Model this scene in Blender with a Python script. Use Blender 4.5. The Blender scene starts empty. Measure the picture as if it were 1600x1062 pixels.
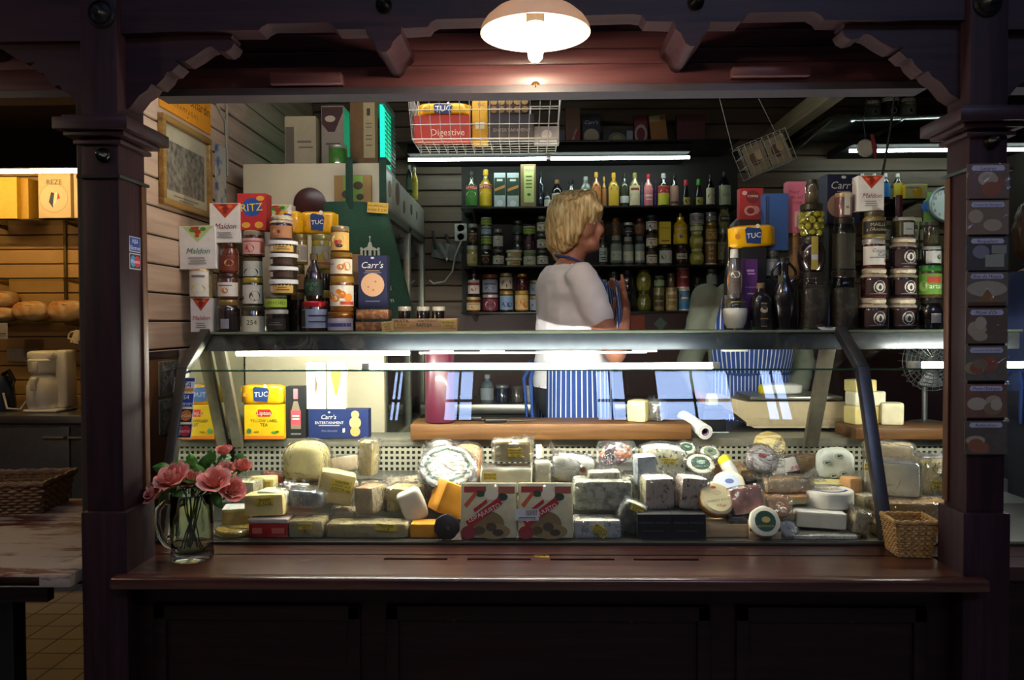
import bpy, bmesh, math, random
from math import pi, sin, cos, tan, radians as R
from mathutils import Vector, Matrix, Euler, noise

random.seed(7)
scn = bpy.context.scene
C = scn.collection

# ---------------------------------------------------------------- camera, world, exposure
FPX, CX, CY = 1240.0, 800.0, 531.0
CAM = Vector((0, 0, 1.40))
CROT = Euler((pi/2 - 0.0226, 0, 0.0226)).to_matrix() @ Matrix.Rotation(-0.004, 3, 'Z')
cd = bpy.data.cameras.new('camera'); cam = bpy.data.objects.new('camera', cd); C.objects.link(cam)
cam.matrix_world = Matrix.Translation(CAM) @ CROT.to_4x4()
cd.sensor_width = 36; cd.lens = FPX/1600*36; cd.clip_start = 0.02
scn.camera = cam
wd = bpy.data.worlds.new('world'); scn.world = wd; wd.use_nodes = True
wd.node_tree.nodes['Background'].inputs[0].default_value = (.30, .36, .62, 1)
wd.node_tree.nodes['Background'].inputs[1].default_value = 0.40
scn.view_settings.view_transform = 'Standard'; scn.view_settings.look = 'None'
scn.view_settings.exposure = 0.0; scn.view_settings.gamma = 1
scn.cycles.use_denoising = True
scn.cycles.max_bounces = 10; scn.cycles.transmission_bounces = 10; scn.cycles.transparent_max_bounces = 40
scn.cycles.sample_clamp_indirect = 4.0
scn.cycles.caustics_reflective = False; scn.cycles.caustics_refractive = False
L_CASE, L_BACK, L_BAKERY, L_BULB, L_WINDOW, L_FILL = 165.0, 24.0, 62.0, 330.0, 18.0, 36.0

def P(px, py, Y):
    d = CROT @ Vector(((px-CX)/FPX, -(py-CY)/FPX, -1))
    return CAM + d*(Y/d.y)
def X(px, Y): return P(px, 503, Y).x
def Z(py, Y, px=828): return P(px, py, Y).z
def S(Y): return Y/FPX

# ---------------------------------------------------------------- materials
def lin(h):
    h = h.lstrip('#'); h = h if len(h) == 6 else ''.join(c*2 for c in h); o = []
    for i in (0, 2, 4):
        c = int(h[i:i+2], 16)/255
        o.append(c/12.92 if c <= .04045 else ((c+.055)/1.055)**2.4)
    return (*o, 1)
_M = {}
def newmat(name):
    m = bpy.data.materials.new(name); m.use_nodes = True
    nt = m.node_tree; b = nt.nodes['Principled BSDF']
    return m, nt, b
def N(nt, t, **k):
    n = nt.nodes.new(t)
    for a, v in k.items():
        if a[0] == 'i' and a[1:].isdigit(): n.inputs[int(a[1:])].default_value = v
        else: setattr(n, a, v)
    return n
def coords(nt, scale=(1, 1, 1), kind='Object'):
    t = N(nt, 'ShaderNodeTexCoord'); mp = N(nt, 'ShaderNodeMapping'); mp.inputs[3].default_value = scale
    nt.links.new(t.outputs[kind], mp.inputs[0]); return mp.outputs[0]
def ramp(nt, src, stops):
    r = N(nt, 'ShaderNodeValToRGB'); e = r.color_ramp.elements
    while len(e) < len(stops): e.new(.5)
    for q, (p, c) in zip(e, stops): q.position = p; q.color = lin(c) if isinstance(c, str) else c
    nt.links.new(src, r.inputs[0]); return r.outputs[0]
def bump(nt, b, src, dist, s=1.0):
    n = N(nt, 'ShaderNodeBump'); n.inputs['Strength'].default_value = s; n.inputs['Distance'].default_value = dist
    nt.links.new(src, n.inputs['Height']); nt.links.new(n.outputs[0], b.inputs['Normal'])

def mat(h, rough=.5, metal=0., coat=0., var=.10, sc=40., spec=.5):
    """plain coloured surface with a little mottling"""
    k = (h, rough, metal, coat, var, sc)
    if k in _M: return _M[k]
    m, nt, b = newmat('surface_'+h.strip('#')+('_metal' if metal else ''))
    c = lin(h)
    if var:
        n = N(nt, 'ShaderNodeTexNoise'); n.inputs['Scale'].default_value = sc; n.inputs['Detail'].default_value = 3
        nt.links.new(coords(nt), n.inputs['Vector'])
        lo = tuple(x*(1-var) for x in c[:3])+(1,); hi = tuple(min(1, x*(1+var)) for x in c[:3])+(1,)
        nt.links.new(ramp(nt, n.outputs[0], [(.3, lo), (.7, hi)]), b.inputs['Base Color'])
    else: b.inputs['Base Color'].default_value = c
    b.inputs['Roughness'].default_value = rough; b.inputs['Metallic'].default_value = metal
    b.inputs['Coat Weight'].default_value = coat; b.inputs['Coat Roughness'].default_value = .05
    _M[k] = m; return m
def ink(h): return mat(h, .6, var=0)
def paper(h): return mat(h, .55, var=.06)
def gloss(h, var=.25): return mat(h, .25, coat=1.0, var=var, sc=60)
def emit(h, s, name='glow'):
    k = ('e', h, s)
    if k in _M: return _M[k]
    m, nt, b = newmat(name); nt.nodes.remove(b)
    e = N(nt, 'ShaderNodeEmission'); e.inputs[0].default_value = lin(h); e.inputs[1].default_value = s
    nt.links.new(e.outputs[0], nt.nodes['Material Output'].inputs[0]); _M[k] = m; return m

def wood(name, c0, c1, c2, rough=.4, axis=0, sc=1.0, coat=.2, bd=.0006, worn=None, spec=.5):
    k = ('w', name)
    if k in _M: return _M[k]
    m, nt, b = newmat(name)
    s = [22*sc]*3; s[axis] = 1.2*sc
    v = coords(nt, s)
    n = N(nt, 'ShaderNodeTexNoise'); n.inputs['Scale'].default_value = 2.2; n.inputs['Detail'].default_value = 7; n.inputs['Distortion'].default_value = .6
    nt.links.new(v, n.inputs['Vector'])
    col = ramp(nt, n.outputs[0], [(.25, c0), (.5, c1), (.78, c2)])
    if worn:
        w = N(nt, 'ShaderNodeTexNoise'); w.inputs['Scale'].default_value = worn[1]; w.inputs['Detail'].default_value = 8; w.inputs['Roughness'].default_value = .7
        s2 = [1, 1, 1]; s2[axis] = worn[3] if len(worn) > 3 else .35
        nt.links.new(coords(nt, s2), w.inputs['Vector'])
        f = ramp(nt, w.outputs[0], [(worn[2], (0, 0, 0, 1)), (worn[2]+.04, (1, 1, 1, 1))])
        mx = N(nt, 'ShaderNodeMix', data_type='RGBA'); mx.inputs[7].default_value = lin(worn[0])
        nt.links.new(f, mx.inputs[0]); nt.links.new(col, mx.inputs[6]); col = mx.outputs[2]
    nt.links.new(col, b.inputs['Base Color'])
    b.inputs['Roughness'].default_value = rough; b.inputs['Coat Weight'].default_value = coat; b.inputs['Coat Roughness'].default_value = .2
    b.inputs['Specular IOR Level'].default_value = spec
    bump(nt, b, n.outputs[0], bd)
    _M[k] = m; return m

def thin_glass(name, tint=(1, 1, 1), base=.04, rough=0., wrinkle=0., wsc=30., gain=.96, haze=0.):
    """clear sheet: passes light straight on, mirrors by angle"""
    k = ('g', name)
    if k in _M: return _M[k]
    m, nt, b = newmat(name); nt.nodes.remove(b)
    g = N(nt, 'ShaderNodeNewGeometry')
    nrm = g.outputs['Normal']
    if wrinkle:
        t = N(nt, 'ShaderNodeTexNoise'); t.inputs['Scale'].default_value = wsc; t.inputs['Detail'].default_value = 4; t.inputs['Distortion'].default_value = 1.5
        nt.links.new(coords(nt), t.inputs['Vector'])
        bn = N(nt, 'ShaderNodeBump'); bn.inputs['Strength'].default_value = 1; bn.inputs['Distance'].default_value = wrinkle
        nt.links.new(t.outputs[0], bn.inputs['Height']); nrm = bn.outputs[0]
    d = N(nt, 'ShaderNodeVectorMath', operation='DOT_PRODUCT'); nt.links.new(g.outputs['Incoming'], d.inputs[0]); nt.links.new(nrm, d.inputs[1])
    a = N(nt, 'ShaderNodeMath', operation='ABSOLUTE'); nt.links.new(d.outputs['Value'], a.inputs[0])
    s = N(nt, 'ShaderNodeMath', operation='SUBTRACT', use_clamp=True); s.inputs[0].default_value = 1; nt.links.new(a.outputs[0], s.inputs[1])
    p = N(nt, 'ShaderNodeMath', operation='POWER'); p.inputs[1].default_value = 5; nt.links.new(s.outputs[0], p.inputs[0])
    q = N(nt, 'ShaderNodeMath', operation='MULTIPLY_ADD', use_clamp=True); q.inputs[1].default_value = gain; q.inputs[2].default_value = base
    nt.links.new(p.outputs[0], q.inputs[0])
    tr = N(nt, 'ShaderNodeBsdfTransparent'); tr.inputs[0].default_value = (*tint, 1)
    gl = N(nt, 'ShaderNodeBsdfGlossy'); gl.inputs['Roughness'].default_value = rough
    if wrinkle: nt.links.new(nrm, gl.inputs['Normal'])
    thru = tr.outputs[0]
    if haze:
        df = N(nt, 'ShaderNodeBsdfDiffuse'); df.inputs[0].default_value = (.9, .9, .9, 1)
        hx = N(nt, 'ShaderNodeMixShader'); hx.inputs[0].default_value = haze
        nt.links.new(thru, hx.inputs[1]); nt.links.new(df.outputs[0], hx.inputs[2]); thru = hx.outputs[0]
    mx = N(nt, 'ShaderNodeMixShader')
    nt.links.new(q.outputs[0], mx.inputs[0]); nt.links.new(thru, mx.inputs[1]); nt.links.new(gl.outputs[0], mx.inputs[2])
    nt.links.new(mx.outputs[0], nt.nodes['Material Output'].inputs[0]); _M[k] = m; return m
def real_glass(name, h, rough=0., ior=1.45):
    k = ('rg', name)
    if k in _M: return _M[k]
    m, nt, b = newmat(name)
    b.inputs['Base Color'].default_value = lin(h); b.inputs['Transmission Weight'].default_value = 1
    b.inputs['Roughness'].default_value = rough; b.inputs['IOR'].default_value = ior
    _M[k] = m; return m
def spotted(name, base, spot, sc=60., thr=.62, rough=.5, stretch=(1, 1, 1), bd=.0008, soft=.05):
    """paste of a blue cheese and other blotched stuff"""
    k = ('sp', name)
    if k in _M: return _M[k]
    m, nt, b = newmat(name)
    n = N(nt, 'ShaderNodeTexNoise'); n.inputs['Scale'].default_value = sc; n.inputs['Detail'].default_value = 5; n.inputs['Distortion'].default_value = .4
    nt.links.new(coords(nt, stretch), n.inputs['Vector'])
    nt.links.new(ramp(nt, n.outputs[0], [(thr-soft, base), (thr+soft, spot)]), b.inputs['Base Color'])
    b.inputs['Roughness'].default_value = rough; bump(nt, b, n.outputs[0], bd); _M[k] = m; return m
def cheese(h, h2=None):
    k = ('ch', h)
    if k in _M: return _M[k]
    m, nt, b = newmat('cheese_'+h.strip('#'))
    n = N(nt, 'ShaderNodeTexNoise'); n.inputs['Scale'].default_value = 28; n.inputs['Detail'].default_value = 6
    nt.links.new(coords(nt), n.inputs['Vector'])
    c = lin(h); nt.links.new(ramp(nt, n.outputs[0], [(.3, tuple(x*.86 for x in c[:3])+(1,)), (.65, c)]), b.inputs['Base Color'])
    b.inputs['Roughness'].default_value = .45
    b.inputs['Subsurface Weight'].default_value = .0
    bump(nt, b, n.outputs[0], .0012); _M[k] = m; return m
def stripes(name, base, line, n, frac, radial=True, sc=1.):
    k = ('st', name)
    if k in _M: return _M[k]
    m, nt, b = newmat(name)
    if radial:
        g = N(nt, 'ShaderNodeTexGradient', gradient_type='RADIAL'); nt.links.new(coords(nt), g.inputs[0]); src = g.outputs['Fac']
    else:
        x = N(nt, 'ShaderNodeSeparateXYZ'); nt.links.new(coords(nt), x.inputs[0]); src = x.outputs[0]
    a = N(nt, 'ShaderNodeMath', operation='MULTIPLY'); a.inputs[1].default_value = n; nt.links.new(src, a.inputs[0])
    f = N(nt, 'ShaderNodeMath', operation='FRACT'); nt.links.new(a.outputs[0], f.inputs[0])
    nt.links.new(ramp(nt, f.outputs[0], [(frac-.03, line), (frac+.03, base)]), b.inputs['Base Color'])
    b.inputs['Roughness'].default_value = .8; _M[k] = m; return m
def perforated():
    if 'perf' in _M: return _M['perf']
    m, nt, b = newmat('perforated_steel')
    x = N(nt, 'ShaderNodeSeparateXYZ'); nt.links.new(coords(nt), x.inputs[0]); fs = []
    for k, o in ((0, .0143), (2, .0143)):
        a = N(nt, 'ShaderNodeMath', operation='DIVIDE'); a.inputs[1].default_value = .020; nt.links.new(x.outputs[k], a.inputs[0])
        f = N(nt, 'ShaderNodeMath', operation='FRACT'); nt.links.new(a.outputs[0], f.inputs[0])
        g = N(nt, 'ShaderNodeMath', operation='GREATER_THAN'); g.inputs[1].default_value = .46; nt.links.new(f.outputs[0], g.inputs[0]); fs.append(g)
    mu = N(nt, 'ShaderNodeMath', operation='MULTIPLY'); nt.links.new(fs[0].outputs[0], mu.inputs[0]); nt.links.new(fs[1].outputs[0], mu.inputs[1])
    nt.links.new(ramp(nt, mu.outputs[0], [(.4, '#b4b29c'), (.6, '#0a0a0a')]), b.inputs['Base Color'])
    b.inputs['Roughness'].default_value = .4; b.inputs['Metallic'].default_value = .3
    _M['perf'] = m; return m

MAHOG = wood('mahogany', '#190c10', '#28131a', '#361d22', .5, 0, 1., .04, spec=.3)
MAHOGV = wood('mahogany_upright', '#190c10', '#28131a', '#361d22', .6, 2, 1., 0, spec=.22)
FASCIA = wood('fascia_board', '#3d2428', '#553236', '#674043', .42, 0, 1., .2)
DARKW = wood('dark_varnished_panel', '#140808', '#1e0c0b', '#2a1210', .5, 0, 1., .04, spec=.25)
LEDGE = wood('ledge_varnish', '#2b130d', '#442218', '#5c3626', .28, 0, 1., .45, .0004, worn=('#9a6a48', 9., .66))
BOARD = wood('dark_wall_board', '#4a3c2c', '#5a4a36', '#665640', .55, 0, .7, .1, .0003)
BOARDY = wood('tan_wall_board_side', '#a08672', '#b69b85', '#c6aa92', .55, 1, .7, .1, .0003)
STEEL = mat('#b9b8b0', .32, 1.0, var=.08, sc=8)
ALU = mat('#9a9a98', .38, 1.0, var=.06, sc=12)
BLACK = mat('#0d0c0c', .4, var=.1)
GLASS = thin_glass('clear_pane', (.97, .99, .97), .035)
JARGLASS = thin_glass('jar_glass', (.93, .96, .93), .06)
FILM = thin_glass('cling_film', (.98, .98, .98), .05, .15, .03, 34., 1.5, .02)
FILM2 = thin_glass('crisp_film', (.97, .97, .97), .085, .12, .05, 26., 1.8, .04)
GOLD = mat('#b08a3c', .3, .9, var=.1)
TIN = mat('#c9c9c4', .28, .9, var=.06)

# ---------------------------------------------------------------- text
_T = {}
def text2d(s, shear=0.):
    k = (s, shear)
    if k not in _T:
        cu = bpy.data.curves.new('t', 'FONT'); cu.body = s; cu.size = 1.0; cu.shear = shear; cu.resolution_u = 2
        cu.align_x = 'CENTER'
        o = bpy.data.objects.new('t', cu); C.objects.link(o)
        me = bpy.data.meshes.new_from_object(o.evaluated_get(bpy.context.evaluated_depsgraph_get()))
        v = [(p.co.x, p.co.y) for p in me.vertices]; f = [tuple(p.vertices) for p in me.polygons]
        bpy.data.objects.remove(o); bpy.data.curves.remove(cu); bpy.data.meshes.remove(me)
        if v:
            x0 = min(a for a, b in v); x1 = max(a for a, b in v); cx = (x0+x1)/2
            v = [((a-cx)/.69, b/.69-.5) for a, b in v]; w = (x1-x0)/.69
        else: w = 1
        _T[k] = (v, f, w)
    return _T[k]

# ---------------------------------------------------------------- mesh collector
class MB:
    def __init__(s): s.v = []; s.f = []; s.m = []; s.mats = []
    def mi(s, m):
        if m not in s.mats: s.mats.append(m)
        return s.mats.index(m)
    def add(s, vs, fs, m, M=None):
        o = len(s.v); i = s.mi(m)
        s.v += [tuple(M @ Vector(p)) if M else tuple(p) for p in vs]
        for f in fs: s.f.append(tuple(o+k for k in f)); s.m.append(i)
        return s
    def box(s, a, b, m, M=None):
        (x0, y0, z0), (x1, y1, z1) = a, b
        vs = [(x0,y0,z0),(x1,y0,z0),(x1,y1,z0),(x0,y1,z0),(x0,y0,z1),(x1,y0,z1),(x1,y1,z1),(x0,y1,z1)]
        return s.add(vs, [(0,3,2,1),(4,5,6,7),(0,1,5,4),(1,2,6,5),(2,3,7,6),(3,0,4,7)], m, M)
    def bm(s, b, m, M=None):
        b.verts.ensure_lookup_table(); b.verts.index_update()
        s.add([v.co for v in b.verts], [[v.index for v in f.verts] for f in b.faces], m, M); b.free(); return s
    def rbox(s, a, b, m, r=.004, seg=2, M=None):
        """box with rounded edges"""
        bb = bmesh.new(); t = MB().box(a, b, m)
        vs = [bb.verts.new(p) for p in t.v]
        for f in t.f: bb.faces.new([vs[i] for i in f])
        r = min(r, .45*min(abs(b[i]-a[i]) for i in range(3)))
        bmesh.ops.bevel(bb, geom=bb.edges[:], offset=r, segments=seg, profile=.5, affect='EDGES')
        return s.bm(bb, m, M)
    def lathe(s, pr, m, n=20, c=(0, 0, 0), M=None, sx=1, sy=1, cap=True, fn=None):
        vs = []; fs = []
        for r, z in pr:
            for k in range(n):
                a = 2*pi*k/n; rr = r*(fn(a, z) if fn else 1)
                vs.append((c[0]+rr*cos(a)*sx, c[1]+rr*sin(a)*sy, c[2]+z))
        for j in range(len(pr)-1):
            for k in range(n):
                fs.append((j*n+k, j*n+(k+1) % n, (j+1)*n+(k+1) % n, (j+1)*n+k))
        if cap:
            if pr[0][0] > 1e-6: fs.append(tuple(range(n-1, -1, -1)))
            if pr[-1][0] > 1e-6: fs.append(tuple((len(pr)-1)*n+k for k in range(n)))
        return s.add(vs, fs, m, M)
    def tube(s, pts, r, m, n=8, closed=False, M=None):
        pts = [Vector(p) for p in pts]; L = len(pts); vs = []; fs = []
        rr = r if isinstance(r, (list, tuple)) else [r]*L
        up = Vector((0, 0, 1)); prev = None
        for i, p in enumerate(pts):
            a = pts[(i-1) % L] if (closed or i) else p; b = pts[(i+1) % L] if (closed or i < L-1) else p
            t = (b-a).normalized()
            if prev is None:
                u = t.orthogonal().normalized() if abs(t.dot(up)) > .95 else t.cross(up).normalized()
            else: u = (prev - t*prev.dot(t)).normalized()
            prev = u; w = t.cross(u)
            for k in range(n):
                q = 2*pi*k/n; vs.append(p+(u*cos(q)+w*sin(q))*rr[i])
        for i in range(L if closed else L-1):
            for k in range(n):
                fs.append((i*n+k, i*n+(k+1) % n, ((i+1) % L)*n+(k+1) % n, ((i+1) % L)*n+k))
        if not closed: fs += [tuple(range(n-1, -1, -1)), tuple((L-1)*n+k for k in range(n))]
        return s.add(vs, fs, m, M)
    def prism(s, poly, y0, y1, m, M=None, plane='xz'):
        n = len(poly)
        f = (lambda a, b, y: (a, y, b)) if plane == 'xz' else (lambda a, b, y: (a, b, y)) if plane == 'xy' else (lambda a, b, y: (y, a, b))
        vs = [f(a, b, y0) for a, b in poly]+[f(a, b, y1) for a, b in poly]
        fs = [tuple(range(n)), tuple(range(2*n-1, n-1, -1))]+[(k, (k+n), (k+1) % n+n, (k+1) % n) for k in range(n)]
        bb = bmesh.new(); bv = [bb.verts.new(p) for p in vs]
        for q in fs: bb.faces.new([bv[i] for i in q])
        bmesh.ops.recalc_face_normals(bb, faces=bb.faces[:])
        return s.bm(bb, m, M)
    def sheet(s, fn, nu, nv, m, M=None, thick=0.):
        vs = [fn(i/nu, j/nv) for j in range(nv+1) for i in range(nu+1)]
        fs = [(j*(nu+1)+i, j*(nu+1)+i+1, (j+1)*(nu+1)+i+1, (j+1)*(nu+1)+i) for j in range(nv) for i in range(nu)]
        return s.add(vs, fs, m, M)
    def deco(s, items, w, h, mp, curved=False, e0=.0004):
        for k, it in enumerate(items):
            e = e0*(1+.6*k); t = it[0]
            if t == 'r':
                u0, v0, u1, v1, c = it[1:6]; n = 8 if curved else 1
                vs = []
                for j in range(n+1):
                    u = (u0+(u1-u0)*j/n)*w/2
                    vs += [mp(u, v0*h, e), mp(u, v1*h, e)]
                s.add(vs, [(2*j, 2*j+2, 2*j+3, 2*j+1) for j in range(n)], ink(c))
            elif t == 'e':
                cu, cv, ru, rv, c = it[1:6]; n = 20
                s.add([mp(cu*w/2+ru*h*cos(2*pi*j/n), cv*h+rv*h*sin(2*pi*j/n), e) for j in range(n)], [tuple(range(n))], ink(c))
            elif t == 'p':
                s.add([mp(u*w/2, v*h, e) for u, v in it[1]], [tuple(range(len(it[1])))], ink(it[2]))
            elif t == 't':
                tx, cu, cv, ch, c = it[1:6]; mw = it[6] if len(it) > 6 else 1.8; sh = it[7] if len(it) > 7 else 0; rot = it[8] if len(it) > 8 else 0
                v, f, tw = text2d(tx, sh); sc = min(ch*h, mw*w/2/tw); ca, sa = cos(rot), sin(rot)
                s.add([mp(cu*w/2+(a*ca-b*sa)*sc, cv*h+(a*sa+b*ca)*sc, e) for a, b in v], f, ink(c))
        return s
    def build(s, name, parent=None, loc=(0, 0, 0), rot=(0, 0, 0), ang=.6, smooth=True):
        me = bpy.data.meshes.new(name); me.from_pydata(s.v, [], s.f)
        for m in s.mats: me.materials.append(m)
        me.polygons.foreach_set('material_index', s.m)
        if smooth:
            me.polygons.foreach_set('use_smooth', [True]*len(s.f)); me.update()
            me.set_sharp_from_angle(angle=ang)
        me.update()
        o = bpy.data.objects.new(name, me); C.objects.link(o); o.location = loc; o.rotation_euler = rot
        if parent: o.parent = parent
        return o

def tag(o, label=None, cat=None, group=None, kind=None):
    if label: o['label'] = label
    if cat: o['category'] = cat
    if group: o['group'] = group
    if kind: o['kind'] = kind
    return o
def thing(name, label, cat, loc=(0, 0, 0), rot=(0, 0, 0), group=None):
    o = bpy.data.objects.new(name, None); C.objects.link(o); o.empty_display_size = .02
    o.location = loc; o.rotation_euler = rot; return tag(o, label, cat, group)
def struct(name, mb, label=None, cat=None, **k): return tag(mb.build(name, **k), label, cat, None, 'structure')
def flat(d): return lambda x, z, e: (x, -d/2-e, z)
def curvedmap(r, z0): return lambda x, z, e: ((r+e)*sin(x/r), -(r+e)*cos(x/r), z0+z)
def front_at(y, x0=0, z0=0): return lambda x, z, e: (x0+x, y-e, z0+z)
def bars(c, v0, v1, n, u=.6):
    return [('r', -u*(1-.15*(k % 2)), v0+(v1-v0)*k/n, u*(1-.1*(k % 3)), v0+(v1-v0)*(k+.5)/n, c) for k in range(n)]
# ================================================================ THE SETTING
# hall in front of the stall: floor, far wall with high windows (daylight), aisle
hallwall = mat('#8a8580', .8, var=.05)
tile = newmat('pale_floor_tile')
def _tile():
    m, nt, b = tile
    br = N(nt, 'ShaderNodeTexBrick', offset=0.0); br.inputs['Scale'].default_value = 1.0
    br.inputs['Brick Width'].default_value = .15; br.inputs['Row Height'].default_value = .15; br.inputs['Mortar Size'].default_value = .004
    br.inputs['Color1'].default_value = lin('#b5aa9a'); br.inputs['Color2'].default_value = lin('#a99e8e'); br.inputs['Mortar'].default_value = lin('#4f463c')
    nt.links.new(coords(nt), br.inputs['Vector']); nt.links.new(br.outputs[0], b.inputs['Base Color'])
    b.inputs['Roughness'].default_value = .35
_tile()
struct('floor', MB().box((-5, -4.6, -.05), (5, 5.2, 0), tile[0]))
wins = [(-1.93, -1.72), (-1.2, -.74), (.86, 1.33), (1.68, 2.76), (3.12, 3.52)]
hw = MB(); zs0, zs1 = 5.42, 7.2; xs = -5.0
for a, b in wins:
    hw.box((xs, -4.6, 0), (a, -4.4, 8), hallwall); hw.box((a, -4.6, 0), (b, -4.4, zs0), hallwall); hw.box((a, -4.6, zs1), (b, -4.4, 8), hallwall); xs = b
hw.box((xs, -4.6, 0), (5, -4.4, 8), hallwall)
struct('wall_hall', hw)
sky = emit('#a9c2f6', L_WINDOW, 'daylight_pane'); fr = mat('#3a3430', .6)
for i, (a, b) in enumerate(wins):
    w = MB()
    for (p, q) in (((a, zs0), (b, zs0+.05)), ((a, zs1-.05), (b, zs1)), ((a, 5.77), (b, 5.80)), ((a, 6.4), (b, 6.43)), ((a, zs0), (a+.05, zs1)), ((b-.05, zs0), (b, zs1)), (((a+b)/2-.015, zs0), ((a+b)/2+.015, zs1))):
        w.box((p[0], -4.55, p[1]), (q[0], -4.47, q[1]), fr)
    o = struct('window_%d' % (i+1), w)
    MB().box((a, -4.53, zs0), (b, -4.50, zs1), sky).build('pane', o)
struct('wall_left', MB().box((-5.2, -4.6, 0), (-5, 5.2, 8), hallwall))
struct('wall_right', MB().box((5, -4.6, 0), (5.2, 5.2, 8), hallwall))

# stall frame: two pillars, top beam, set-back fascia
def pillar(name, pa, pb, yb=2.18):
    xa, xb = X(pa, 2.04), X(pb, 2.04); m = MB()
    m.rbox((xa, 2.04, 0), (xb, yb, 2.7), MAHOGV, .004)
    for z0, z1, o in ((1.925, 1.934, .032), (1.893, 1.925, .048), (1.880, 1.893, .030), (1.862, 1.874, .014)):
        m.rbox((xa-o, 2.04-o, z0), (xb+o, yb+o, z1), MAHOG, .003)
    m.rbox((xa-.012, 2.03, 0), (xb+.012, yb+.01, .91), MAHOGV, .006)
    o = struct(name, m)
    sx = (xb, 1) if name.endswith('left') else (xa, -1)
    jm = MB(); jw = wood('jamb_wood', '#3a2214', '#57351f', '#6b4529', .6, 2, 1., 0)
    for y0, y1, e in ((yb-.03, yb-.004, .006),): a_ = sx[0]; b_ = sx[0]+sx[1]*e; jm.rbox((min(a_, b_)-.0005, y0, .92), (max(a_, b_), y1, 1.775), jw, .001)
    jm.build('jamb_strip', o)
    st = MB(); st.box((xa-.008, 2.030, 1.776), (xb+.008, yb+.01, 1.784), BLACK); st.build('strap', o)
    return o, xa, xb
pl, pla, plb = pillar('pillar_left', 131, 189)
pr_, pra, prb = pillar('pillar_right', 1512, 1572, 2.15)
YB = 2.06
def px2(pts, Y):
    o = []
    for a, b in pts: q = P(a, b, Y); o.append((q.x, q.z))
    return o
edge = [(189,53),(300,48),(404,47),(409,42),(418,37),(512,35),(520,40),(525,46),(570,45),(635,44),(668,42),(674,34),(682,30),(990,22),(1003,24),(1010,33),(1050,34),(1112,34),(1158,33),(1163,25),(1170,20),(1272,18),(1283,24),(1288,31),(1400,32),(1513,31)]
pts = px2(edge, YB)
struct('beam_front', MB().prism(pts+[(pts[-1][0], 2.7), (pts[0][0], 2.7)], YB, YB+.07, MAHOG))
for nm, a, b in (('beam_left', -3.2, pla), ('beam_right', prb, 3.2)):
    struct(nm, MB().box((a, YB, Z(55, YB)), (b, YB+.07, 2.7), MAHOG))
# set-back fascia of stepped boards, with metal lip
f = MB(); xl, xr = -3.2, 3.2
for a, b in ((-3.2, pla), (plb, pra), (prb, 3.2)):
    f.box((a, 2.335, 2.1), (b, 2.36, 2.7), FASCIA); f.box((a, 2.31, 2.12), (b, 2.336, 2.14), BLACK)
    f.rbox((a, 2.305, 2.186), (b, 2.336, 2.235), FASCIA, .004)
    f.rbox((a, 2.285, 2.135), (b, 2.335, 2.178), FASCIA, .004)
    f.rbox((a, 2.262, 2.068), (b, 2.33, 2.128), FASCIA, .004)
    f.box((a, 2.25, 2.046), (b, 2.33, 2.066), mat('#3e3b42', .45, .2))
struct('trim_1', f, )
for i, (a, b, c, d) in enumerate(((424, 117, 536, 133), (1142, 107, 1263, 121))):
    p, q = P(a, b, 2.245), P(c, d, 2.245)
    struct('trim_%d' % (i+2), MB().rbox((p.x, 2.225, q.z), (q.x, 2.264, p.z), FASCIA, .003))
# corner brackets with carved lower edge, and pendants
prof = [(189,56),(189,178),(205,168),(219,150),(232,141),(238,132),(246,134),(258,122),(262,113),(270,112),(281,101),(274,95),(290,97),(306,88),(324,75),(332,73),(341,80),(353,82),(362,77),(367,68),(362,60),(364,56)]
for k, (mx, x0) in enumerate(((1, 0), (-1, 0))):
    for side in (0, 1):
        q = px2([(a, b) for a, b in prof], 2.09); xe = q[0][0]
        if k == 0: pp = [(x, z) for x, z in q] if side == 0 else [(pla-(x-xe), z) for x, z in q]
        else: pp = [(pra-(x-xe), z+.012) for x, z in q] if side == 0 else [(prb+(x-xe), z) for x, z in q]
        tag(MB().prism(pp, 2.085, 2.15, MAHOG).build('trim_%d' % (4+2*k+side)), kind='structure')
pend = [(571,42),(628,42),(627,54),(621,59),(614,67),(611,76),(604,82),(597,82),(590,78),(586,70),(583,62),(574,55)]
for k, dx in enumerate((0, 481)):
    q = px2([(a+dx, b-(9 if k else 0)) for a, b in pend], 2.05)
    tag(MB().prism(q, 2.045, 2.27, MAHOG).build('trim_%d' % (8+k)), kind='structure')
def rosette(px, py, Y, r, lab):
    p = P(px, py, Y)
    m = MB().lathe([(r, 0), (r, .006), (r*.86, .012), (r*.8, .008), (r*.55, .016), (r*.33, .026), (r*.28, .034), (.001, .036)], mat('#17181a', .35, .4, var=.1), 28, M=Matrix.Translation((p.x, Y, p.z)) @ Matrix.Rotation(pi/2, 4, 'X'))
    tag(m.build('rosette'), lab, 'rosette')
rosette(160, 22, 2.041, .036, 'large dark turned rosette on the left post above its capital')
rosette(1542, 4, 2.041, .036, 'large dark turned rosette on the right post above its capital')
rosette(163, 243, 2.041, .019, 'small dark rosette on the left post under its capital')
rosette(1548, 221, 2.041, .019, 'small dark rosette on the right post above the cheese photo strip')
rosette(600, 8, 2.061, .021, 'round dark plug on the top beam over the left carved pendant')
rosette(1087, 3, 2.061, .021, 'round dark plug on the top beam over the right carved pendant')
hk = thing('lamp_hook', 'small metal hook screwed to the fascia board below the pendant lamp', 'hook', (X(838, 2.26), 2.262, Z(134, 2.26)))
MB().lathe([(.013, 0), (.013, .003), (.008, .006)], mat('#a08040', .3, .8), 20, M=Matrix.Rotation(pi/2, 4, 'X')).build('hook_plate', hk)
MB().tube([(0, -.004, .006), (0, -.014, .004), (0, -.016, -.004), (0, -.008, -.008)], .002, TIN).build('hook_bend', hk)

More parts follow.
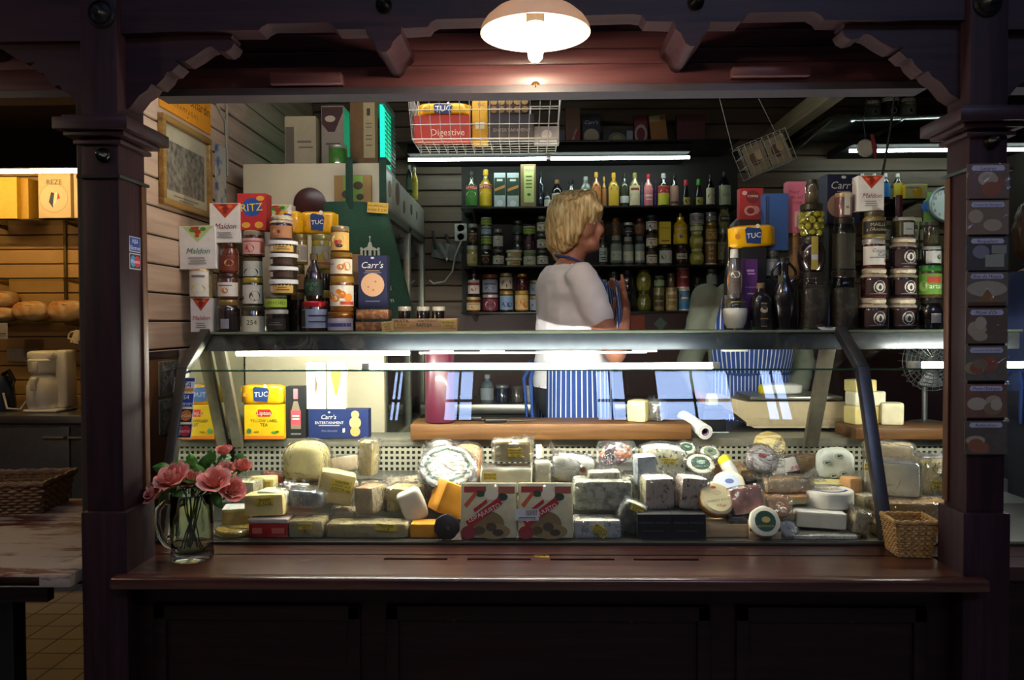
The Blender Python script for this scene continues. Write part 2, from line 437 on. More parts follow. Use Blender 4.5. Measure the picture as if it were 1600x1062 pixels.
# ---- ledge and counter front: one counter
ct = thing('counter', 'dark varnished wooden counter with worn ledge and four coin slots', 'counter', (0, 2.09, 0))
zl = .752; xl, xr = X(168, 2.0), X(1548, 2.0)
slots = [(X(a, 2.155), X(b, 2.155)) for a, b in ((597, 697), (728, 828), (859, 960), (990, 1093))]
lg = MB(); o_ = 2.09
lg.rbox((xl, 1.985-o_, zl-.032), (xr, 2.027-o_, zl), LEDGE, .008, 3)
xi0, xi1 = plb+.0125, pra-.0125
lg.box((xi0, 2.017-o_, zl-.03), (xi1, 2.147-o_, zl-.0001), LEDGE); lg.box((xi0, 2.163-o_, zl-.03), (xi1, 2.20-o_, zl-.0001), LEDGE)
lg.box((-1.198, 2.192-o_, zl-.03), (1.62, 2.2905-o_, zl-.0001), LEDGE)
xs = xi0
for a, b in slots+[(xi1, None)]:
    lg.box((xs, 2.147-o_, zl-.03), (a, 2.163-o_, zl-.0001), LEDGE); xs = b
lg.build('ledge', ct)
sl = MB()
for a, b in slots: sl.box((a-.002, 2.145-o_, zl-.029), (b+.002, 2.165-o_, zl-.02), BLACK)
sl.build('slot_liner', ct)
pn = MB(); pn.box((xi0, 0, 0), (xi1, .03, zl-.03), DARKW)
xa = xl+.05
for a, b in ((235, 560), (600, 1110), (1150, 1450)):
    x0, x1 = X(a, 2.09), X(b, 2.09)
    for p, q in (((x0, .08), (x1, .12)), ((x0, .61), (x1, .65)), ((x0, .08), (x0+.035, .65)), ((x1-.035, .08), (x1, .65))):
        pn.rbox((p[0], -.012, p[1]), (q[0], .002, q[1]), DARKW, .004)
pn.build('front_panel', ct)
for a in (706, 987, 1335):
    MB().lathe([(.007, 0), (.007, .003), (.004, .005), (.0015, .002)], GOLD, 16, M=Matrix.Translation((X(a, 2.08), -.001, Z(968, 2.08))) @ Matrix.Rotation(pi/2, 4, 'X')).build('keyhole', ct)
bp = MB().rbox((-.021, -.011, 0), (.021, .011, .002), GOLD, .001); bp.tube([(-.008, 0, .002), (-.008, 0, .005), (.008, 0, .005), (.008, 0, .002)], .0018, mat('#5a4010', .4, .8))
bp.build('slot_plate', ct, (X(845, 2.18), 2.18-o_, zl))

# ---- interior walls of the stall
def boards(mb, u0, u1, z0, z1, pitch, m, place):
    z = z0
    while z < z1-.001:
        place(mb, u0, u1, z+.003, min(z+pitch-.003, z1), m); z += pitch
wl = MB(); wl.box((-1.255, 2.19, 0), (-1.217, 4.6, 2.66), mat('#2a2218', .8))
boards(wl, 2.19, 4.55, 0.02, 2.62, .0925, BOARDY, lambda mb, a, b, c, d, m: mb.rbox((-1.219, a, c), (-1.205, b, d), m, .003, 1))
struct('wall_side', wl)
MB().rbox((-1.2045, 2.19, 1.285), (-1.196, 2.68, 1.31), MAHOG, .002).build('rail', bpy.data.objects['wall_side'])
MB().box((-1.2045, 2.19, .76), (-1.199, 2.68, 1.29), mat('#6a4326', .5)).build('panel', bpy.data.objects['wall_side'])
wb = MB(); wb.box((-1.255, 4.43, 0), (2.6, 4.5, 2.66), mat('#241d16', .8))
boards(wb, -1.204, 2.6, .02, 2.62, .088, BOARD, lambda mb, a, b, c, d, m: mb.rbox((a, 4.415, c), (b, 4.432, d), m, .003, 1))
struct('wall_back', wb)
struct('ceiling', MB().box((-1.255, 2.36, 2.62), (2.6, 4.5, 2.66), mat('#1c1a17', .8)))
struct('floor_stall', MB().box((-1.204, 2.45, 0), (2.6, 4.43, .2), mat('#4a4038', .6)))
for nm, x0, x1, y0, z in (('trim_20', 1.22, 1.30, 2.37, 2.40), ):
    struct(nm, MB().box((1.27, 2.37, 2.34), (1.33, 4.41, 2.42), wood('pale_batten', '#77694f', '#8f8061', '#a09070', .6, 1)))
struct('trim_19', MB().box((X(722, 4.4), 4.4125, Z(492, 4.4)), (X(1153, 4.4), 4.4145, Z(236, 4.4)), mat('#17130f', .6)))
struct('trim_21', MB().box((.1, 3.36, 2.36), (.72, 3.42, 2.619), wood('grey_batten', '#6d675c', '#7d776a', '#8a8476', .6, 0)))

# ---- display case: floor pan, glass, frame, canopy
cs = thing('display_case', 'glass fronted refrigerated display case full of cheese', 'display case', (0, 2.3, zl))
def W(x, y, z): return (x, y-2.3, z-zl)
XR = 1.018; XL = -1.085; XE = 1.62
pan = MB()
ST1, ST2, ST3 = .757, .815, .860
def wbox(mb, a, b, m, r=0): mb.rbox(W(*a), W(*b), m, r) if r else mb.box(W(*a), W(*b), m)
wbox(pan, (XL, 2.325, .7525), (XE, 2.56, ST1), STEEL); wbox(pan, (XL, 2.56, .7525), (XE, 2.72, ST2), STEEL); wbox(pan, (XL, 2.72, .7525), (XE, 2.875, ST3), STEEL)
pan.build('pan', cs)
bs = MB(); wbox(bs, (XL, 2.455, .2), (XE, 2.875, .7525), mat('#50504c', .5, .3)); wbox(bs, (XL, 2.33, .6), (XE, 2.46, .7525), mat('#50504c', .5, .3)); bs.build('base', cs)
pf = MB(); wbox(pf, (XL, 2.875, .76), (XE, 2.89, .948), perforated()); pf.build('perforated_back', cs)
sh = MB(); wbox(sh, (XL, 2.872, .948), (XE, 2.895, .978), mat('#a5a391', .35, .5), .003); wbox(sh, (XL, 2.87, .970), (XE, 3.03, .9785), mat('#a5a391', .35, .5)); sh.build('rear_ledge', cs)
mr = MB(); mr.prism([(y-2.3, z-zl) for y, z in ((2.315, .757), (2.48, 1.243), (2.65, 1.362), (3.0, 1.362), (3.0, .79))], -1.112, -1.092, mat('#d9dccf', .03, 1.0, var=0), plane='yz'); mr.build('mirror_end', cs)
th = math.atan(.355)
def slab(x0, x1, a, b, t, m):
    (ya, za), (yb, zb) = a, b; d = Vector((0, yb-ya, zb-za)).normalized(); n = Vector((0, d.z, -d.y))*t
    mb = MB(); mb.prism([(ya-2.3, za-zl), (yb-2.3, zb-zl), (yb-2.3+n.y, zb-zl+n.z), (ya-2.3+n.y, za-zl+n.z)], x0, x1, m, plane='yz'); return mb
A_, B_, T_ = (2.30, .7535), (2.477, 1.248), (2.648, 1.362)
g = slab(XL+.01, XR-.012, A_, B_, .006, GLASS); g.build('front_pane', cs)
slab(XR+.03, XE, A_, B_, .006, GLASS).build('front_pane', cs)
slab(XL+.01, XR-.012, (2.479, 1.252), T_, .006, GLASS).build('top_pane', cs)
slab(XR+.03, XE, (2.479, 1.252), T_, .006, GLASS).build('top_pane', cs)
eg = MB(); gre = mat('#2c5a44', .1, var=0)
for a, b in ((XL+.01, XR-.012), (XR+.03, XE)): wbox(eg, (a, 2.474, 1.2475), (b, 2.483, 1.2525), gre)
eg.build('pane_edge', cs)
rl = MB(); wbox(rl, (XL, 2.2945, .7528), (XE, 2.312, .7585), mat('#4a4640', .4, .6)); rl.build('bottom_rail', cs)
def bars_at(x, name, wid, m):
    mb = MB()
    for (p, q) in ((A_, B_), (B_, T_)):
        a, b = Vector(W(x, *p)), Vector(W(x, *q)); d = (b-a); L = d.length; mid = (a+b)/2; an = math.atan2(d.z, d.y)
        mb.rbox((-wid/2, -L/2+(.012 if p is A_ else -.006), -.010), (wid/2, L/2+.006, .02), m, .003, 2, M=Matrix.Translation(mid) @ Matrix.Rotation(an, 4, 'X'))
    return mb.build(name, cs)
bars_at(XL-.006, 'end_frame', .032, mat('#55534c', .45, .8)); bars_at(XR+.008, 'end_frame', .036, mat('#5f6064', .4, .85))
def post(x, w):
    a, b = Vector(W(x, 2.69, 1.335)), Vector(W(x, 2.865, .952)); d = b-a; mb = MB()
    mb.rbox((-w/2, -d.length/2, -.012), (w/2, d.length/2, .012), mat('#8d8776', .4, .7), .003, 2, M=Matrix.Translation((a+b)/2) @ Matrix.Rotation(math.atan2(d.z, d.y), 4, 'X'))
    mb.build('rear_post', cs)
post(-1.064, .04); post(1.005, .05)
cn = MB(); wbox(cn, (XL-.02, 2.66, 1.305), (XR+.02, 2.72, 1.361), mat('#2a3038', .45, .6, var=.1), .004); wbox(cn, (XR+.03, 2.66, 1.305), (XE, 2.72, 1.361), mat('#5c6064', .4, .8), .004)
cn.build('canopy_channel', cs)
tp = MB(); wbox(tp, (XL-.03, 2.645, 1.362), (XE, 3.03, 1.370), mat('#7e8a76', .15, .2, var=.05), .001); tp.build('top_shelf', cs)
for a, b, nm in ((370, 640, 0), (655, 1010, 1)):
    mb = MB(); x0, x1 = X(a, 2.70), X(b, 2.70)
    mb.tube([W(x0, 2.695, 1.296), W(x1, 2.695, 1.296)], .0075 if not nm else .004, emit('#fffdf0', L_CASE, 'fluorescent_tube') if not nm else mat('#e4e6e0', .3), 12); mb.build('tube', cs)
for a, b in ((612, 636), (672, 708), (750, 788), (988, 1026), (1130, 1168)):
    mb = MB(); wbox(mb, (X(a, 2.68), 2.672, Z(550, 2.68)), (X(b, 2.68), 2.70, 1.306), mat('#e9ecdf', .4)); mb.build('tube_socket', cs)
x0, x1 = X(572, 2.5), X(1118, 2.5)
mb = MB(); mb.tube([W(x0, 2.51, 1.2585), W(x1, 2.51, 1.2585)], .0115, emit('#fffbee', L_CASE, 'fluorescent_tube'), 14); mb.build('tube', cs)
mb = MB(); mb.tube([W(X(1432, 2.5), 2.51, 1.2585), W(XE-.01, 2.51, 1.2585)], .0115, emit('#fffbee', L_CASE*.7, 'fluorescent_tube'), 14); mb.build('tube', cs)
for x in (x0, x1, X(1432, 2.5)):
    mb = MB(); wbox(mb, (x-.012, 2.487, 1.248), (x+.012, 2.53, 1.272), mat('#dcdcd0', .4), .003); mb.build('tube_holder', cs)
st = MB(); stx = X(700, 2.4)
tg = P(1298, 517, 2.655)
stk = thing('price_card', 'small white card with a blue oval on the case top by its metal frame', 'price card', (tg.x, 2.66, 1.3705))
mb = MB(); mb.box((-.03, -.008, 0), (.03, .036, .0012), paper('#d9dce0'), M=Matrix.Rotation(.2, 4, 'X')); mb.lathe([(.013, 0.0075), (.001, .008)], ink('#1d3e86'), 20, sy=.5, c=(0, .012, -.003), M=Matrix.Rotation(.2, 4, 'X')); mb.build('card', stk)

# ---- pendant lamp over the counter, and its twin across the aisle
def pendant(x, y, zrim, label, d=.272, k_=1.):
    t = thing('pendant_lamp', label, 'lamp', (x, y, zrim)); r = d/2
    m, nt, b = newmat('opal_shade'); b.inputs['Base Color'].default_value = lin('#f3e6d2'); b.inputs['Roughness'].default_value = .3
    tr = N(nt, 'ShaderNodeBsdfTranslucent'); tr.inputs[0].default_value = lin('#f6dcb8'); mx = N(nt, 'ShaderNodeMixShader'); mx.inputs[0].default_value = .35
    nt.links.new(b.outputs[0], mx.inputs[1]); nt.links.new(tr.outputs[0], mx.inputs[2]); nt.links.new(mx.outputs[0], nt.nodes['Material Output'].inputs[0])
    k = r/.131; s = MB()
    s.lathe([(.131*k, 0), (.128*k, .014*k), (.118*k, .030*k), (.098*k, .048*k), (.07*k, .062*k), (.032*k, .070*k), (.030*k, .066*k), (.068*k, .058*k), (.095*k, .044*k), (.115*k, .027*k), (.126*k, .012*k), (.129*k, 0), (.131*k, 0)], m, 40, cap=False); s.build('lamp_shade', t)
    MB().lathe([(.018*k, .02*k), (.022*k, .024*k), (.022*k, .05*k), (.03*k, .055*k), (.03*k, .10*k), (.012*k, .12*k), (.004*k, .13*k)], mat('#d8cdbc', .5), 20).build('lamp_holder', t)
    bl = MB()
    for i in range(4):
        a = pi/4+i*pi/2; q = .012*k
        bl.tube([(q*cos(a), q*sin(a), .022*k), (q*cos(a), q*sin(a), -.04*k), (q*.8*cos(a), q*.8*sin(a), -.052*k), (q*.3*cos(a), q*.3*sin(a), -.057*k)], .010*k, emit('#ffe2c0', L_BULB*k_, 'bulb_glow'), 10)
    bl.build('bulb', t)
    MB().tube([(0, 0, .12*k), (0, 0, .9)], .0035, BLACK, 8).build('cord', t); return t
pendant(X(838, 1.975), 1.975, Z(53, 1.975), 'glowing opal glass pendant lamp with bare bulb hanging over the counter')
pendant(.06, -.35, 2.62, 'opal pendant lamp across the aisle seen only as a reflection in the case glass')

pendant(-2.35, 1.45, 2.05, 'opal pendant lamp hanging before the bakery table, outside the picture', k_=1.1)  # added lamp out of view, brightens the bakery table and floor
# ================================================================ STOCK BUILDERS
def lidmat(h): return mat(h, .3, .35, var=.05)
def add_label(root, r, zb, h, lab, sx=1.):
    """curved paper label: (colour, v0, v1, half angle in degrees, [marks])"""
    if not lab: return
    c, v0, v1, ang, items = lab
    r = r+.0007; z0 = zb+h*v0; hh = h*(v1-v0); w = 2*r*R(ang); mb = MB(); mp = curvedmap(r, z0); n = 12
    mb.sheet(lambda u, v: mp((u-.5)*w, v*hh, 0), n, 1, paper(c))
    mb.deco(items, w, hh, mp, curved=True)
    o = mb.build('label', root)
    return o

PROF = dict(
 r=([(.0, 0), (.88, 0), (1, .05), (1, .66), (.95, .74), (.80, .81), (.80, .86)], .84, .82),
 s=([(.0, 0), (.92, 0), (1, .03), (1, .80), (.94, .84)], 1.0, .82),
 b=([(.0, 0), (.72, 0), (.82, .05), (1, .30), (1, .55), (.86, .72), (.70, .80), (.70, .86)], .76, .84),
 h=([(.0, 0), (.94, 0), (1, .04), (1, .72), (.82, .82), (.82, .86)], .88, .82),
 c=([(.0, 0), (.88, 0), (1, .06), (1, .62), (.92, .70), (.82, .74), (.82, .8)], 0, .70),
)
def jar_parts(t, R0, H, style, glass, lid, lab, n=20):
    pr, lr, lz = PROF[style]
    nn = 8 if style == 'h' else n
    M_ = Matrix.Rotation(pi/8, 4, 'Z') if style == 'h' else None
    MB().lathe([(r*R0, z*H) for r, z in pr], glass if not isinstance(glass, str) else gloss(glass), nn, M=M_).build('jar_body', t)
    if style == 'c':
        cl = MB(); ph = random.random()*6
        fn = lambda a, z: 1+.04*sin(9*a+ph)*(1 if z < .8*H else .3)+.02*sin(17*a)
        cl.lathe([(1.03*R0, .69*H), (.99*R0, .74*H), (.86*R0, .79*H), (.85*R0, .81*H), (.93*R0, .85*H), (.95*R0, .93*H), (.86*R0, .985*H), (.3*R0, H), (.001, H)], mat('#b9ab93', .85, var=.18, sc=90), 36, fn=fn)
        cl.tube([(.875*R0*cos(a), .875*R0*sin(a), .80*H) for a in [2*pi*i/20 for i in range(20)]], .02*R0, mat('#6e5a3c', .8), 5, closed=True)
        cl.build('cloth_cover', t)
    else:
        l = MB(); l.lathe([(lr*R0*.98, lz*H), (lr*R0, (lz+.02)*H), (lr*R0, .965*H), (lr*R0*.94, H), (.001, H*.995)], lidmat(lid) if isinstance(lid, str) else lid, nn if nn > 8 else 20)
        l.build('lid', t)
    add_label(t, R0, 0, H, lab)

def J(label, a, b, top, style='r', glass='#4a1510', lid='#b08a3c', lab=None, name='jar', cat='jar', **k):
    def f(t, w, h): jar_parts(t, w/2, h, style, glass, lid, lab)
    return dict(f=f, label=label, a=a, b=b, top=top, name=name, cat=cat, **k)

BOT = dict(
 oil=[(0, 0), (.92, 0), (1, .02), (1, .56), (.86, .66), (.42, .76), (.36, .86), (.40, .88)],
 tall=[(0, 0), (.94, 0), (1, .02), (1, .62), (.8, .70), (.36, .78), (.32, .9)],
 soy=[(0, 0), (.96, 0), (1, .03), (.95, .22), (.62, .52), (.40, .70), (.38, .8)],
 short=[(0, 0), (.92, 0), (1, .03), (1, .6), (.75, .72), (.40, .80), (.38, .88)],
 wine=[(0, 0), (.95, 0), (1, .015), (1, .58), (.85, .67), (.38, .76), (.34, .93)],
 squeeze=[(0, 0), (.9, 0), (1, .04), (1, .5), (.92, .6), (.62, .78), (.42, .86)],
 spice=[(0, 0), (.94, 0), (1, .03), (1, .72), (.85, .8), (.78, .84)],
 flask=[(0, 0), (.7, 0), (.8, .03), (1, .28), (1, .45), (.7, .66), (.34, .78), (.3, .88)],
)
def B(label, a, b, top, style='oil', glass='#222018', cap='#202020', lab=None, capz=.86, capr=.40, name='bottle', cat='bottle', sq=False, **k):
    def f(t, w, h):
        r = w/2; pr = BOT[style]
        if sq:
            mb = MB(); mb.lathe([(q*r*1.22, z*h) for q, z in pr], gloss(glass) if isinstance(glass, str) else glass, 24, fn=lambda a_, z: min(1, 1/(1.25*max(abs(cos(a_)), abs(sin(a_))))) if z < .66*h else 1)
        else: mb = MB().lathe([(q*r, z*h) for q, z in pr], gloss(glass) if isinstance(glass, str) else glass, 20)
        mb.build('bottle_body', t)
        MB().lathe([(capr*r, capz*h), (capr*r*1.05, (capz+.01)*h), (capr*r, h*.99), (capr*r*.8, h), (.001, h)], mat(cap, .4, var=.05), 16).build('cap', t)
        add_label(t, r, 0, h, lab)
    return dict(f=f, label=label, a=a, b=b, top=top, name=name, cat=cat, **k)

def T(label, a, b, top, glass='#3a2a1a', lab='#c8a050', lid='#e4e4e0', **k):
    def f(t, w, h):
        r = w/2
        MB().lathe([(0, 0), (.84*r, 0), (.88*r, .04*h), (.95*r, .74*h)], gloss(glass), 24).build('tub_body', t)
        MB().lathe([(.93*r, .70*h), (r, .72*h), (r, .94*h), (.96*r, .985*h), (.9*r, .985*h), (.88*r, .96*h), (.001, .96*h)], mat(lid, .4, var=.04), 28).build('lid', t)
        r2 = .935*r; mb = MB(); mp = curvedmap(r2, .12*h); w2 = r2*2.1; hh = .54*h
        mb.sheet(lambda u, v: mp((u-.5)*w2, v*hh, 0), 12, 1, paper(lab))
        mb.deco([('r', -.9, .15, -.5, .85, '#e8e4d8'), ('r', -.2, .3, .7, .42, '#5a3a20'), ('r', -.1, .6, .5, .7, '#5a3a20')], w2, hh, mp, True)
        mb.build('label', t)
    return dict(f=f, label=label, a=a, b=b, top=top, name='deli_tub', cat='tub', **k)

def K(label, a, b, top, col='#8a2a20', items=(), lid='#c9c9c4', **k):
    """tin can with a printed sleeve"""
    def f(t, w, h):
        r = w/2
        MB().lathe([(.94*r, 0), (r, .02*h), (r, .06*h), (.97*r, .08*h), (.97*r, .92*h), (r, .94*h), (r, .98*h), (.93*r, h), (.9*r, .97*h), (.001, .97*h)], lidmat(lid), 24).build('can_body', t)
        r2 = .975*r; mb = MB().lathe([(r2, .09*h), (r2, .91*h)], paper(col), 24, cap=False); mp = curvedmap(r2+.0003, .09*h)
        mb.deco(items, r2*2.4, .82*h, mp, True); mb.build('label', t)
    return dict(f=f, label=label, a=a, b=b, top=top, name='can', cat='can', **k)

def carton_mesh(w, d, h, side, front=(), front_col=None, top_col=None, left=(), r=.0008, flap=True):
    mb = MB(); mb.rbox((-w/2, -d/2, 0), (w/2, d/2, h), paper(side), r, 1)
    if front_col: mb.add([(-w/2+r, -d/2-.0001, r), (w/2-r, -d/2-.0001, r), (w/2-r, -d/2-.0001, h-r), (-w/2+r, -d/2-.0001, h-r)], [(0, 1, 2, 3)], paper(front_col))
    mb.deco(front, w, h, flat(d+.0004))
    if left: mb.deco(left, d, h, lambda x, z, e: (-w/2-e, -x, z))
    if top_col: mb.add([(-w/2+r, -d/2+r, h+.0001), (w/2-r, -d/2+r, h+.0001), (w/2-r, d/2-r, h+.0001), (-w/2+r, d/2-r, h+.0001)], [(0, 1, 2, 3)], paper(top_col))
    return mb
def CB(label, a, b, top, col='#777', front=(), front_col=None, d=.05, name='carton', cat='box', **k):
    def mk(w, h): return carton_mesh(w, d, h, col, front, front_col)
    return dict(mesh=mk, label=label, a=a, b=b, top=top, name=name, cat=cat, **k)

def put(e, Y, z, group=None):
    """stand one item on height z with its pixel width and top edge taken at distance Y; returns its top"""
    Y = Y+e.get('dy', 0); a, b = e['a'], e['b']; w = (b-a)*S(Y)*e.get('ws', .98)
    xm = X((a+b)/2, Y); h = max(.012, Z(e['top'], Y, (a+b)/2)-z)
    g = e.get('group', group)
    if 'mesh' in e:
        o = e['mesh'](w, h).build(e['name'], None, (xm, Y, z), (e.get('rx', 0), e.get('ry', 0), e.get('rz', 0))); tag(o, e['label'], e['cat'], g)
    else:
        o = thing(e['name'], e['label'], e['cat'], (xm, Y, z), (0, 0, e.get('rz', random.uniform(-.12, .12))), g); e['f'](o, w, h)
    return z+h
def column(Y, z, ents, group=None):
    for e in ents: z = put(e, Y, z, group)
    return z

# label presets
def lab(c='#d8d2c4', v0=.14, v1=.62, ang=75, items=()): return (c, v0, v1, ang, list(items))
def pic(c, p, tx='#555044', **k): return lab(c, items=[('e', .0, .36, .34, .26, p), ('r', -.6, .74, .6, .84, tx)], **k)
def txt(c, s, tc='#222222', sub=True, **k): return lab(c, items=[('t', s, 0, .62, .34, tc, 1.6)]+([('r', -.55, .25, .55, .33, tc), ('r', -.4, .12, .4, .18, tc)] if sub else []), **k)
LIME = lab('#9fb83a', .18, .74, 85, [('t', 'LIMI+CHILI', .1, .5, .36, '#26300e', 1.5)])
# ================================================================ BACK SHELVES
YS = 4.20
zA, zB_, zC = Z(326, YS), Z(416, YS), Z(487, YS)
shelf_m = mat('#191816', .3, .2, var=.1)
def shelf(label, a, b, z, y0=4.11, y1=4.411, m=shelf_m, nm='shelf', br=True):
    t = thing(nm, label, 'shelf', (X((a+b)/2, YS), y1, z-.0004)); w = (X(b, YS)-X(a, YS))/2
    MB().rbox((-w, y0-y1, -.010), (w, 0, -.0002), m, .002).build('shelf_board', t)
    for s in (-.92, 0, .92) if br else ():
        MB().prism([(y0-y1+.03, -.012), (-.001, -.012), (-.001, -.05)], s*w-.006, s*w+.006, STEEL, plane='yz').build('bracket', t)
    return t
shelf('upper back shelf of oil and sauce bottles', 722, 1150, zA)
shelf('middle back shelf of jars and tubs behind the woman', 722, 1150, zB_)
shelf('lowest back shelf of jam jars and pickles', 722, 1150, zC)
shelf('shelf of blue and yellow capped bottles under the clock', 1330, 1432, Z(318, YS))
shelf('shelf of pale lidded jars under the lemon carton', 1330, 1446, Z(412, YS))
for i, (a, b) in enumerate(((640, 1077), (1326, 1640))):
    z = Z(248 if not i else 240, 4.1); x0, x1 = X(a, 4.1), X(b, 4.1)
    t = thing('shelf_lamp', ('long white fluorescent tube over the bottle shelf behind the woman', 'long white fluorescent tube above the wall clock')[i], 'lamp', ((x0+x1)/2, 4.412, z))
    w = (x1-x0)/2
    MB().tube([(-w, -.312, 0), (w, -.312, 0)], .0085, emit('#e6fbf4', L_BACK, 'cool_tube'), 12).build('tube', t)
    MB().rbox((-w, -.36, .022), (w, -.001, .06), mat('#0c0b0a', .95, var=0), .004).build('lamp_housing', t)
    MB().rbox((-.012, -.33, -.010), (.012, -.30, .023), TIN, .003).build('tube_clip', t)

G1 = 'bottles on the upper back shelf'
def bl(c, items=(), v0=.1, v1=.52, ang=70): return (c, v0, v1, ang, list(items))
top_row = [
 B('olive oil bottle with red and green label, first on the upper shelf', 729, 747, 268, 'oil', '#2c3a12', '#20281a', bl('#3c7d2a', [('e', 0, .55, .28, .12, '#e9e4cc'), ('r', -.9, .78, .9, .96, '#b3202a'), ('t', 'BERTOLLI', 0, .87, .11, '#f0e8e0', 1.6)], .08, .62, 80)),
 B('golden olive oil bottle with red and yellow label and yellow cap', 750, 770, 265, 'oil', '#a08a1c', '#c9a21a', bl('#d8b421', [('e', 0, .55, .28, .12, '#efe9c8'), ('r', -.9, .78, .9, .96, '#b3202a'), ('t', 'BERTOLLI', 0, .87, .11, '#f0e8e0', 1.6)], .08, .62, 80)),
 CB('silver and green oil tin standing beside the golden oil bottle', 773, 791, 271, '#8fa3a0', [('r', -.95, .36, .95, .86, '#20402c'), ('p', [(-.9, .55), (.9, .66), (.9, .58), (-.9, .47)], '#c98b4a'), ('e', 0, .14, .09, .09, '#dfe6e2'), ('r', -.5, .76, .5, .82, '#d6dcd6')], '#b9cac8', .045, 'oil_tin', 'tin'),
 CB('silver and green oil tin standing beside the tall tan carton', 793, 812, 271, '#8fa3a0', [('r', -.95, .36, .95, .86, '#20402c'), ('p', [(-.9, .55), (.9, .66), (.9, .58), (-.9, .47)], '#c98b4a'), ('e', 0, .14, .09, .09, '#dfe6e2'), ('r', -.5, .76, .5, .82, '#d6dcd6')], '#b9cac8', .045, 'oil_tin', 'tin'),
 CB('tall tan oil carton with pale green label panel', 814, 838, 258, '#8a7648', [('r', -.55, .12, .75, .95, '#c3d084'), ('t', 'OLIO', .1, .86, .06, '#3a3a18', 1.1), ('e', .1, .3, .045, .03, '#4a5a22')]+[('r', -.3, v, .5, v+.03, '#55601f') for v in (.45, .53, .61, .7)], None, .06, 'oil_carton'),
 B('slim dark bottle with steely glint beside the tan carton', 840, 851, 268, 'tall', '#20303a', '#101010', None),
 B('small clear bottle with tiny white label among dark bottles', 851, 861, 300, 'short', '#6a7274', '#303030', bl('#d6d2c2')),
 B('black vinegar bottle with cream framed label and cork stopper', 862, 880, 281, 'short', '#0c0b0c', '#8a6a3c', bl('#cfc7a4', [('r', -.7, .2, .7, .8, '#8f8a66'), ('t', 'ACETO', 0, .5, .2, '#2a2414', 1.2)])),
 B('black bottle with dark gold emblem half behind the blonde hair', 883, 903, 282, 'flask', '#0d0c0c', '#151312', bl('#2a2016', [('e', 0, .5, .3, .3, '#7a5a2a')], .2, .55)),
 B('clear square bottle with tall white label beside the cordial bottles', 907, 924, 276, 'short', '#707a70', '#9aa09a', bl('#d9dccb', [('t', 'OIL', 0, .6, .2, '#4a5a30', 1.2)], .06, .58, 60), sq=True),
 B('cordial bottle with orange label and round blue seal', 925, 939, 269, 'tall', '#a0651c', '#c79a30', bl('#d98a3c', [('e', 0, .84, .2, .12, '#1c3f9a')], .06, .6, 80)),
 B('cordial bottle with peach label half behind the orange labelled one', 940, 948, 276, 'tall', '#a87c28', '#c79a30', bl('#cf9a5c', [('e', 0, .84, .2, .12, '#1c3f9a')], .06, .6, 80)),
 B('yellow cordial bottle with yellow label and round blue seal', 951, 967, 270, 'tall', '#b89220', '#d1a428', bl('#e0b92c', [('e', 0, .84, .2, .12, '#1c3f9a')], .06, .6, 80)),
 B('clear bottle with narrow white band label', 969, 983, 271, 'tall', '#36402c', '#15181a', bl('#dfe3df', (), .14, .34)),
 B('bottle with cream label of herbs and olive green cap', 984, 1000, 270, 'short', '#8c8038', '#7d8140', bl('#dfd5ae', [('e', 0, .4, .3, .22, '#b08a3a'), ('r', -.6, .75, .6, .88, '#8a3a22')], .06, .62, 80)),
 B('thin bottle with blue strip label beside the pink bottle', 1001, 1006, 284, 'tall', '#5a6a7a', '#3a4a6a', bl('#5478a8')),
 B('pink syrup bottle with pale label and red cap', 1006, 1020, 272, 'tall', '#c47a72', '#c4202e', bl('#d87f84', [('r', -.6, .5, .6, .6, '#f0d8d0'), ('r', -.5, .3, .5, .36, '#f0d8d0')], .06, .58, 80)),
 B('slim purple sauce bottle tucked behind the pink bottle', 1021, 1027, 281, 'tall', '#3b2050', '#141018', bl('#4d2a72')),
 B('dark sauce bottle with yellow label and red picture', 1028, 1045, 271, 'short', '#241410', '#b9b9b4', bl('#c2c03a', [('r', -.95, .62, .95, .98, '#a3262a'), ('e', 0, .72, .2, .1, '#d9c8a0')], .06, .62, 80)),
 B('dark sauce bottle with cream oval label', 1046, 1060, 273, 'short', '#1d120f', '#1a1512', bl('#b08a76', [('e', 0, .5, .34, .34, '#cfc0b0'), ('r', -.6, .1, .6, .2, '#5a3020')], .06, .66, 80)),
 B('little soy sauce dispenser with red cap', 1064, 1079, 281, 'soy', '#100c0a', '#b33038', bl('#b5a24a', [('e', 0, .5, .3, .3, '#241c10')], .08, .34, 40), .78, .44),
 B('little soy sauce dispenser with green cap', 1083, 1100, 280, 'soy', '#0f0d0b', '#3f8a34', bl('#a8a04a', [('e', 0, .5, .3, .3, '#241c10')], .08, .34, 40), .78, .44),
 B('slender soy sauce bottle with cream and red oval label', 1103, 1116, 273, 'short', '#0e0b0a', '#15100e', bl('#c9c2a0', [('e', 0, .45, .2, .2, '#8a4a3a')], .08, .58, 80)),
 B('big soy sauce bottle with cream and green oval label', 1122, 1141, 268, 'short', '#0e0b0a', '#15100e', bl('#b4bd96', [('e', 0, .5, .3, .3, '#d8d4bc'), ('t', 'SOY', 0, .5, .16, '#3a5a2a', .9)], .06, .6, 80)),
]
for i, e in enumerate(top_row): column(YS-.01+.02*(i % 2), zA, [e], G1)

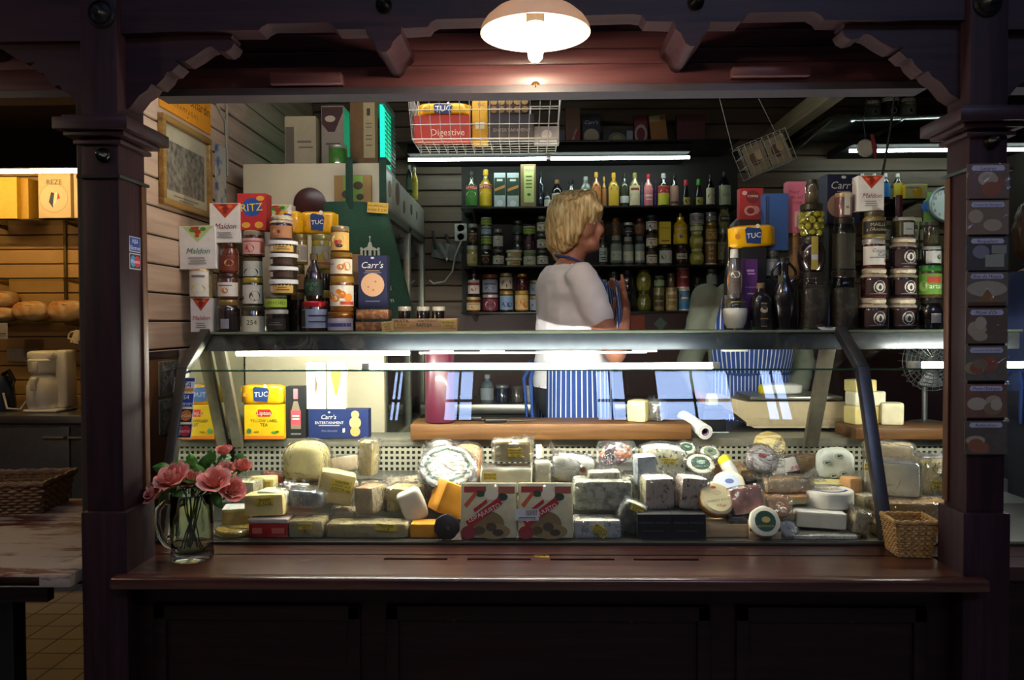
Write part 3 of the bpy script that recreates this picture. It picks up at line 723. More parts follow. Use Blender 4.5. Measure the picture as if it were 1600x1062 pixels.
G2 = 'jars on the middle back shelf'
CREAM = '#d8d2c0'
olive_tin = lambda: lab(CREAM, items=[('e', .0, .34, .34, .22, '#3c4a2c'), ('r', -.5, .78, .5, .86, '#5a5a4a')])
mid = [
 [J('yellow pickled onions jar at the shelf end under a dark fig jar', 730, 747, 384, 's', '#b8a25c', '#d5d0bc', lab('#cdbf8a', items=[('e', 0, .35, .3, .25, '#d9b41c'), ('e', .5, .4, .2, .2, '#c9a820')])), J('dark fig jar with gold fruit label atop the pickled onions', 731, 748, 350, 'r', '#22140e', '#9b9a90', pic('#3a2618', '#c8862c', '#b49a60'))],
 [J('dark fig jar with apricot label under the lime pickle jar', 751, 769, 384, 'r', '#23150e', '#8d8c84', pic('#2e1e14', '#c8862c', '#b49a60')), J('low jar with lime label atop the apricot fig jar', 752, 769, 369, 's', '#35381c', '#c8c8bc', LIME), J('low jar with pale blue label between two lime jars', 752, 769, 354, 's', '#30363a', '#b9bab4', txt('#a9c0c4', 'FIG', '#20303a', False, v0=.18, v1=.74)), J('topmost low jar with lime label beside the onion jars', 752, 769, 340, 's', '#35381c', '#c8c8bc', LIME)],
 [J('jar with cream label and olive sprig under a white labelled jar', 770, 788, 390, 'r', '#2b2418', '#6f6e66', olive_tin()), J('dark jar with plain white label and mottled lid', 771, 787, 358, 'r', '#2c2018', '#8a8478', lab('#d2cdc0', .14, .66, items=[('r', -.3, .6, .3, .68, '#777')]))],
 [T('clear tub of yellow relish on the shelf, under its twin', 790, 816, 403, '#9c8a48', '#c9b070'), T('clear tub of yellow relish atop its twin', 791, 817, 391, '#9c8a48', '#c9b070')],
 [J('jar with dark olive label, lower of two in shadow', 801, 818, 367, 'r', '#2a2a1e', '#55544c', lab('#4c5040', items=[('e', 0, .4, .3, .2, '#232a1a')]), dy=.09), J('jar with dark olive label, upper of two in shadow', 801, 818, 345, 'r', '#2a2a1e', '#55544c', lab('#4c5040', items=[('e', 0, .4, .3, .2, '#232a1a')]), dy=.09)],
 [J('squat jar of green pesto with cream label and paper tag', 818, 838, 391, 's', '#7d8a54', '#9aa08a', lab('#c9d0b0', .1, .6, items=[('t', '254', 0, .5, .3, '#26301c', 1.2)])), J('maroon jar with paper strip over its lid', 818, 837, 368, 'r', '#35141a', '#46181e', lab('#46202a', .14, .9, 22, [('e', 0, .2, .12, .06, '#c8a060')])), J('low lime labelled jar atop the maroon jar', 818, 837, 354, 's', '#35381c', '#c8c8bc', LIME)],
 [J('jar with cream label and green olives, lowest beside the hair', 839, 857, 391, 'r', '#2d2f1e', '#6c6a60', olive_tin()), J('jar with cream label and green olives, second of three', 839, 856, 365, 'r', '#2d2f1e', '#6c6a60', olive_tin()), J('jar with cream label and green olives, topmost of three', 839, 856, 338, 'r', '#2d2f1e', '#6c6a60', olive_tin())],
 [J('mustard jar with white label just beside her face', 936, 949, 370, 'r', '#4a4030', '#2a2a26', txt('#cfd6cc', 'OIL', '#2a4a3a')), J('amber chutney jar just above the jar beside her face', 936, 947, 344, 'r', '#6a3416', '#3a2010', None)],
 [B('tall pesto bottle with grey label and white panel of green leaf', 954, 972, 368, 'spice', '#3c4434', '#86887c', bl('#7d8c80', [('r', -.7, .12, .7, .62, '#cfd4bc'), ('e', 0, .36, .2, .12, '#7c8a3c')], .1, .72, 85), .82, .74, 'dressing_bottle'), J('amber jar with dark octagonal label atop the green leaf bottle', 954, 971, 341, 'b', '#7a4a1c', '#4a2c12', pic('#3a2a14', '#8a6a2a'))],
 [B('tall bottle with grey label and white panel of orange peel', 973, 990, 370, 'spice', '#4c4030', '#86887c', bl('#7d8c80', [('r', -.7, .12, .7, .62, '#cfd4bc'), ('e', 0, .36, .26, .1, '#c4632c')], .1, .72, 85), .82, .74, 'dressing_bottle'), J('black jar with white lid atop the orange peel bottle', 974, 990, 348, 'r', '#141414', '#d9d8cc', lab('#2a2c2a', items=[('r', -.5, .4, .5, .5, '#b9b8a0')]))],
 [B('tall bottle with grey label and white panel of maroon beans', 992, 1007, 369, 'spice', '#2c2a2c', '#55605c', bl('#7d8c80', [('r', -.7, .12, .7, .62, '#cfd4bc'), ('e', 0, .36, .26, .08, '#5a2434')], .1, .72, 85), .82, .74, 'dressing_bottle'), J('brown spread jar with tan label atop the maroon bean bottle', 992, 1007, 341, 'r', '#4c2814', '#4a2412', pic('#7a4a24', '#3a1a0c'))],
 [J('white labelled jar with peach picture, lowest of its stack of three', 1009, 1027, 388, 's', '#58402c', '#23221e', pic('#d8d4c6', '#c8862c')), J('white labelled jar with peach picture, in the middle of its stack', 1009, 1027, 363, 's', '#58402c', '#23221e', pic('#d8d4c6', '#b8762c')), J('white labelled jar with dark plums, atop the two peach jars', 1009, 1027, 336, 's', '#2c2024', '#23302a', pic('#d2cfc4', '#4a2234'))],
 [J('jar with dark lid and white label under the yellow mustard tin', 1029, 1050, 382, 's', '#3c3a28', '#1c1c1a', lab('#cdd0c0', .1, .7, items=[('e', -.4, .5, .2, .2, '#4a7a4a')])), CB('bright yellow mustard powder tin', 1029, 1047, 347, '#c9b014', [('t', "COLMAN'S", 0, .72, .12, '#8a2a1c', 1.7), ('e', 0, .4, .16, .16, '#d8c43a'), ('r', -.7, .12, .7, .17, '#8a2a1c')], '#d8c01a', .05, 'mustard_tin', 'tin')],
 [J('dark mustard jar with blue tag under the yellow squeeze bottle', 1054, 1075, 382, 'b', '#3c2414', '#2a2a3a', lab('#b8b4a0', .3, .56, 50, [('r', -.6, .4, .6, .55, '#444')]))],
 [J('pale mustard jar, lowest under the small green lidded jar', 1077, 1100, 389, 'b', '#9a9440', '#b9b878', lab('#b0ac62', .3, .6, 30, [('e', 0, .5, .3, .3, '#d0cc8a')])), J('pale mustard jar standing on its twin', 1077, 1099, 362, 'b', '#9a9440', '#b9b878', lab('#b0ac62', .3, .6, 30, [('e', 0, .5, .3, .3, '#d0cc8a')])), J('low jar with green lid atop the mustard jars', 1078, 1098, 350, 's', '#8a8a4c', '#8a9a5a', lab('#c2c89a')), K('flat grey can with red letter atop the mustard stack', 1077, 1100, 334, '#8d8f90', [('t', 'R', -.5, .5, .6, '#7a1c22', .6), ('r', 0, .3, .8, .7, '#5a5c5e')])],
 [K('tall brown seasoning tin with pale lettering', 1101, 1120, 378, '#7d5a1e', [('t', 'SA', 0, .76, .2, '#d9cfa0', .7), ('t', 'VO', 0, .5, .2, '#d9cfa0', .7), ('t', 'RA', 0, .24, .2, '#d9cfa0', .7)]), J('honey mustard jar atop the brown tin', 1102, 1120, 347, 'r', '#8a6a24', '#a88a3c', pic('#b49a54', '#8a3a20')), J('grey lidded jar atop the honey mustard', 1102, 1119, 332, 's', '#5a5c58', '#8a8c88', lab('#8f948e'))],
 [J('dark round jar at the end of the middle shelf', 1121, 1139, 356, 'b', '#34321c', '#6a6a5a', pic('#6a6844', '#2c2a1a')), J('grainy mustard jar with black label atop a dark round jar', 1122, 1140, 326, 'b', '#7c7a44', '#a8a890', lab('#26251c', .28, .6, 60, [('t', 'MAILLE', 0, .6, .3, '#d0cca0', 1.5)]))],
]
for i, c_ in enumerate(mid): column(YS+.01*(i % 2), zB_, c_, G2)
# the squeeze bottle
def squeeze(t, w, h):
    r = w/2; y = mat('#d9b80f', .3, coat=.6, var=.04)
    MB().lathe([(0, 0), (.92*r, 0), (r, .04*h), (r, .3*h), (.9*r, .4*h), (.95*r, .55*h), (.8*r, .68*h), (.45*r, .76*h), (.42*r, .78*h)], y, 24).build('bottle_body', t)
    MB().lathe([(.5*r, .77*h), (.5*r, .86*h), (.2*r, .9*h), (.14*r, .99*h), (.001, h)], y, 16).build('cap', t)
    add_label(t, r*.965, 0, h, ('#c9a812', .12, .62, 70, [('p', [(-.9, .5), (.9, .66), (.9, .98), (-.9, .82)], '#a3202c'), ('t', "French's", 0, .74, .2, '#f0eadc', 1.5, .2, .12), ('e', 0, .25, .12, .12, '#3a5a9a')]))
put(dict(f=squeeze, label='yellow squeeze mustard bottle with pointed cap', a=1052, b=1074, top=333, name='mustard_bottle', cat='bottle'), YS, Z(382, YS, 1063)+.0005, G2)

G3 = 'jars on the lowest back shelf'
low = [
 [J('honey jar under the white hexagon labelled jar', 729, 751, 464, 's', '#7a4a1c', '#b9a878', pic('#cdb88a', '#c87a2c')), J('tall dark jar with white hexagon label and red band', 731, 750, 427, 's', '#23130f', '#2a1a16', ('#d6d0c4', .14, .72, 70, [('r', -.95, .6, .95, .8, '#8a2430'), ('e', 0, .3, .2, .12, '#b8562c')]))],
 [J('berry jam jar with pink oval label', 754, 779, 460, 's', '#4c1420', '#b9a8a4', ('#6a2036', .1, .74, 80, [('e', 0, .5, .5, .36, '#cda0a4'), ('r', -.3, .45, .3, .55, '#4a1420')])), J('jam jar with blue grey label and copper lid atop the pink one', 754, 778, 429, 's', '#2c1616', '#8a4a34', lab('#8d93a6', .1, .74, 80, [('r', -.6, .6, .6, .7, '#2a2c4a'), ('e', 0, .3, .36, .16, '#3c4a7a')]))],
 [J('blueberry jam jar with light blue label', 781, 802, 454, 's', '#141420', '#a8863c', lab('#7f9ab8', .1, .76, 80, [('e', -.2, .4, .2, .2, '#2a3a6a'), ('e', .3, .35, .18, .18, '#34447a')])), J('cherry jam jar with cream label and red tree', 781, 801, 427, 's', '#2c1010', '#b09a5c', lab('#cfc6b0', .1, .76, 80, [('e', 0, .5, .4, .3, '#7a2020'), ('r', -.05, .1, .05, .4, '#3a2010')]))],
 [J('cloudberry jam jar with orange fruit label', 805, 826, 454, 's', '#8a5a1c', '#b8963c', lab('#d0b27a', .1, .78, 80, [('e', -.4, .45, .22, .22, '#cf7f1e'), ('e', .1, .55, .22, .22, '#d6871e'), ('e', .45, .35, .22, .22, '#c8741a')])), J('red jam jar without label atop the cloudberry jar', 807, 825, 428, 'r', '#4a1216', '#b08a3c')],
 [J('jar with grey blue label in the shadow of her shoulder', 828, 845, 462, 's', '#1c1c22', '#8a7a4a', lab('#7d8aa0', .1, .78, 80, [('e', 0, .4, .3, .24, '#343e5a')])), J('jar with grey blue label, upper one by her shoulder', 828, 845, 438, 's', '#1c1c22', '#8a7a4a', lab('#7d8aa0', .1, .78, 80, [('e', 0, .4, .3, .24, '#343e5a')]))],
 [J('squat jar at the foot of her apron bib, under a white lidded jar', 912, 931, 457, 'r', '#2c1c18', '#3a3430'), J('jar with white lid and honey band beside her neck', 912, 931, 427, 's', '#8a4a20', '#d6d4c8', lab('#b0623a', .2, .6))],
 [J('dark blue labelled jar behind her raised hand', 932, 949, 437, 's', '#15161c', '#d0cec4', lab('#2c3450', .1, .76, 80, [('r', -.6, .5, .6, .58, '#c8c4b0')]))],
 [J('dark jar with gold lid behind her fingers', 951, 968, 450, 's', '#1c1a14', '#a8903c'), J('jar of green herbs behind her fingertips', 951, 967, 424, 's', '#33371c', '#4a4a34')],
 [J('round jar of black olives, lower of two', 970, 990, 456, 'b', '#171215', '#2a2626'), J('round jar of black olives, upper of two', 970, 990, 422, 'b', '#1a1417', '#2a2626')],
 [J('jar of small green olives, lower of two', 995, 1018, 454, 'b', '#565a20', '#3a3c20'), J('jar of big green olives standing on the small olives', 994, 1018, 421, 'b', '#7a7a2a', '#4a4a2a')],
 [J('jar of butter beans with dark oval label', 1021, 1038, 449, 's', '#77693a', '#7a7a5a', lab('#3a3018', .2, .66, 60, [('t', 'VITTORE', 0, .5, .3, '#cfc494', 1.5)])), J('small pesto jar with green label and lid', 1022, 1038, 431, 'r', '#4a5030', '#6a7a5a', lab('#8aa07c'))],
 [J('jar of white beans with pale script', 1040, 1059, 449, 's', '#9a8a60', '#8a7c54', lab('#7a6438', .25, .7, 50, [('t', 'BIANCHI', 0, .5, .3, '#d8ccaa', 1.6)])), B('spice jar of brown seeds on the white beans', 1042, 1055, 427, 'spice', '#4c3a1e', '#3c3c34', None, .82, .8)],
 [K('blue and grey tea can', 1060, 1078, 451, '#4f6f8c', [('e', 0, .62, .3, .26, '#23303c'), ('r', -1, 0, 1, .34, '#2c6ea0'), ('r', -.5, .56, .5, .64, '#d0d0c8')]), K('red and black coffee can atop the blue can', 1057, 1077, 418, '#7a1c22', [('e', 0, .6, .34, .34, '#201418'), ('r', -.5, .5, .5, .6, '#c0a090'), ('r', -1, 0, 1, .2, '#8a2a2c')])],
 [B('tall dark green bottle beside the tea can', 1082, 1097, 434, 'spice', '#1c2214', '#18180f', bl('#7a5a1c', (), .2, .6, 30), .82, .8)],
 [J('dark jar behind the grey sleeve, under a grey lidded jar', 1102, 1120, 448, 's', '#1a1c14', '#30342c'), J('jar with grey green label and wide lid above the grey sleeve', 1103, 1120, 419, 'r', '#39443a', '#7e8a84', lab('#8fa39a'))],
]
for i, c_ in enumerate(low): column(YS+.01*(i % 2), zC, c_, G3)
G4 = 'bottles and jars under the wall clock'
zD, zE = Z(318, YS), Z(412, YS)
for e in (B('dark bottle with bright blue label', 1375, 1389, 271, 'short', '#101418', '#d9d9d0', bl('#2a86c8', (), .1, .62, 85)), B('dark bottle with yellow label', 1394, 1408, 271, 'short', '#141414', '#d9d9d0', bl('#d8bf3a', (), .1, .62, 85)), B('dark bottle with white cap above the checked salt box', 1340, 1352, 271, 'short', '#141210', '#d5d5c8', None), B('dark bottle with white cap next to the blue labelled one', 1358, 1371, 271, 'short', '#141210', '#d5d5c8', None)):
    column(YS-.03, zD, [e], G4)
column(YS-.05, zD, [CB('yellow lemon juice carton with a big lemon picture', 1409, 1443, 289, '#d9bd22', [('e', .1, .45, .34, .36, '#e0b010'), ('e', -.1, .6, .08, .06, '#f0e0a0'), ('r', -.95, .8, .4, .97, '#cfd0b8')], '#d6cf86', .06, 'lemon_carton')])
for k, (a, b) in enumerate(((1374, 1390), (1393, 1412), (1414, 1432), (1436, 1452))):
    column(YS+.02, zE, [J('pale lidded jar, %s from the checked salt carton, lower row under the lemon carton' % ('first', 'second', 'third', 'fourth')[k], a, b, 380, 's', '#6a6c50', '#b9bfa4', lab('#c9cdb8', items=[('e', 0, .5, .3, .3, '#2a2c28')])), J('pale lidded jar, %s from the checked salt carton, upper row under the lemon carton' % ('first', 'second', 'third', 'fourth')[k], a, b, 346, 's', '#6a6c50', '#b9bfa4', lab('#c9cdb8', items=[('e', 0, .5, .3, .3, '#2a2c28')]))], 'pale lidded jars under the clock')
# wall clock
cl = thing('wall_clock', 'round white wall clock with black numerals half behind the post', 'clock', (X(1476, 4.40), 4.412, Z(324, 4.40)))
MC = Matrix.Rotation(pi/2, 4, 'X')
MB().lathe([(.098, 0), (.098, .03), (.09, .036), (.085, .03), (.085, .012), (.001, .012)], mat('#aebcb8', .35, .3), 40, M=MC).build('clock_case', cl)
mb = MB(); mb.lathe([(.084, .013), (.001, .013)], paper('#e2ebe6'), 36, M=MC, cap=False)
for k in range(1, 13):
    a = pi/2-k*pi/6; mb.deco([('t', str(k), 0, 0, .017, '#20262a', 9)], 1, 1, lambda x, z, e, a=a: (.066*cos(a)+x, -.0138-e, .066*sin(a)+z))
mb.build('dial', cl)
mb = MB()
for a, L in ((2.2, .04), (.4, .058)): mb.box((-.002, -.0165, 0), (.002, -.0155, L), ink('#15181a'), M=Matrix.Rotation(a, 4, 'Y'))
mb.build('clock_hand', cl)
for a, b, c, d, col, lb in ((1405, 340, 1440, 368, '#a8a070', 'pinned pale picture card under the lemon carton'), (1443, 300, 1462, 345, '#7aa04a', 'green and yellow card pinned beside the wall clock')):
    p, q = P(a, b, 4.41), P(c, d, 4.41); w = q.x-p.x; h = p.z-q.z
    o = carton_mesh(w, .004, h, col, [('e', -.2, .5, .25, .2, '#3a6ab0'), ('e', .5, .3, .15, .15, '#c8a030')]).build('picture_card', None, ((p.x+q.x)/2, 4.4095, q.z)); tag(o, lb, 'card')
# ================================================================ SIDE WALL, CABINET, HIGH SHELVES, HANGING THINGS
WX = -1.2045
def wy(px): return 1.2045*FPX/(828-px)
wallmap = lambda y0, z0, off: (lambda x, z, e: (WX+off+e, y0+x, z0+z))
# framed street print
y0, y1, z0, z1 = 2.56, 2.957, 1.79, 2.085
t = thing('framed_picture', 'gold framed old grey street print hung on the boarded side wall', 'picture', (WX, (y0+y1)/2, z0)); hw_, hh_ = (y1-y0)/2, z1-z0
m = MB(); fw = .022; gw = wood('gilt_frame', '#6b4a1e', '#8d6a30', '#a98447', .4, 1)
for a, b in (((-hw_, 0), (hw_, fw)), ((-hw_, hh_-fw), (hw_, hh_)), ((-hw_, fw), (-hw_+fw, hh_-fw)), ((hw_-fw, fw), (hw_, hh_-fw))): m.rbox((0, a[0], a[1]), (.02, b[0], b[1]), gw, .003)
m.build('frame', t)
m = MB(); m.box((.002, -hw_+fw, fw), (.006, hw_-fw, hh_-fw), paper('#a89f86'))
m.box((.006, -hw_+.045, .055), (.0065, hw_-.045, hh_-.075), spotted('old_print', '#8a8474', '#3a362e', 45., .5, .7, bd=0, soft=.2)); m.deco([('r', -.5, .13, .5, .145, '#6a6250'), ('r', -.3, .1, .3, .112, '#6a6250')], 2*hw_, hh_, lambda x, z, e: (.0065+e, x, z)); m.build('print', t)
# yellow champagne board
y0, y1, z0, z1 = 2.57, 2.98, 2.108, 2.235
m = MB().box((WX, y0, z0), (WX+.006, y1, z1), mat('#d2871a', .5, var=.06)); w, h = y1-y0, z1-z0
m.deco([('t', 'Clicquot Ponsardin', .0, .62, .34, '#241608', 1.9), ('t', 'C H A M P A G N E', -.05, .26, .13, '#4a2c10', 1.3), ('e', 0, .1, .03, .03, '#4a2c10')], w, h, wallmap((y0+y1)/2, z0, .006))
tag(m.build('advert_board'), 'orange yellow champagne board high on the side wall over the framed print', 'board')
y0, y1, z0, z1 = 3.03, 3.13, 1.85, 2.09
m = MB().box((WX, y0, z0), (WX+.004, y1, z1), spotted('blue_white_sheet', '#b9b6a8', '#34558f', 14., .55, .6, bd=0)); tag(m.build('wall_calendar'), 'blue and white picture sheet on the side wall past the framed print', 'poster')
# plastic pockets with cheese photographs on the side wall
for z0, lb in ((1.165, 'plastic pocket with cheese photo just under the side wall rail'), (1.04, 'lower plastic pocket with cheese photo on the side wall panel')):
    t = thing('photo_card', lb, 'card', (-1.1988, 2.60, z0)); m = MB().box((0, -.07, 0), (.002, .07, .112), paper('#8f8872'))
    m.deco([('e', -.4, .4, .22, .3, '#c9c2a6'), ('e', .35, .42, .2, .34, '#bdb594'), ('e', 0, .2, .2, .16, '#6f6650'), ('r', -.7, .76, .7, .93, '#d8d4c6')], .132, .105, lambda x, z, e: (.002+e, x, z)); m.build('photo', t)
    MB().box((.0042, -.069, -.003), (.0046, .069, .11), FILM2).build('pocket', t)
for pts, lb in (([(330, 150), (350, 190), (372, 245), (385, 262)], 'pale cable running down the side wall beside the calendar sheet'), ([(388, 150), (389, 200), (380, 240), (368, 262), (372, 275)], 'thin cable looping on the side wall near the cabinet')):
    q = []
    for a, b in pts:
        Y = min(wy(a), 3.14); p = P(a, b, Y); q.append((WX+.006, Y, p.z))
    q = [Vector(v) for v in q]; s = []
    for i in range(len(q)-1):
        for k in range(5): s.append(q[i].lerp(q[i+1], k/5))
    tag(MB().tube(s+[q[-1]], .0055, mat('#8d8878', .6), 7).build('cable'), lb, 'cable')

# cream refrigerated cabinet
cx0, cx1, cy0, cy1, ctop = -1.142, X(600, 3.15), 3.15, 4.40, Z(252, 3.15)
cb = thing('cold_cabinet', 'tall cream cabinet with sliding glass side doors behind the jars', 'cabinet', ((cx0+cx1)/2, cy0, .2)); hw_ = (cx1-cx0)/2; H_ = ctop-.2; D_ = cy1-cy0
cream = mat('#cfc6a6', .45, var=.05, sc=6); zb_ = 1.864-.2
MB().rbox((-hw_, 0, 0), (hw_, .04, H_), cream, .006).build('front_panel', cb)
MB().rbox((-hw_, .041, zb_), (hw_, D_, H_), mat('#b9bcae', .4, var=.05, sc=6), .02, 3).build('top_section', cb)
m = MB(); m.box((-hw_, .041, 0), (hw_-.001, D_, .7), cream); m.build('plinth', cb)
MB().box((-hw_+.005, D_-.03, .7), (hw_-.02, D_, zb_), mat('#20241f', .6)).build('back_panel', cb)
m = MB()
for a, b in ((.041, .08), (D_*.55, D_*.55+.05), (D_-.06, D_)): m.rbox((hw_-.03, a, .7), (hw_, b, zb_), mat('#8f9486', .4, .5), .003)
m.box((hw_-.03, .04, zb_-.03), (hw_, D_, zb_-.001), mat('#6d7268', .4, .5)); m.build('door_frame', cb)
for a, b in ((.08, D_*.55), (D_*.55+.05, D_-.06)): MB().box((hw_-.016, a, .7), (hw_-.011, b, zb_-.03), GLASS).build('glass_door', cb)
m = MB()
for i, (u, v, r) in enumerate(((.12, .09, .035), (.27, .1, .05), (.42, .07, .03), (.6, .09, .028), (.75, .085, .022))):
    m.lathe([(r, 0), (r, .002), (.001, .003)], mat(('#8a7a5a', '#6a4a2a', '#7a6a4a', '#56603a', '#8a8468')[i], .7), 14, M=Matrix.Translation((hw_+.0005, u*D_, zb_+v)) @ Matrix.Rotation(pi/2, 4, 'Y'))
m.box((hw_+.0002, .17*D_, zb_+.02), (hw_+.0012, .33*D_, zb_+.16), paper('#aaa48e')); m.build('stuck_pictures', cb)
def card_front(a, b, c, d, Y, thick, col, items, name, lb, cat, rz=0):
    p, q = P(a, b, Y), P(c, d, Y); w, h = q.x-p.x, p.z-q.z
    o = carton_mesh(w, thick, h, col, items).build(name, None, ((p.x+q.x)/2, Y+thick/2, q.z), (0, 0, rz)); return tag(o, lb, cat)
card_front(522, 274, 580, 316, 3.125, .02, '#9c7a3e', [('r', -.5, .06, .55, .97, '#7cab46'), ('e', -.3, .3, .2, .16, '#4a3a20'), ('e', .3, .62, .18, .15, '#4c3c24'), ('e', .4, .2, .14, .12, '#443420')], 'wicker_picture', 'wicker edged green picture on the cabinet front behind the tote bag straps', 'picture')
p = P(483, 318, 3.135)
m = MB().lathe([(.064, 0), (.064, .010), (.060, .012), (.001, .012)], mat('#3c1517', .3, var=.1), 36, M=Matrix.Translation((p.x, 3.149, p.z)) @ Matrix.Rotation(pi/2, 4, 'X'))
m.deco([('t', 'STILTON', 0, .5, .09, '#5a2a28', 1.5)], .128, .128, lambda x, z, e: (p.x+x, 3.1365-e, p.z-.064+z)); tag(m.build('cheese_sign'), 'round dark red cheese sign on the cabinet front', 'sign')
# tote bag hung by its straps
t = thing('tote_bag', 'dark green cloth tote bag with white crest hanging before the cabinet', 'bag', (X(560, 3.08), 3.085, 1.372))
zt = Z(313, 3.08)-1.372
def tote(u, v):
    xl_, xr_ = X(507, 3.08)-X(560, 3.08), (X(606, 3.08)-X(560, 3.08))*v+(X(650, 3.08)-X(560, 3.08))*(1-v)
    x = xl_+(xr_-xl_)*u; dr = max(0, u-.64)/.36
    return (x, -.02*sin(pi*u)*(1-.6*v)+.006*sin(9*u+3*v)+.005*sin(5*v), zt*v-.045*dr*v)
green = mat('#1d4434', .85, var=.15, sc=120)
m = MB().sheet(tote, 26, 12, green)
m.add([(a, b+.045 if b < .03 else .055, c) for a, b, c in [tote(i/26, j/12) for j in range(13) for i in range(27)]], [(j*27+i, (j+1)*27+i, (j+1)*27+i+1, j*27+i+1) for j in range(12) for i in range(26)], green)
m.build('bag_body', t)
wh = '#b9c4b8'; mp = lambda x, z, e: (x+.028, -.0275-e, z)
m = MB(); ox = (X(580, 3.08)-X(560, 3.08))
mp = lambda x, z, e: (ox+x, tote(min(1, max(0, (ox+x+.13)/.33)), .5)[1]-.006-e, z)
items = [('r', -.8, .66, .8, .70, wh), ('r', -.8, .70, -.6, .80, wh), ('r', .6, .70, .8, .80, wh), ('r', -.45, .70, -.3, .80, wh), ('r', .3, .70, .45, .80, wh), ('r', -.12, .70, .12, .86, wh), ('p', [(-.75, .80), (.75, .80), (.3, .84), (-.3, .84)], wh), ('p', [(-.22, .84), (.22, .84), (.1, .90), (-.1, .90)], wh), ('r', -.03, .90, .03, .97, wh), ('e', 0, .965, .012, .012, wh), ('e', -.7, .82, .016, .016, wh), ('e', .7, .82, .016, .016, wh),
         ('t', 'Wanha', .3, .5, .10, wh, 2.6), ('t', 'Kauppahalli', .45, .33, .08, wh, 2.6), ('t', 'om', 1.6, .18, .06, wh, 1)]
m.deco(items, .092, .31, lambda x, z, e: mp(x, z+.06, e)); m.build('crest_print', t)
m = MB()
for px in (548, 600):
    xx = X(px, 3.08)-X(560, 3.08); m.rbox((xx-.014, -.012, zt-.03-(.02 if px == 600 else 0)), (xx+.014, -.006, ctop-1.372+.006), mat('#16382b', .85), .002); m.rbox((xx-.014, -.012, ctop-1.372+.001), (xx+.014, .12, ctop-1.372+.006), mat('#16382b', .85), .002)
m.build('strap', t)
p, q = P(572, 314, 3.04), P(605, 330, 3.04)
o = carton_mesh(q.x-p.x, .0015, p.z-q.z, '#d8b040', [('t', 'KAUPPAHALLI-', 0, .68, .3, '#1c1608', 1.8), ('t', 'KASSI € 2,50', 0, .28, .3, '#1c1608', 1.8)]).build('price_tag', None, ((p.x+q.x)/2, 3.055, q.z-.004), (0, R(4), 0)); tag(o, 'yellow handwritten price tag pinned to the green tote bag', 'price tag')
# on the cabinet
for e in (CB('tall cream carton with grey panel on top of the cabinet', 456, 505, 189, '#a59a7c', [('r', -.95, .12, -.4, .8, '#5a5244'), ('r', -.2, .5, .7, .54, '#6a6250'), ('r', -.1, .4, .8, .43, '#6a6250')], None, .16, 'carton'),
          CB('white and maroon carton beside the green lit lamp', 511, 546, 172, '#8d8273', [('r', -.95, .6, .95, .98, '#3a1416'), ('p', [(-.95, .72), (0, .52), (.95, .9), (.95, .3), (-.95, .3)], '#8d8273'), ('e', -.2, .8, .08, .05, '#b8a890'), ('r', -.6, .4, .7, .43, '#4a4036')], None, .14, 'carton', dy=.03)):
    column(3.36, ctop+.0005, [e])
column(3.22, ctop+.0005, [J('small green jar with silver lid before the maroon carton', 516, 545, 228, 's', '#3c7a2a', '#8a8a80')])
t = thing('insect_lamp', 'insect lamp with bright green mesh sides and brown front board', 'lamp', (X(578, 3.34), 3.30, ctop+.0005)); ht = Z(150, 3.3)-ctop
MB().rbox((-.068, 0, 0), (.043, .02, ht), mat('#6f5330', .7), .002).build('front_board', t)
m = MB().box((-.012, -.0015, .05), (.035, 0, ht-.02), paper('#a3946a')); m.deco([('r', -.4, .7, .2, .82, '#3a2c1a')]+[('r', -.6, v, .5, v+.015, '#5a4a2c') for v in (.2, .3, .36, .5, .56)], .047, ht-.05, lambda x, z, e: (.0115+x, -.0015-e, z+.05)); m.build('notice', t)
MB().box((-.075, .021, 0), (.075, .26, .02), mat('#4a4c4a', .5)).build('base', t); MB().box((-.075, .021, ht-.02), (.075, .26, ht), mat('#4a4c4a', .5)).build('top', t)
for s in (-1, 1):
    MB().box((s*.055-.004, .03, .02), (s*.055+.004, .25, ht-.02), emit('#1fd8a0', 2.2, 'green_lamp_glow')).build('lamp_panel', t)
    m = MB()
    for k in range(10): y = .022+k*.0262; m.box((s*.074-.001, y, .02), (s*.074+.001, y+.003, ht-.02), mat('#1c2a26', .5))
    for k in range(14): z = .02+k*(ht-.04)/14; m.box((s*.074-.0015, .022, z), (s*.074+.0015, .262, z+.003), mat('#1c2a26', .5))
    m.build('side_mesh', t)
for i, (a, b, tp, c, Y) in enumerate(((636, 646, 258, '#2a3420', 3.9), (644, 655, 262, '#bcae30', 4.1))):
    column(Y, ctop+.0005, [B(('dark bottle on the far top of the cabinet', 'yellow labelled bottle on the far top of the cabinet')[i], a, b, tp, 'short', c, '#c9c9c0', bl(('#5a6a5a', '#d0c23a')[i]))])
# socket, pouch with utensils on the back wall
p = P(720, 363, 4.41)
t = thing('wall_socket', 'white double wall socket with a plugged in cable', 'socket', (p.x, 4.414, p.z))
MB().rbox((-.034, -.012, -.048), (.034, 0, .048), mat('#c9cbc2', .4, var=.03), .004).build('socket_plate', t)
m = MB()
for z in (-.024, .024): m.lathe([(.019, .012), (.019, .0125), (.016, .006)], mat('#8d8f88', .5), 18, c=(0, 0, 0), M=Matrix.Translation((0, 0, z)) @ Matrix.Rotation(pi/2, 4, 'X'))
m.build('outlet', t)
q = [P(a, b, 4.39) for a, b in ((721, 376), (712, 400), (707, 425), (695, 440), (678, 443), (672, 438))]
m = MB(); m.tube([Vector((v.x, 4.38-.004*i, v.z))-Vector((p.x, 4.414, p.z)) for i, v in enumerate(q)], .005, mat('#c4c6bc', .5), 8); m.build('cable', t)
p = P(697, 392, 4.35)
t = thing('utensil_pouch', 'grey foil pouch with spatula handles hung on the back wall below the socket', 'pouch', (p.x, 4.412, p.z), (0, R(10), 0))
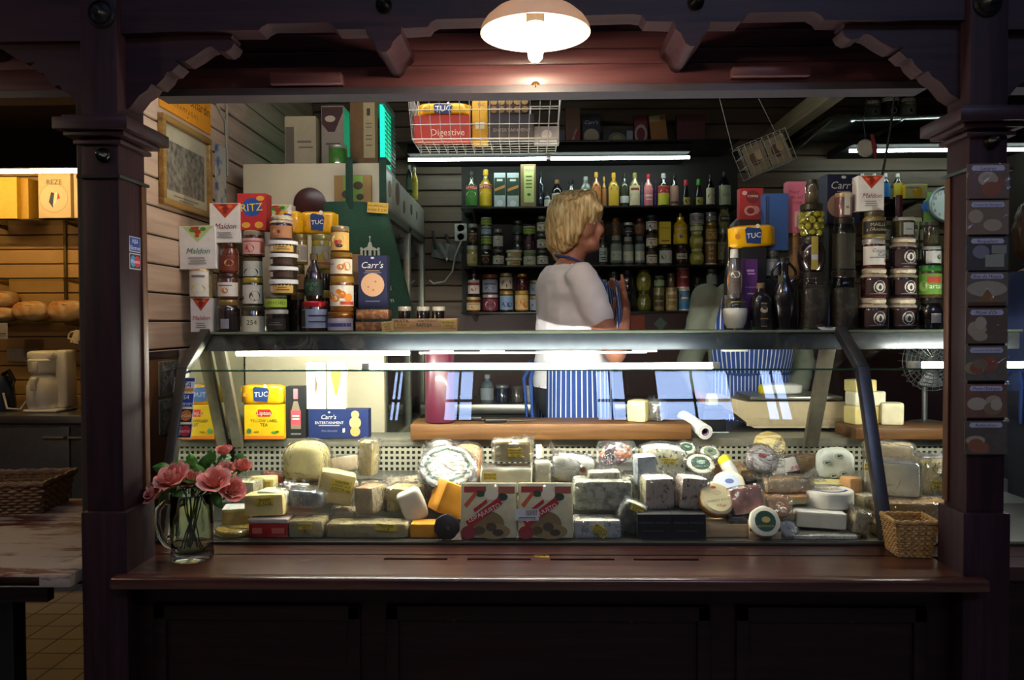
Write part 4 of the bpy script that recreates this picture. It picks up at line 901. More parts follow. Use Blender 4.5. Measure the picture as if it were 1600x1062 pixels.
foil = mat('#8d9491', .35, .5, var=.2, sc=25)
m = MB().sheet(lambda u, v: ((u-.5)*.17, -.012-.035*sin(pi*u)*(.5+.5*v)+.004*sin(20*u+9*v), (v-.5)*.085), 14, 8, foil); m.box((-.085, -.008, -.042), (.085, 0, .042), foil); m.build('pouch_body', t)
for a, b in ((-.07, -.3), (.02, -.5)): MB().rbox((-.008, -.026, -.02), (.008, -.018, .085), BLACK, .003, M=Matrix.Translation((a, 0, .02)) @ Matrix.Rotation(b, 4, 'Y')).build('handle', t)
MB().tube([(.01, -.055, .03), (.01, -.055, -.03)], .0035, STEEL, 6).lathe([(0, -.018), (.009, -.008), (.009, .006), (0, .014)], STEEL, 12, c=(.01, -.056, -.042), sy=.4).build('spoon', t)
# high shelf of cracker cartons
zH = Z(228, 4.15)
shelf('high shelf of cracker cartons above the long tube lamp', 630, 1140, zH, 4.02, br=False)
hs = [CB('brown digestive biscuit carton with tilted red band, first on the high shelf', 884, 907, 171, '#6a4a34', [('p', [(-.9, .1), (.9, .5), (.9, .1), (-.9, 0)], '#7a1c20'), ('t', 'Digestive', .1, .3, .12, '#c9b8a8', 1.9, .2, 1.2)]),
      CB('navy cracker carton with pale round cracker on the high shelf', 910, 938, 183, '#1a2034', [('t', "Carr's", 0, .8, .16, '#a8a89c', 1.5, .2), ('e', 0, .36, .24, .24, '#9a8c74')]),
      CB('red tube carton with white ring on the high shelf', 990, 1011, 181, '#5c161c', [('e', 0, .4, .2, .3, '#a08a88'), ('e', 0, .4, .13, .2, '#5c161c')]),
      CB('amber and white wrapped pack slumping on the high shelf', 1018, 1044, 181, '#8a5a1e', [('r', -.95, .8, .3, .98, '#a8986a'), ('e', .4, .06, .5, .06, '#b8b0a8')], ry=R(-7)),
      CB('red carton with two white dots at the end of the high shelf', 1056, 1100, 180, '#4c1216', [('r', -.8, .1, .8, .14, '#6a2024'), ('e', -.4, .05, .12, .06, '#8a7a78'), ('e', .4, .05, .12, .06, '#8a7a78')]),
      CB('low red pack half behind the hanging wire basket', 832, 856, 205, '#8a2226'), CB('grey carton half behind the hanging wire basket', 858, 883, 205, '#5a5a5e')]
for e in hs: column(4.22, zH, [e], 'cartons on the high shelf')
o = carton_mesh(.16, .07, .085, '#23262c', [('e', -.1, .4, .55, .42, '#6a6a52'), ('e', -.1, .42, .3, .24, '#8a8262'), ('r', .55, .3, .95, .95, '#8e949e')]).build('carton', None, (X(964, 4.2), 4.2, zH), (0, 0, R(8))); tag(o, 'slanted black and white cheese biscuit carton on the high shelf', 'box', 'cartons on the high shelf')
# wire basket of biscuits hung behind the fascia
bx0, bx1, by0, by1, bz0, bz1 = X(646, 2.5), X(872, 2.5), 2.50, 2.72, Z(216, 2.5), 2.135
t = thing('wire_basket', 'white wire basket of biscuit packs hung up behind the lamp', 'basket', ((bx0+bx1)/2, (by0+by1)/2, bz0)); w, d, h = (bx1-bx0)/2, (by1-by0)/2, bz1-bz0
wire = mat('#96948a', .4, .3); m = MB()
def ring(k, z, r=.0018): m.tube([(-k*w, -k*d, z), (k*w, -k*d, z), (k*w, k*d, z), (-k*w, k*d, z)], r, wire, 6, closed=True)
for z, k in ((0, 1), (.045, 1.02), (.09, 1.04), (h, 1.06)): ring(k, z, .0026 if z in (0, h) else .0016)
for i in range(16):
    x = -w+2*w*i/15; m.tube([(x*1.06, -d*1.06, h), (x, -d, 0), (x, d, 0), (x*1.06, d*1.06, h)], .0015, wire, 6)
for i in range(1, 6):
    y = -d+2*d*i/6; m.tube([(-w*1.06, y, h), (-w, y, 0), (w, y, 0), (w*1.06, y, h)], .0015, wire, 6)
m.build('wire_frame', t)
m = MB()
for sx in (-1, 1):
    for sy in (-1, 1): m.tube([(sx*w*1.06, sy*d*1.06, h), (sx*w*1.06, sy*d*1.06, 2.62-bz0)], .0016, wire, 6)
m.build('hanger_wire', t)
YEL = mat('#e0a90f', .3, coat=.5, var=.05)
def tuc_mesh(w, h, d, yel=YEL):
    """soft foil pack with crimped ends"""
    m = MB(); n = 10
    def f(u, v):
        a = 2*pi*v; s = min(1, 6*u, 6*(1-u))**.5; c, q = cos(a), sin(a); e = .45
        k = lambda z: math.copysign(abs(z)**e, z)
        return ((u-.5)*w, k(c)*d/2*(.12+.88*s), h/2+k(q)*h/2*(.80+.20*s))
    m.sheet(f, 14, 20, yel)
    for x in (-w/2, w/2): m.rbox((x-.004, -.0015, h*.1), (x+.004, .0015, h*.9), yel, .001)
    mp = lambda x, z, e: (x, -d/2-.0006-e, z)
    m.deco([('e', .0, .48, .4, .34, '#e3a24a'), ('p', [(-.36, .2), (.30, .13), (.38, .72), (.3, .82), (-.3, .9), (-.4, .8)], '#16386f'), ('t', 'TUC', 0, .52, .48, '#f4f2ea', .66, .1, .06), ('e', .2, .93, .09, .09, '#f0e8d0'), ('e', -.76, .5, .12, .12, '#c8801c')], w*.96, h, mp)
    return m
def tuc(lb, a, b, top, d=.05, **k): return dict(mesh=lambda w, h: tuc_mesh(w, h, d), label=lb, a=a, b=b, top=top, name='cracker_pack', cat='cracker pack', **k)
zb = bz0+.003
G5 = 'packs in the hanging basket'
column(2.57, zb, [CB('red digestive pack lying on the hanging basket floor', 650, 738, 183, '#a02c20', [('t', 'Digestive', .2, .35, .4, '#d9b8a8', 1.2)], None, .05, 'biscuit_pack'), tuc('yellow cracker pack lying on the red digestive pack', 656, 736, 163)], G5)
column(2.60, zb, [CB('yellow cracker pack standing on end in the hanging basket', 740, 764, 152, '#c9970f', [('r', -.6, .3, .6, .44, '#d8d0b0'), ('t', 'TUC', .2, .8, .12, '#1c3a6a', 1)], None, .05, 'cracker_pack', 'cracker pack')], G5)
column(2.57, zb, [CB('dark assorted biscuit box lying low in the hanging basket', 767, 836, 182, '#2a2626', [('t', 'ENTERTAINMENT', 0, .4, .2, '#8a8478', 1.7)], None, .06, 'biscuit_box'), CB('dark tray of round gold biscuits on the assorted biscuit box', 767, 828, 156, '#2a1c12', [('e', -.8+.4*i, v, .2, .2, '#8a6a34') for i in range(5) for v in (.28, .74)], None, .06, 'biscuit_tray')], G5)
o = carton_mesh(.08, .06, .05, '#8a8482', [('e', 0, .5, .34, .3, '#b9b2aa')]).build('plastic_pack', None, (X(855, 2.58), 2.60, zb)); tag(o, 'crumpled clear pack at the end of the hanging basket', 'pack', G5)
# tilted wire rack of papers
t = thing('wire_rack', 'tilted wire rack of old postcards hung under the roof batten', 'rack', (X(1196, 3.4), 3.42, Z(246, 3.4)), (0, R(-22), 0)); m = MB()
for i in range(9): x = -.105+.21*i/8; m.tube([(x, -.05, .075), (x, -.05, -.06), (x, .05, -.06), (x, .05, .075)], .0014, wire, 6)
for z in (-.06, -.015, .03, .075): m.tube([(-.105, -.05, z), (.105, -.05, z), (.105, .05, z), (-.105, .05, z)], .0016, wire, 6, closed=True)
m.build('wire_frame', t)
for i, (x, c) in enumerate(((-.05, '#7a6a4a'), (.05, '#83765a'))):
    m = MB().box((x-.045, -.044+.01*i, -.055), (x+.045, -.04+.01*i, .06), paper(c)); m.deco([('e', -.1, .5, .2, .26, '#5a3a26'), ('e', .3, .6, .14, .2, '#a08a60')], .09, .115, lambda a, z, e, x=x, i=i: (x+a, -.044+.01*i-e, z-.055)); m.build('postcard', t)
MB().tube([(-.1, .05, .075), (-.06, .0, .48)], .0014, wire, 6).tube([(.1, .05, .075), (.05, .0, .46)], .0014, wire, 6).build('hanger_wire', t)
# ornament on a hook
t = thing('straw_ornament', 'round white ornament with red ribbon hanging from the roof batten', 'ornament', (1.285, X(1346, 3.08)*0+3.08, Z(236, 3.08)))
m = MB().lathe([(.001, -.008), (.028, -.006), (.034, 0), (.028, .006), (.001, .008)], mat('#b9b09c', .7), 24, M=Matrix.Rotation(pi/2, 4, 'X')); m.build('disc', t)
MB().lathe([(.001, -.01), (.012, -.009), (.012, -.006)], mat('#7a6a58', .7), 16, M=Matrix.Rotation(pi/2, 4, 'X')).build('motif', t)
MB().tube([(.02, -.01, .05), (.03, -.012, .0), (.034, -.012, -.04)], [.006, .009, .004], mat('#7a1c1c', .7), 6).build('ribbon', t)
MB().tube([(0, 0, .034), (-.008, 0, .1), (0.006, 0, .2), (0, 0, 2.345-Z(236, 3.08))], .0016, BLACK, 6).build('hook_wire', t)
q = [P(a, b, 2.86) for a, b in ((1412, 120), (1404, 190), (1392, 260), (1380, 318), (1376, 345))]
tag(MB().tube([(v.x, 2.92, v.z) for v in [Vector((q[0].x+.01, 0, 2.62))]+q+[Vector((q[-1].x, 0, 1.372))]], .0045, BLACK, 8).build('hanging_cord'), 'black cord hanging from the roof down behind the stacked jars', 'cord')
# high glass shelf with pale jars under the roof
zG = Z(192, 3.95)
shelf('high glass shelf under the roof beside the pale batten', 1255, 1480, zG, 3.86, 4.412, mat('#4a5a54', .1, .2))
for i, (a, b, tp) in enumerate(((1350, 1373, 158), (1376, 1402, 154), (1404, 1428, 154))): column(3.98, zG, [J(('pale jar on the high glass shelf beside the batten', 'brown jar with round white label on the high glass shelf', 'pale jar on the high glass shelf above the black cord')[i], a, b, tp, 'c' if i != 1 else 's', ('#8a9a80', '#4a3424', '#94a48a')[i], '#c9cdb8', lab('#a8b49c' if i != 1 else '#4a3424', items=[('e', 0, .5, .3, .3, '#d8dcd0'), ('e', 0, .5, .12, .16, '#3a3c38')]))])
for i, (a, b, c) in enumerate(((1302, 1312, '#d8c23a'), (1314, 1326, '#c9a81c'), (1328, 1340, '#3a9a6a'))): column(3.90, zG, [CB(('small lemon yellow tin', 'small mustard yellow tin', 'small green tin')[i]+' on the high glass shelf edge', a, b, 180, c, [('e', 0, .5, .2, .2, '#d8d4b0')], None, .03, 'tin', 'tin')])
# ================================================================ STOCK ON TOP OF THE CASE
ZT = 1.3702
WHT = '#d6d2cc'
def maldon(lb, a, b, top, tri, tc='#1f7a4a', d=.05, sub='#8a8a86', **k):
    its = [('p', [(-.8, .985), (.92, .985), (0.02, .62)], tri[0]), ('e', -.25, .9, .07, .05, tri[1]), ('e', .05, .86, .08, .06, tri[2]), ('e', .35, .92, .07, .045, tri[1]), ('e', .02, .77, .05, .04, tri[2]), ('e', -.1, .95, .1, .03, tri[2]), ('t', 'Maldon', .05, .42, .13, tc, 1.7, .3)]+bars(sub, .12, .3, 3, .5)
    return CB(lb, a, b, top, WHT, its, None, d, 'salt_carton', 'box', **k)
SAL = ('#a8c07a', '#4a7a2a', '#a83a20'); SMK = ('#b23a22', '#d8602c', '#7a1c14')
APRICOT = lambda c='#d8d2c6': lab(c, .12, .66, 80, [('e', 0, .4, .24, .2, '#d07a2c'), ('r', -.5, .74, .5, .82, '#7a3a2a'), ('e', -.75, .6, .14, .2, '#5a7a3a')])
G6 = 'jars and packs stacked on the case by the side wall'
cols = [
 (2.73, [maldon('small white and red salt carton standing on the case', 303, 336, 466, SMK, '#a03a3a', .06), J('jar of pale spice with lemon label under a big salt carton', 297, 333, 421, 's', '#8a7a54', '#a8926a', lab('#d5d0c2', .06, .92, 55, [('e', 0, .3, .28, .18, '#b8b03a'), ('r', -.6, .75, .6, .85, '#6a6a6a')])), maldon('big white salt carton with green salad triangle by the side wall', 286, 344, 354, SAL, ry=R(-1))]),
 (2.74, [J('dark chutney jar with paper strip, standing on the case', 338, 376, 468, 'r', '#1d1110', '#8a7240', lab('#8a8a90', .1, .4, 20)), J('peach jam jar with white label atop the dark chutney', 341, 374, 428, 's', '#4a2214', '#3a2a24', APRICOT()), J('red brown relish jar with gold ring label under a smoked salt carton', 345, 374, 380, 'r', '#5c2214', '#4c2a1c', lab('#6a2a18', .1, .6, 80, [('e', .2, .5, .3, .22, '#b8863c'), ('e', .2, .5, .18, .13, '#5a2014')])), maldon('white smoked salt carton with red triangle and yellow edge', 333, 382, 319, SMK, '#6a2430')]),
 (2.75, [J('caper jar with cream label and paper tab, standing on the case', 378, 414, 478, 's', '#2c2c18', '#5a5644', lab('#cfcbb0', .0, .6, 85, [('t', '254', .1, .6, .3, '#26301c', 1.2)])), J('olive jar with white label and leaf picture over the capers', 380, 412, 434, 's', '#26301c', '#a8923c', lab('#cdc9ba', .08, .74, 85, [('e', .4, .4, .3, .26, '#3a4a26'), ('e', -.5, .3, .1, .1, '#8a2a2a')])), J('dark jar with green tree label under the red tomato jar', 381, 411, 402, 's', '#181a14', '#6a5a34', lab('#b9bcae', .06, .8, 85, [('e', 0, .25, .5, .3, '#1c3a22')])), J('jar with pink and red tomato label under the red cracker carton', 381, 415, 361, 's', '#3c1614', '#a89c80', lab('#d2a89a', .1, .7, 80, [('e', -.1, .36, .3, .26, '#b02a30'), ('r', -.7, .76, .7, .84, '#a8484a'), ('r', .6, .1, .9, .8, '#b0523a')])),
   CB('red cracker carton with blue oval and yellow letters', 377, 423, 304, '#a02a24', [('e', 0, .62, .27, .25, '#1d4a9a'), ('t', 'RITZ', 0, .62, .27, '#e8c92a', 1.5, 0, .06), ('e', -.4, .14, .12, .08, '#d9a03a'), ('e', .5, .14, .12, .09, '#d9a03a'), ('e', .6, .86, .11, .07, '#d9a03a')], '#b42a2a', .06, 'cracker_carton')]),
 (2.72, [J('black jam jar with white lid, standing on the case under a lime jar', 416, 451, 484, 's', '#14100f', '#d5d3cb', lab('#1f1a18', .1, .6, 60, [('r', -.6, .4, .6, .46, '#8a8478'), ('r', -.4, .6, .4, .64, '#8a8478')])), J('low jar with lime chilli label under four deli tubs', 414, 449, 461, 's', '#2a2c18', '#7a7a6a', LIME),
   T('clear tub with white lid, lowest of four above the lime jar', 421, 467, 437), T('clear tub with dark filling, second up of four', 421, 467, 417, lab='#2c1c14'), T('clear tub with dark filling, third up of four', 422, 467, 397, lab='#33211a'), T('clear tub with yellow label, topmost of four', 421, 467, 377), J('berry jam jar with white cloth cover and tan band atop the tubs', 424, 459, 337, 'c', '#2a1216', '', ('#a06a44', .1, .58, 85, [('e', 0, .5, .4, .28, '#b9805a'), ('e', .1, .5, .12, .14, '#5a1c1c')]))]),
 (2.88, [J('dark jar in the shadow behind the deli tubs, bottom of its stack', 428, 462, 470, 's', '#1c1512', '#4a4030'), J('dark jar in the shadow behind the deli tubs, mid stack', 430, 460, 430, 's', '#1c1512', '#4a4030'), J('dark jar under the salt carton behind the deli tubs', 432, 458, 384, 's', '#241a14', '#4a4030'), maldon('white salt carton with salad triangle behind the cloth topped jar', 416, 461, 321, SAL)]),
 (2.83, [J('dark jar behind the maple bottle, at the foot of its stack', 456, 476, 457, 's', '#1d1410', '#8a7440'), J('jam jar with orange label behind the maple bottle', 457, 477, 414, 's', '#4a3014', '#8a7440', APRICOT('#a87a4a')), J('pale orange fruit jar with striped label under a cracker pack', 458, 482, 367, 's', '#6a5a2a', '#7a6a44', lab('#b9ae94', .1, .66, 80, [('e', -.3, .5, .3, .24, '#c8862c'), ('r', .3, .1, .9, .9, '#8f8f8c')])), tuc('yellow cracker pack half behind another, on the orange fruit jar', 437, 474, 330, .05, rz=R(-3))]),
 (2.74, [J('cranberry jam jar with bright red lid and blue label', 472, 513, 471, 's', '#1f0c0e', '#a8202a', lab('#7f8aa4', .12, .74, 85, [('r', -.95, .05, -.3, .95, '#2a3a2a'), ('e', -.6, .5, .2, .24, '#b0202c'), ('r', -.1, .6, .9, .7, '#1c2438'), ('r', -.1, .3, .9, .36, '#1c2438')])),
   B('dark maple syrup bottle with green leaf emblem atop the cranberry jar', 476, 507, 396, 'flask', '#1c0f0a', '#5a4a34', lab('#14241c', .12, .46, 70, [('e', 0, .5, .42, .4, '#1c3a2a'), ('t', 'MAPLE', 0, .7, .18, '#4a7a5a', 1.1), ('e', 0, .42, .12, .16, '#3a5a3a')]))]),
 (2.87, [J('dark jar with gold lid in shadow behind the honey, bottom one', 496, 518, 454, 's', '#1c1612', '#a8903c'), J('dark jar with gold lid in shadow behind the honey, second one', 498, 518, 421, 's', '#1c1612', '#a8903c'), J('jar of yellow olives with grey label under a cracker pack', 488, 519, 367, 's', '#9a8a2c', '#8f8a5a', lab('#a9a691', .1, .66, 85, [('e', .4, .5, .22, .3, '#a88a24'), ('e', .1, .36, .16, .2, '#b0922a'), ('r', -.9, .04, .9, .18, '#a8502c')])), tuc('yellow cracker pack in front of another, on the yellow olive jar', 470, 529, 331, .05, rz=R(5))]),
 (2.73, [J('wide honey jar with lilac label, standing on the case', 512, 553, 487, 's', '#6a3c14', '#8a5a24', lab('#9a96a0', .06, .66, 85, [('r', -.8, .3, .8, .6, '#3c3f7a'), ('e', -.85, .5, .1, .2, '#c8a02c')])), J('big cloudberry jar with orange berries label', 516, 554, 432, 's', '#6e3f12', '#a07a30', lab('#d0c8b4', .16, .74, 85, [('e', -.5, .5, .17, .17, '#d2771c'), ('e', -.2, .36, .2, .18, '#d67f20'), ('e', .2, .55, .19, .18, '#cc701a'), ('e', .55, .4, .2, .2, '#d57c1e'), ('e', 0, .7, .14, .12, '#c97218'), ('r', .1, .06, .9, .22, '#b8402a')])), J('honey jar with white and orange fruit label, third up', 517, 552, 395, 's', '#5c3412', '#8f6a24', lab('#cfc4ac', .1, .72, 85, [('e', .5, .5, .3, .3, '#c9762a'), ('e', .1, .44, .24, .2, '#c06a24'), ('r', -.9, .6, -.3, .7, '#888')])), J('honey jar with golden label and red flower atop its stack', 518, 547, 354, 's', '#6a3a14', '#8a7a5c', lab('#d0a85a', .08, .76, 85, [('e', 0, .6, .36, .3, '#dcc48a'), ('e', -.1, .42, .14, .14, '#b0342c'), ('e', .15, .46, .12, .12, '#b85a3a'), ('e', .1, .24, .2, .1, '#3a2014')]))]),
 (2.88, [J('dark jar half behind the navy cracker carton', 546, 566, 445, 's', '#14110f', '#2a2622'), CB('brown paper pack on a dark jar behind the navy cracker carton', 549, 566, 398, '#8a6a48', (), None, .05, 'paper_pack', 'pack')]),
]
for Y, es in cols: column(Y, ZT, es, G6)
def clear_box(t, w, h):
    m = MB().rbox((-w/2+.002, -.043, .002), (w/2-.002, .043, h-.006), spotted('crackers', '#8a5a3c', '#b98a62', 70., .55), .004); m.build('crackers', t)
    MB().rbox((-w/2, -.046, 0), (w/2, .046, h-.004), thin_glass('box_film', (.95, .93, .9), .06, .05, .003, 40), .004).build('box_shell', t); MB().rbox((-w/2-.002, -.048, h-.005), (w/2+.002, .048, h), thin_glass('box_film', (.95, .93, .9), .06, .05, .003, 40), .002).build('box_lid', t)
column(2.75, ZT, [dict(f=clear_box, label='lower clear plastic box of brown crackers', a=558, b=613, top=500, name='cracker_box', cat='box', rz=0), dict(f=clear_box, label='upper clear plastic box of brown crackers under the navy carton', a=559, b=612, top=481, name='cracker_box', cat='box', rz=0),
  CB('navy cracker carton with large round cracker, on the clear boxes', 562, 608, 400, '#181c34', [('t', "Carr's", 0, .82, .13, '#d8d6d2', 1.5, .25), ('e', 0, .955, .035, .02, '#c9c9c9'), ('r', -.5, .70, .5, .715, '#b08a5a'), ('r', -.6, .665, .6, .675, '#8a8a9a'), ('e', 0, .44, .225, .225, '#c89a74'), ('e', .2, .5, .02, .02, '#a06a44'), ('e', -.3, .4, .02, .02, '#a06a44'), ('e', .05, .34, .02, .02, '#a06a44'), ('r', -.5, .12, .5, .135, '#7a7a8a')], '#1c2040', .05, 'cracker_carton')], G6)
p, q = P(597, 502, 2.69), P(615, 518, 2.69)
o = carton_mesh(q.x-p.x, .0015, p.z-ZT, '#b99a5a', [('t', 'KAURA-', 0, .74, .18, '#201808', 1.7), ('t', 'KEKSI', 0, .48, .18, '#201808', 1.6), ('t', '4,50', 0, .22, .22, '#201808', 1.4)]).build('price_tag', None, ((p.x+q.x)/2, 2.692, ZT), (R(-6), R(-8), 0)); tag(o, 'little tan price tag leaning on the clear cracker boxes', 'price tag')
# wooden tray and its three jars
x0, x1 = X(614, 2.72), X(715, 2.72); w = (x1-x0)/2; hT = Z(497, 2.72)-ZT
t = thing('wooden_tray', 'pale wooden tray with handwritten tags holding small black jars', 'tray', ((x0+x1)/2, 2.74, ZT)); pw = wood('pale_pine', '#8a6a4c', '#a8845f', '#b8946c', .6, 0)
m = MB(); m.box((-w, -.045, 0), (w, .045, .006), pw)
for a, b in (((-w, -.045, .006), (w, -.038, hT)), ((-w, .038, .006), (w, .045, hT)), ((-w, -.038, .006), (-w+.007, .038, hT)), ((w-.007, -.038, .006), (w, .038, hT))): m.rbox(a, b, pw, .001)
m.build('tray_body', t)
m = MB(); mp = lambda x, z, e: (x, -.0455-e, z)
m.deco([('t', 'MULTA-', -.68, .8, .24, '#241a10', .5), ('r', -.9, .35, -.45, .68, '#b8924a'), ('t', 'PURJO', -.68, .5, .2, '#241a10', .4), ('t', 'PURE COGNAC', .1, .82, .2, '#1c140c', .6), ('t', 'RAPUJA', .0, .5, .26, '#120c08', .5), ('r', .52, .26, .96, .9, '#b39a4e'), ('t', 'Kirsikoita', .74, .7, .17, '#241a10', .4), ('t', '1,50/kpl', .74, .42, .19, '#241a10', .38)], 2*w, hT, mp); m.build('tray_tags', t)
for i, (a, b) in enumerate(((622, 643), (651, 672), (675, 696))):
    e = J('small black jar with silver lid in the wooden tray, '+('beside the cracker boxes', 'between the other two', 'nearest the tray end')[i].replace('nearest', 'at'), a, b, 479, 's', '#15100e', '#b9b09a', None); e['label'] = e['label'].replace('at the tray end', 'at the far tray end'); column(2.742, ZT+.006, [e], 'small black jars in the wooden tray')

# ---- the group over the open end: bottles, flasks, jars
G7 = 'jars and bottles stacked on the case by the wooden post'
EMB = lambda c='#d8d2c2': ('#2a1214', .1, .6, 60, [('e', .1, .5, .42, .42, c), ('e', .1, .5, .34, .34, '#3a3230'), ('e', .1, .5, .26, .26, c), ('e', .1, .46, .1, .14, '#3a3230'), ('r', -.6, .02, .8, .08, '#7a6a64')])
def olives(t, w, h):
    r = w/2; rnd = random.Random(4); m = MB(); ol = gloss('#8f8420', .2)
    for j in range(4):
        for k in range(7):
            a = 2*pi*(k+.5*(j % 2))/7; rr = r*(.66 if j not in (0,) else .55); z = h*(.13+.18*j)
            m.lathe([(0, -.0105), (.0075, -.008), (.0105, 0), (.0075, .008), (0, .0105)], ol, 10, M=Matrix.Translation((rr*cos(a), rr*sin(a), z)) @ Euler((rnd.random()*3, rnd.random()*3, 0)).to_matrix().to_4x4() @ Matrix.Diagonal((1.05, 1.05, 1.25, 1)))
    m.lathe([(.5*r, .05*h), (.55*r, .75*h)], gloss('#5e5a18'), 14); o = m.build('olives', t); o['kind'] = 'stuff'
    MB().lathe([(0, 0), (.72*r, 0), (.84*r, .05*h), (r, .3*h), (r, .55*h), (.86*r, .74*h), (.72*r, .82*h)], JARGLASS, 28).build('jar_body', t)
    MB().lathe([(.74*r, .8*h), (.78*r, .82*h), (.78*r, .97*h), (.7*r, h), (.001, h)], lidmat('#2c2a20'), 24).build('lid', t)
def big_jar(col):
    def f(t, w, h):
        r = w/2
        MB().lathe([(0, .004), (.93*r, .006), (.93*r, .70*h), (.001, .72*h)], spotted('dried_'+col.strip('#'), col, '#3c3226', 55., .56), 24).build('filling', t)
        MB().lathe([(0, 0), (.94*r, 0), (r, .03*h), (r, .72*h), (.9*r, .84*h), (.8*r, .88*h), (.8*r, .93*h)], JARGLASS, 32).build('jar_body', t)
        MB().lathe([(.83*r, .90*h), (.84*r, .985*h), (.78*r, h), (.001, h)], lidmat('#2a2622'), 28).build('lid', t)
    return f
def flask(t, w, h):
    r = w/2; g = gloss('#0b0a0a', .1); m = MB().lathe([(0, 0), (.62*r, 0), (.66*r, .02*h), (.62*r, .06*h), (.9*r, .3*h), (.98*r, .42*h), (.85*r, .56*h), (.5*r, .68*h), (.34*r, .76*h), (.3*r, .9*h), (.36*r, .92*h)], g, 28); m.build('flask_body', t)
    for s in (-1, 1):
        MB().tube([(s*r*(.34+.62*sin(pi*i/10)), 0, h*(.92-.30*i/10)) for i in range(11)], .0048, g, 8).build('handle', t)
    MB().lathe([(.38*r, .91*h), (.42*r, .93*h), (.42*r, .985*h), (.3*r, h), (.001, h)], BLACK, 16).build('cap', t)
    MB().tube([(-.2*r, -.3*r, .8*h), (-.3*r, -.42*r, .74*h)], .001, mat('#8a7a4a'), 5).box((-.62*r, -.5*r, .62*h), (-.2*r, -.47*r, .74*h), paper('#4a4430')).build('hang_tag', t)
def clip_jar(t, w, h):
    r = w/2; MB().lathe([(0, .004), (.6*r, .006), (.84*r, .25*h), (.94*r, .6*h), (.9*r, .68*h), (.001, .70*h)], mat('#cfc9c0', .8, var=.06), 28).build('sugar', t)
    MB().lathe([(0, 0), (.62*r, 0), (.70*r, .04*h), (.9*r, .28*h), (r, .6*h), (.92*r, .74*h), (.72*r, .84*h), (.74*r, .88*h)], JARGLASS, 32).build('jar_body', t)
    MB().lathe([(.78*r, .88*h), (.84*r, .9*h), (.84*r, .95*h), (.6*r, .985*h), (.001, h)], JARGLASS, 28).tube([(.80*r*cos(2*pi*i/24), .80*r*sin(2*pi*i/24), .885*h) for i in range(24)], .0022, mat('#8a7a4a', .3, .8), 6, closed=True).build('lid', t)
    MB().tube([(-.8*r, 0, .9*h), (-.98*r, -.1*r, .93*h), (-1.05*r, -.1*r, .7*h), (-.98*r, -.1*r, .55*h), (-.93*r, 0, .6*h)], .0016, mat('#8a7a4a', .3, .8), 6).build('wire_clip', t)
